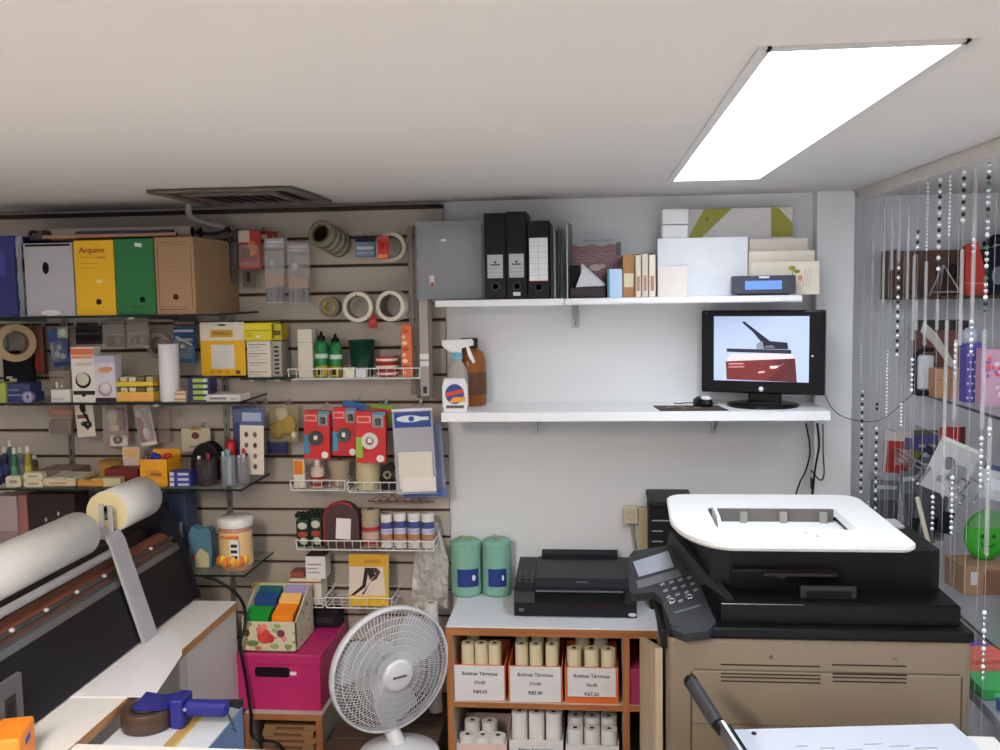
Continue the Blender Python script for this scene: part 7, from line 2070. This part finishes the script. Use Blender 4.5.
q.lathe([(0.001, 0.044), (0.062, 0.045)], (0, 0, 0), fw, 32, 'y')
fan_part(q, 'motor_housing')
hb2 = HD @ Vector((0, 0.09, 0))
q = MB(); q.tube([(hb2.x, hb2.y, FC.z - 0.055), (hb2.x * .7, hb2.y * .7, FC.z - 0.16), (0.02, 0.0, zst + 0.03)], 0.026, fw, 20); q.build('neck', t)
q = MB(); q.lathe([(0.001, 0.045), (0.03, 0.043), (0.06, 0.034), (0.125, 0.016), (0.132, 0.006), (0.132, 0.0), (0.001, 0.0)], (0.02, 0.0, zst), fw, 40); q.build('base', t)
q = MB(); q.lathe([(0.01, 0.0), (0.01, 0.006)], (0.02, -0.085, zst + 0.024), M((110, 112, 118)), 16); q.build('speed_knob', t)
t = thing('low_bench', 'dark brown low bench of planks carrying the white fan', 'bench', (0, 0, 0))
dkw = wood((60, 44, 36), (92, 70, 58), 0, 0.5, 4)
for k in range(5):
    q = MB(); y_ = 2.78 + k * 0.13
    q.box(bx1 + 0.03, -0.525, y_, y_ + 0.122, zst - 0.022, zst, dkw, 0.002); q.build('plank', t)
for x in (bx1 + 0.05, -0.56):
    q = MB(); q.box(x, x + 0.03, 2.8, 3.4, 0, zst - 0.022, dkw); q.build('support', t)

# ================================================================== ALCOVE BEHIND THE BEAD CURTAIN
XG = 1.135
WZ = 3.66
# wood backed wall shelf
a, b = aY(886, 251, 3.62), aY(984, 298, 3.62)
t = thing('wall_shelf', 'brown wooden wall shelf with a slatted back behind the bead curtain', 'shelf', ((a.x + b.x) / 2, WZ, b.z))
w, h = b.x - a.x + 0.12, a.z - b.z
x0 = -(b.x - a.x) / 2
bw = wood((86, 58, 44), (116, 84, 66), 2, 0.5, 4)
q = MB()
n = 12
for k in range(n):
    q.box(x0 + w * k / n, x0 + w * (k + 1) / n - 0.002, -0.02, -0.002, 0.012, h, bw)
q.build('back_panel', t)
q = MB(); q.box(x0 - 0.006, x0 + w, -0.17, -0.002, 0, 0.012, M((70, 50, 42), 0.5), 0.002); q.build('shelf_board', t)
q = MB(); q.box(x0 - 0.006, x0 + 0.008, -0.17, -0.002, 0.012, h, bw, 0.002); q.build('side_panel', t)
zs = b.z + 0.012
c = aY(945, 297, 3.56)
t = thing('wire_easel', 'clear wire easel with a dark lens thing on the wooden wall shelf', 'easel', (c.x, 3.57, zs))
q = MB(); wm = M((190, 186, 182), 0.3, 0.3)
q.tube([(-0.06, -0.03, 0.002), (-0.005, 0, 0.11), (0.05, -0.03, 0.002)], 0.004, wm, 8); q.tube([(-0.005, 0, 0.11), (0.0, 0.05, 0.002)], 0.004, wm, 8); q.tube([(-0.05, -0.027, 0.012), (0.044, -0.027, 0.012)], 0.003, wm, 8); q.build('frame', t)
q = MB(); q.sphere((0.03, 0.006, 0.085), (0.02, 0.016, 0.028), M((40, 34, 34), 0.4)); q.sphere((-0.01, 0.004, 0.12), (0.02, 0.014, 0.014), M((96, 82, 62), 0.5)); q.build('dark_piece', t)
x_, w_, h_ = dims(966, 986, 241, zs, 3.54)
t = thing('pennant_folder', 'red folder with a slanted top on the wooden wall shelf', 'folder', (x_, 3.54, zs))
q = MB(); q.prism([(-w_ / 2, 0), (w_ / 2 + 0.012, 0), (w_ / 2, h_ * 0.45), (w_ * 0.1, h_), (-w_ / 2, h_ * 0.92)], 0, 0.03, M((216, 60, 44), 0.45)); q.build('cover', t)
q = MB(); q.tube([(-w_ / 2, -0.001, h_ * .22), (w_ / 2 + 0.006, -0.001, h_ * .22)], 0.0016, M((236, 190, 170)), 6); q.build('seam', t)
x_, w_, h_ = dims(989, 1012, 236, zs, 3.53)
t = thing('lunch_bag', 'dark navy bag with a round grey patch on the wooden wall shelf', 'bag', (x_, 3.53, zs))
q = MB(); q.prism([(-w_ * .4, 0), (w_ / 2, 0), (w_ / 2, h_ * .7), (w_ * .2, h_ * .85), (-w_ * .3, h_ * .8), (-w_ / 2, h_ * .4)], 0, 0.06, M((34, 36, 54), 0.6)); q.build('body', t)
q = MB(); q.sphere((-w_ * .05, -0.001, h_ * .33), (0.022, 0.003, 0.032), M((130, 132, 146))); q.build('patch', t)
q = MB(); q.sphere((-w_ * .42, 0.02, h_ * .88), (0.02, 0.015, 0.014), M((26, 26, 34))); q.sphere((-w_ * .05, 0.02, h_ * .95), (0.026, 0.02, 0.018), M((30, 30, 40))); q.build('ears', t)

# dark post at the right edge of the picture
q = MB(); q.box(1.475, 1.52, 3.5, 3.56, 0.0, ZC - 0.002, M((92, 78, 66), 0.5), 0.003)
solo(q, 'wooden_post', 'brown upright post at the right picture edge behind the beads', 'post')

# glass shelves on the side wall
def side_glass(label, z, y0, y1, m=None):
    t = thing('glass_shelf', label, 'shelf', (1.72, (y0 + y1) / 2, z))
    L_ = (y1 - y0) / 2
    q = MB(); q.box(XG - 1.72, -0.002, -L_, L_, -0.008, 0, m or clear((200, 206, 206), 0.25, 0.1)); q.build('pane', t)
    q = MB(); q.box(XG - 1.72 - 0.002, XG - 1.72, -L_, L_, -0.0085, 0.0, M((60, 62, 64), 0.2)); q.build('edge', t)
    for yy in (-L_ * .7, L_ * .7):
        q = MB(); q.prism([(-0.002, -0.008), (-0.3, -0.008), (-0.002, -0.06)], yy - 0.003, yy + 0.003, STEEL, 'y'); q.build('bracket', t)


e0 = aX(895, 384, XG)
ZG1 = e0.z
side_glass('upper glass shelf on the side wall behind the bead curtain', ZG1, 1.9, 3.49)
ZG2 = aX(935, 592, XG).z
side_glass('lower glass shelf behind the copier and the bead curtain', ZG2, 1.9, 3.49)


def alc(p0, p1, pt, Y, zb):
    return dims(p0, p1, pt, zb, Y)


x_, w_, h_ = alc(921, 966, 322, 3.47, ZG1)
t = thing('file_case', 'brown leather look file case standing on the upper side glass shelf', 'case', (x_ + 0.01, 3.48, ZG1))
q = MB(); q.box(-w_ / 2, w_ / 2, 0, 0.1, 0, h_, wood((96, 52, 42), (124, 72, 60), 2, 0.45, 3), 0.004); q.build('body', t)
q = MB(); q.box(-w_ * .52, w_ * .52, -0.004, 0.104, h_ - 0.03, h_ + 0.004, M((60, 54, 54), 0.5), 0.004); q.build('lid', t)
q = MB(); q.prism([(-w_ * .56, h_ * 0.86), (-w_ * .3, h_ * 0.7), (w_ * .2, h_ * .28), (w_ * .36, h_ * .2), (w_ * .3, h_ * .32), (-w_ * .2, h_ * .84), (-w_ * .5, h_ + 0.003)], -0.006, -0.001, M((206, 200, 190), 0.3)); q.build('strap', t)
x_, w_, h_ = alc(917, 934, 351, 3.34, ZG1)
t = thing('hole_punch', 'black and white desk punch on the upper side glass shelf', 'hole punch', (x_ + 0.004, 3.34, ZG1))
q = MB(); q.box(-w_ * .55, w_ * .75, -0.01, 0.05, 0, 0.02, BLACK, 0.004); q.build('base', t)
q = MB(); q.box(-w_ * .45, w_ * .5, 0.0, 0.04, 0.02, h_ * 0.9, M((206, 208, 212), 0.35), 0.008); q.build('body', t)
q = MB(); q.tube(smooth_([(-w_ * .55, 0.02, 0.02), (-w_ * .58, 0.02, h_ * .8), (-w_ * .2, 0.02, h_ * 1.0), (w_ * .5, 0.02, h_ * 1.02)]), 0.0075, BLACK, 10); q.tube([(w_ * .62, 0.02, h_ * .75), (w_ * .68, 0.02, h_ * .35)], 0.008, BLACK, 10); q.build('lever', t)
carton('cardboard_box', 'low brown cardboard box beside the desk punch behind the beads', 'box', 936, 964, 369, ZG1, 3.27, 0.08, (186, 144, 108), [(0.0, 0.6, 1.0, 0.64, (150, 108, 74))])
# dotted gift bags
x_, w_, h_ = alc(967, 985, 343, 3.14, ZG1)
t = thing('gift_bag', 'purple gift bag with white dots on the upper side glass shelf', 'bag', (x_, 3.14, ZG1))
q = MB(); pm = M((96, 82, 172), 0.5); q.prism([(-w_ / 2, 0), (w_ / 2, 0), (w_ / 2, h_), (-w_ / 2, h_)], 0, 0.06, pm); q.build('bag', t)
q = MB()
for r_ in range(7):
    for c_ in range(4):
        q.sphere((-w_ * .4 + c_ * w_ * .26 + (r_ % 2) * w_ * .12, -0.0004, h_ * (0.08 + 0.12 * r_)), (0.0042, 0.001, 0.004), M((214, 212, 240)), 10, 6)
q.build('dots', t)
q = MB(); q.sphere((-w_ * .2, 0.02, h_ * 1.1), (w_ * .5, 0.03, h_ * .16), M((176, 182, 200), 0.5)); q.build('tissue', t)
x_, w_, h_ = alc(984, 1012, 349, 3.06, ZG1)
t = thing('gift_bag', 'pink red patterned gift bag at the right end behind the beads', 'bag', (x_, 3.06, ZG1))
q = MB(); q.prism([(-w_ / 2, 0), (w_ / 2, 0), (w_ / 2, h_), (-w_ / 2, h_)], 0, 0.06, M((206, 160, 186), 0.5)); q.build('bag', t)
q = MB()
random.seed(13)
for k in range(18):
    q.sphere((random.uniform(-w_ * .45, w_ * .45), -0.0004, random.uniform(0.01, h_ * .95)), (random.uniform(.005, .012), 0.001, random.uniform(.005, .01)), M(random.choice(((196, 50, 70), (226, 90, 110), (236, 214, 226), (150, 110, 180))), 0.6), 10, 6)
q.build('print', t)
# cards hanging on the alcove wall
def wcard(label, p0, p1, py0, py1, Y, col, decs=(), tilt=0.0, name='hanging_pack', content=None, yaw=0.0, peg=True):
    a, b = aY(p0, py0, Y), aY(p1, py1, Y)
    w, h = b.x - a.x, a.z - b.z
    t = thing(name, label, 'pack', ((a.x + b.x) / 2, Y, a.z), rot=(0, tilt, yaw))
    q = MB(); q.box(-w / 2, w / 2, 0, 0.003, -h, 0, mm(col), 0.001); q.xf = Matrix.Translation((0, 0, -h)); decals(q, w, h, 0, decs); q.build('card', t)
    if content:
        q = MB(); q.xf = Matrix.Translation((0, 0, -h))
        for (u0_, v0_, u1_, v1_, c) in content:
            q.box(-w / 2 + u0_ * w, -w / 2 + u1_ * w, -0.012, 0, v0_ * h, v1_ * h, mm(c), 0.004)
        q.build('contents', t)
    # its own long peg to the wall
    if peg:
        q = MB(); q.tube([(0, 0.002, -0.004), (0, WZ - Y, -0.004)], 0.0025, CHROME, 6); q.build('peg', t)
    return t


wcard('red and white card pack hanging nearest the white column', 885, 911, 432, 473, 3.56, (176, 52, 46), [(0, 0.78, 1, 1, (226, 214, 210)), (0.45, 0.2, 0.98, 0.6, (196, 160, 150)), (0, 0, 0.12, 0.8, (214, 196, 190))], tilt=0.05, content=[(0.5, 0.25, 0.9, 0.55, (206, 176, 168))])
wcard('small violet tag beside the red and white card pack', 905, 912, 438, 449, 3.52, (96, 84, 140))
wcard('violet and olive card pack in the middle of the alcove wall', 914, 938, 430, 459, 3.55, (86, 76, 136), [(0, 0.86, 1, 1, (110, 100, 70)), (0, 0.0, 1, 0.3, (130, 130, 60)), (0.2, 0.4, 0.9, 0.5, (170, 180, 150))])
wcard('red card pack with a dark edge right of the violet one', 940, 965, 427, 446, 3.54, (186, 50, 60), [(0.8, 0, 1, 1, (90, 40, 40)), (0.1, 0.3, 0.7, 0.4, (216, 110, 110))])
wcard('navy dark pack hanging below the violet card', 926, 942, 448, 474, 3.46, (38, 40, 66), [(0.1, 0.5, 0.5, 0.7, (170, 176, 190))], tilt=0.5)
# white tilted pack
wcard('large whitish pack hanging tilted across the pegs', 941, 984, 444, 498, 3.2, (206, 206, 206), [(0, 0.93, 0.9, 1, (238, 238, 236)), (0.25, 0.45, 0.55, 0.7, (120, 122, 126), 'o'), (0.3, 0.2, 0.5, 0.32, (150, 152, 156))], tilt=0.42, content=[(0.5, 0.3, 0.8, 0.62, (150, 154, 160))])
wcard('pale pack at the right picture edge beside the tilted whitish one', 985, 1010, 466, 500, 3.1, (200, 204, 208), [(0, 0.85, 1, 1, (60, 80, 110)), (0.2, 0.3, 0.9, 0.6, (226, 230, 236))], tilt=0.25)
# translucent grey bags
gz = M((120, 124, 132), 0.25, alpha=0.72, var=0)
for i, (p0, p1, py0, py1, Y, tl) in enumerate(((871, 899, 480, 545, 3.5, 0.05), (899, 926, 470, 545, 3.42, -0.12), (922, 952, 458, 540, 3.36, 0.1))):
    wcard(['grey translucent pouch hanging nearest the white column', 'grey translucent pouch hanging in the middle of three', 'grey translucent pouch hanging behind the wooden dowel'][i], p0, p1, py0, py1, Y, gz, [(0.1, 0.86, 0.9, 0.92, (176, 180, 188))], tilt=tl, name='hanging_pouch', content=[(0.1, 0.05, 0.9, 0.7, M((96, 98, 106), 0.3, alpha=0.7, var=0)), (0.5, 0.1, 0.75, 0.3, (36, 36, 40))])
for i, (p0, p1, py0, py1, Y) in enumerate(((912, 920, 518, 545, 3.3), (943, 955, 512, 534, 3.28))):
    wcard(['black narrow clip hanging below the grey pouches', 'black wedge clip hanging right of the dowel'][i], p0, p1, py0, py1, Y, (22, 22, 24), tilt=0.2, name='hanging_clip', peg=False)
# pegs
for i, (p, q_) in enumerate((((923, 470), (913, 480)), ((930, 468), (918, 484)), ((950, 477), (959, 488)), ((969, 482), (957, 498)), ((983, 484), (974, 502)), ((965, 497), (960, 503)))):
    y0 = 3.22 - 0.03 * i
    a, b = aY(p[0], p[1], y0), aY(q_[0], q_[1], y0 - 0.12)
    t = thing('hanging_peg', ['silver peg nearest the column among the crossed pegs', 'second silver peg beside the violet card', 'silver peg left of the tilted whitish pack', 'long silver peg crossing the tilted whitish pack', 'silver peg at the right of the tilted whitish pack', 'short silver peg below the long one'][i], 'peg', (a.x, a.y, a.z), 0, 'silver pegs')
    d_ = b - a
    q = MB(); q.tube([(0, WZ - a.y, 0.0), (0, 0, 0), tuple(d_)], 0.0042, CHROME, 8); q.build('rod', t)
    q = MB(); q.sphere(tuple(d_), 0.006, CHROME, 12, 8); q.build('tip', t)
a, b = aY(917, 497, 3.24), aY(930, 550, 3.18)
q = MB(); q.cyl((0, 0, 0), tuple(a - b), 0.0075, M((214, 204, 180), 0.5), 14)
solo(q, 'hanging_dowel', 'cream wooden dowel leaning between the grey pouches', 'dowel', tuple(b))
# green smiling pouch
x_, w_, h_ = alc(957, 1003, 566, 3.25, ZG2)
t = thing('cardboard_box', 'small cardboard box with a white label below the green purse', 'box', (x_ + 0.02, 3.25, ZG2), 0.1)
q = MB(); q.box(-w_ / 2, w_ / 2, 0, 0.14, 0, h_, M((186, 146, 112), 0.7), 0.003); q.build('body', t)
q = MB(); q.decal(-w_ * .34, -w_ * .2, h_ * .35, h_ * .8, -0.0005, WHITE); q.build('label', t)
q = MB(); q.prism([(-w_ * .05, 0.0), (w_ * .5, 0.0), (w_ * .5, h_ * .85), (0, h_ * .85), (-w_ * .05, h_ * .7)], -0.0012, 0.0, M((150, 108, 82), 0.7)); q.build('flap', t)
c = aY(988, 543, 3.30)
t = thing('coin_purse', 'round bright green purse with a smiling face standing on the cardboard box', 'purse', (c.x, 3.32, ZG2 + h_ + 0.0008))
t.scale = (1.12, 1.12, 1.12)
gr = M((62, 190, 46), 0.45)
q = MB(); q.lathe([(0.0, -0.02), (0.045, -0.018), (0.062, -0.008), (0.064, 0.0), (0.06, 0.012), (0.0, 0.018)], (0, 0, 0.077), gr, 36, 'y')
q.v = [Vector((v.x, v.y, (v.z - 0.077) * 1.2 + 0.077)) for v in q.v]; q.build('body', t)
q = MB(); q.prism([(0.058 * math.cos(a_), 0.092 + 0.068 * math.sin(a_)) for a_ in [0.15 + 0.28 * k for k in range(11)]], -0.0225, -0.017, M((120, 180, 120), 0.3)); q.build('flap', t)
q = MB(); dk2 = M((20, 90, 24), 0.5)
for sx in (-0.016, 0.016):
    q.sphere((sx, -0.0205, 0.078), (0.006, 0.002, 0.007), dk2, 12, 8)
q.tube([(0.022 * math.cos(a_), -0.021, 0.062 + 0.016 * math.sin(a_)) for a_ in [PI + 0.3 + 0.25 * k for k in range(11)]], 0.0018, dk2, 6); q.build('face', t)
# colourful stationery near the bottom right
ZG3 = aX(972, 690, 1.0).z
t = thing('display_table', 'greyish low display table right of the copier behind the beads', 'table', (1.3, 2.35, 0))
q = MB(); q.box(-0.32, 0.3, -0.45, 0.5, 0.655, 0.685, M((168, 172, 190), 0.4), 0.003); q.build('top', t)
for sx in (-0.28, 0.26):
    for sy in (-0.4, 0.45):
        q = MB(); q.box(sx - 0.02, sx + 0.02, sy - 0.02, sy + 0.02, 0, 0.655, M((190, 192, 204), 0.5)); q.build('leg', t)
for i, (x_, y_, w_, d_, h_, rz, c, lb) in enumerate(((1.045, 2.68, 0.14, 0.1, 0.05, 0.1, (226, 110, 96), 'coral red box lying behind the green one on the display table'), (1.05, 2.54, 0.14, 0.12, 0.03, 0.05, (70, 180, 100), 'green flat box lying on the display table by the copier'), (1.04, 2.79, 0.15, 0.06, 0.036, 0.0, (110, 84, 160), 'violet box lying behind the coral red one on the display table'), (1.07, 2.39, 0.14, 0.1, 0.03, 0.1, (76, 96, 170), 'blue flat box lying before the green one on the display table'), (1.1, 2.23, 0.16, 0.12, 0.02, 0.0, (206, 210, 236), 'pale lilac pad lying on the display table'))):
    t = thing('stationery_box', lb, 'stationery', (x_, y_, 0.6855), rz)
    q = MB(); q.box(-w_ / 2, w_ / 2, -d_ / 2, d_ / 2, 0, h_, M(c, 0.45), 0.003); q.build('body', t)
    q = MB(); q.box(-w_ * .3, w_ * .3, -d_ / 2 - 0.0008, -d_ / 2 + 0.001, h_ * .3, h_ * .7, M(tuple(min(255, v + 40) for v in c), 0.45)); q.build('label', t)

# ------------------------------------------------------------ bead curtain
XC = 0.909
t = thing('bead_curtain', 'hanging curtain of clear and silver bead strands right of the white column', 'curtain', (XC, 2.8, 0))
def zpx(px, py):
    return aX(px, py, XC).z


q = MB(); q.box(-0.014, 0.016, 2.0 - 2.8, 3.388 - 2.8, ZC - 0.036, ZC - 0.001, M((208, 202, 196), 0.5), 0.002); q.build('top_rail', t)
ribbon = M((214, 208, 206), 0.25, alpha=0.36, var=0)
thread = M((200, 200, 204), 0.3, alpha=0.6, var=0)
silver = M((206, 210, 214), 0.15, 0.9)
jet = M((46, 46, 50), 0.2)
white_b = M((236, 238, 240), 0.15)
green_b = M((70, 110, 80), 0.2)
# (px at the picture, strip from, strip to, [(bead from, bead to, style)])
strands = [
    (857.5, None, [(344, 386, 'w')]), (864, None, [(392, 500, 'js')]), (872, (205, 300), [(505, 545, 'w')]), (879, None, [(405, 415, 'j'), (430, 520, 'js')]),
    (883, (196, 305), []), (888.5, None, [(352, 420, 'w')]), (891, (210, 270), []), (898, (200, 262), [(268, 365, 'js')]), (903.5, None, [(405, 432, 'w')]), (907, (205, 300), []),
    (913.5, (255, 340), [(360, 400, 's')]), (916.5, (300, 330), [(232, 258, 'sj')]), (925.5, (262, 345), [(180, 255, 'w')]), (937.5, (300, 330), [(174, 275, 'js'), (500, 540, 's')]), (947.5, (320, 500), [(168, 240, 'w')]),
    (957, (340, 420), [(345, 385, 's'), (480, 545, 's')]), (961, (250, 345), [(165, 232, 'js')]), (972.5, (168, 322), [(240, 262, 's'), (322, 362, 's')]), (985.5, (330, 430), [(154, 318, 'sg'), (440, 500, 's')]), (993.5, (420, 560), [(430, 445, 's'), (470, 490, 's'), (620, 700, 's')]),
]
for (px, strip, beads) in strands:
    y_ = aX(px, 300, XC).y - 2.8
    if y_ + 2.8 > 3.375:
        y_ = 3.375 - 2.8
    q = MB()
    zb_ = 0.35
    q.tube([(0, y_, ZC - 0.036), (0, y_, zb_)], 0.0006, thread, 4)
    if strip:
        za_, zc_ = zpx(px, strip[0]), zpx(px, strip[1])
        q.box(-0.0015, 0.0015, y_ - 0.009, y_ + 0.009, zc_, min(za_, ZC - 0.037), ribbon)
    for (b0, b1, st) in beads:
        za_, zc_ = min(zpx(px, b0), ZC - 0.05), zpx(px, b1)
        small = st == 'w'
        step = 0.0105 if small else 0.0145
        n = max(2, int((za_ - zc_) / step))
        for k in range(n):
            z_ = za_ - k * step
            m = {'w': white_b, 'j': jet, 's': silver if k % 3 else white_b, 'js': jet if k % 2 else white_b, 'sj': white_b if k % 2 else jet, 'sg': (silver, white_b, jet, green_b, silver)[k % 5]}[st]
            r = 0.0034 if small else 0.0052
            q.sphere((0, y_, z_), (r, r, r * (1.0 if small else 1.05)), m, 8, 6)
    q.build('strand', t)

# ================================================================== LIGHT AND VIEW
w = bpy.data.worlds.new('World')
SC.world = w
w.use_nodes = True
bgn = w.node_tree.nodes['Background']
bgn.inputs['Color'].default_value = lin((248, 249, 252))
bgn.inputs['Strength'].default_value = 0.9
SC.view_settings.view_transform = 'Standard'
SC.view_settings.look = 'None'
SC.view_settings.gamma = 1.0
SC.view_settings.use_curve_mapping = False
SC.view_settings.exposure = 0.0
SC.cycles.use_denoising = True
SC.cycles.max_bounces = 8
SC.cycles.transparent_max_bounces = 24
SC.cycles.sample_clamp_indirect = 6.0
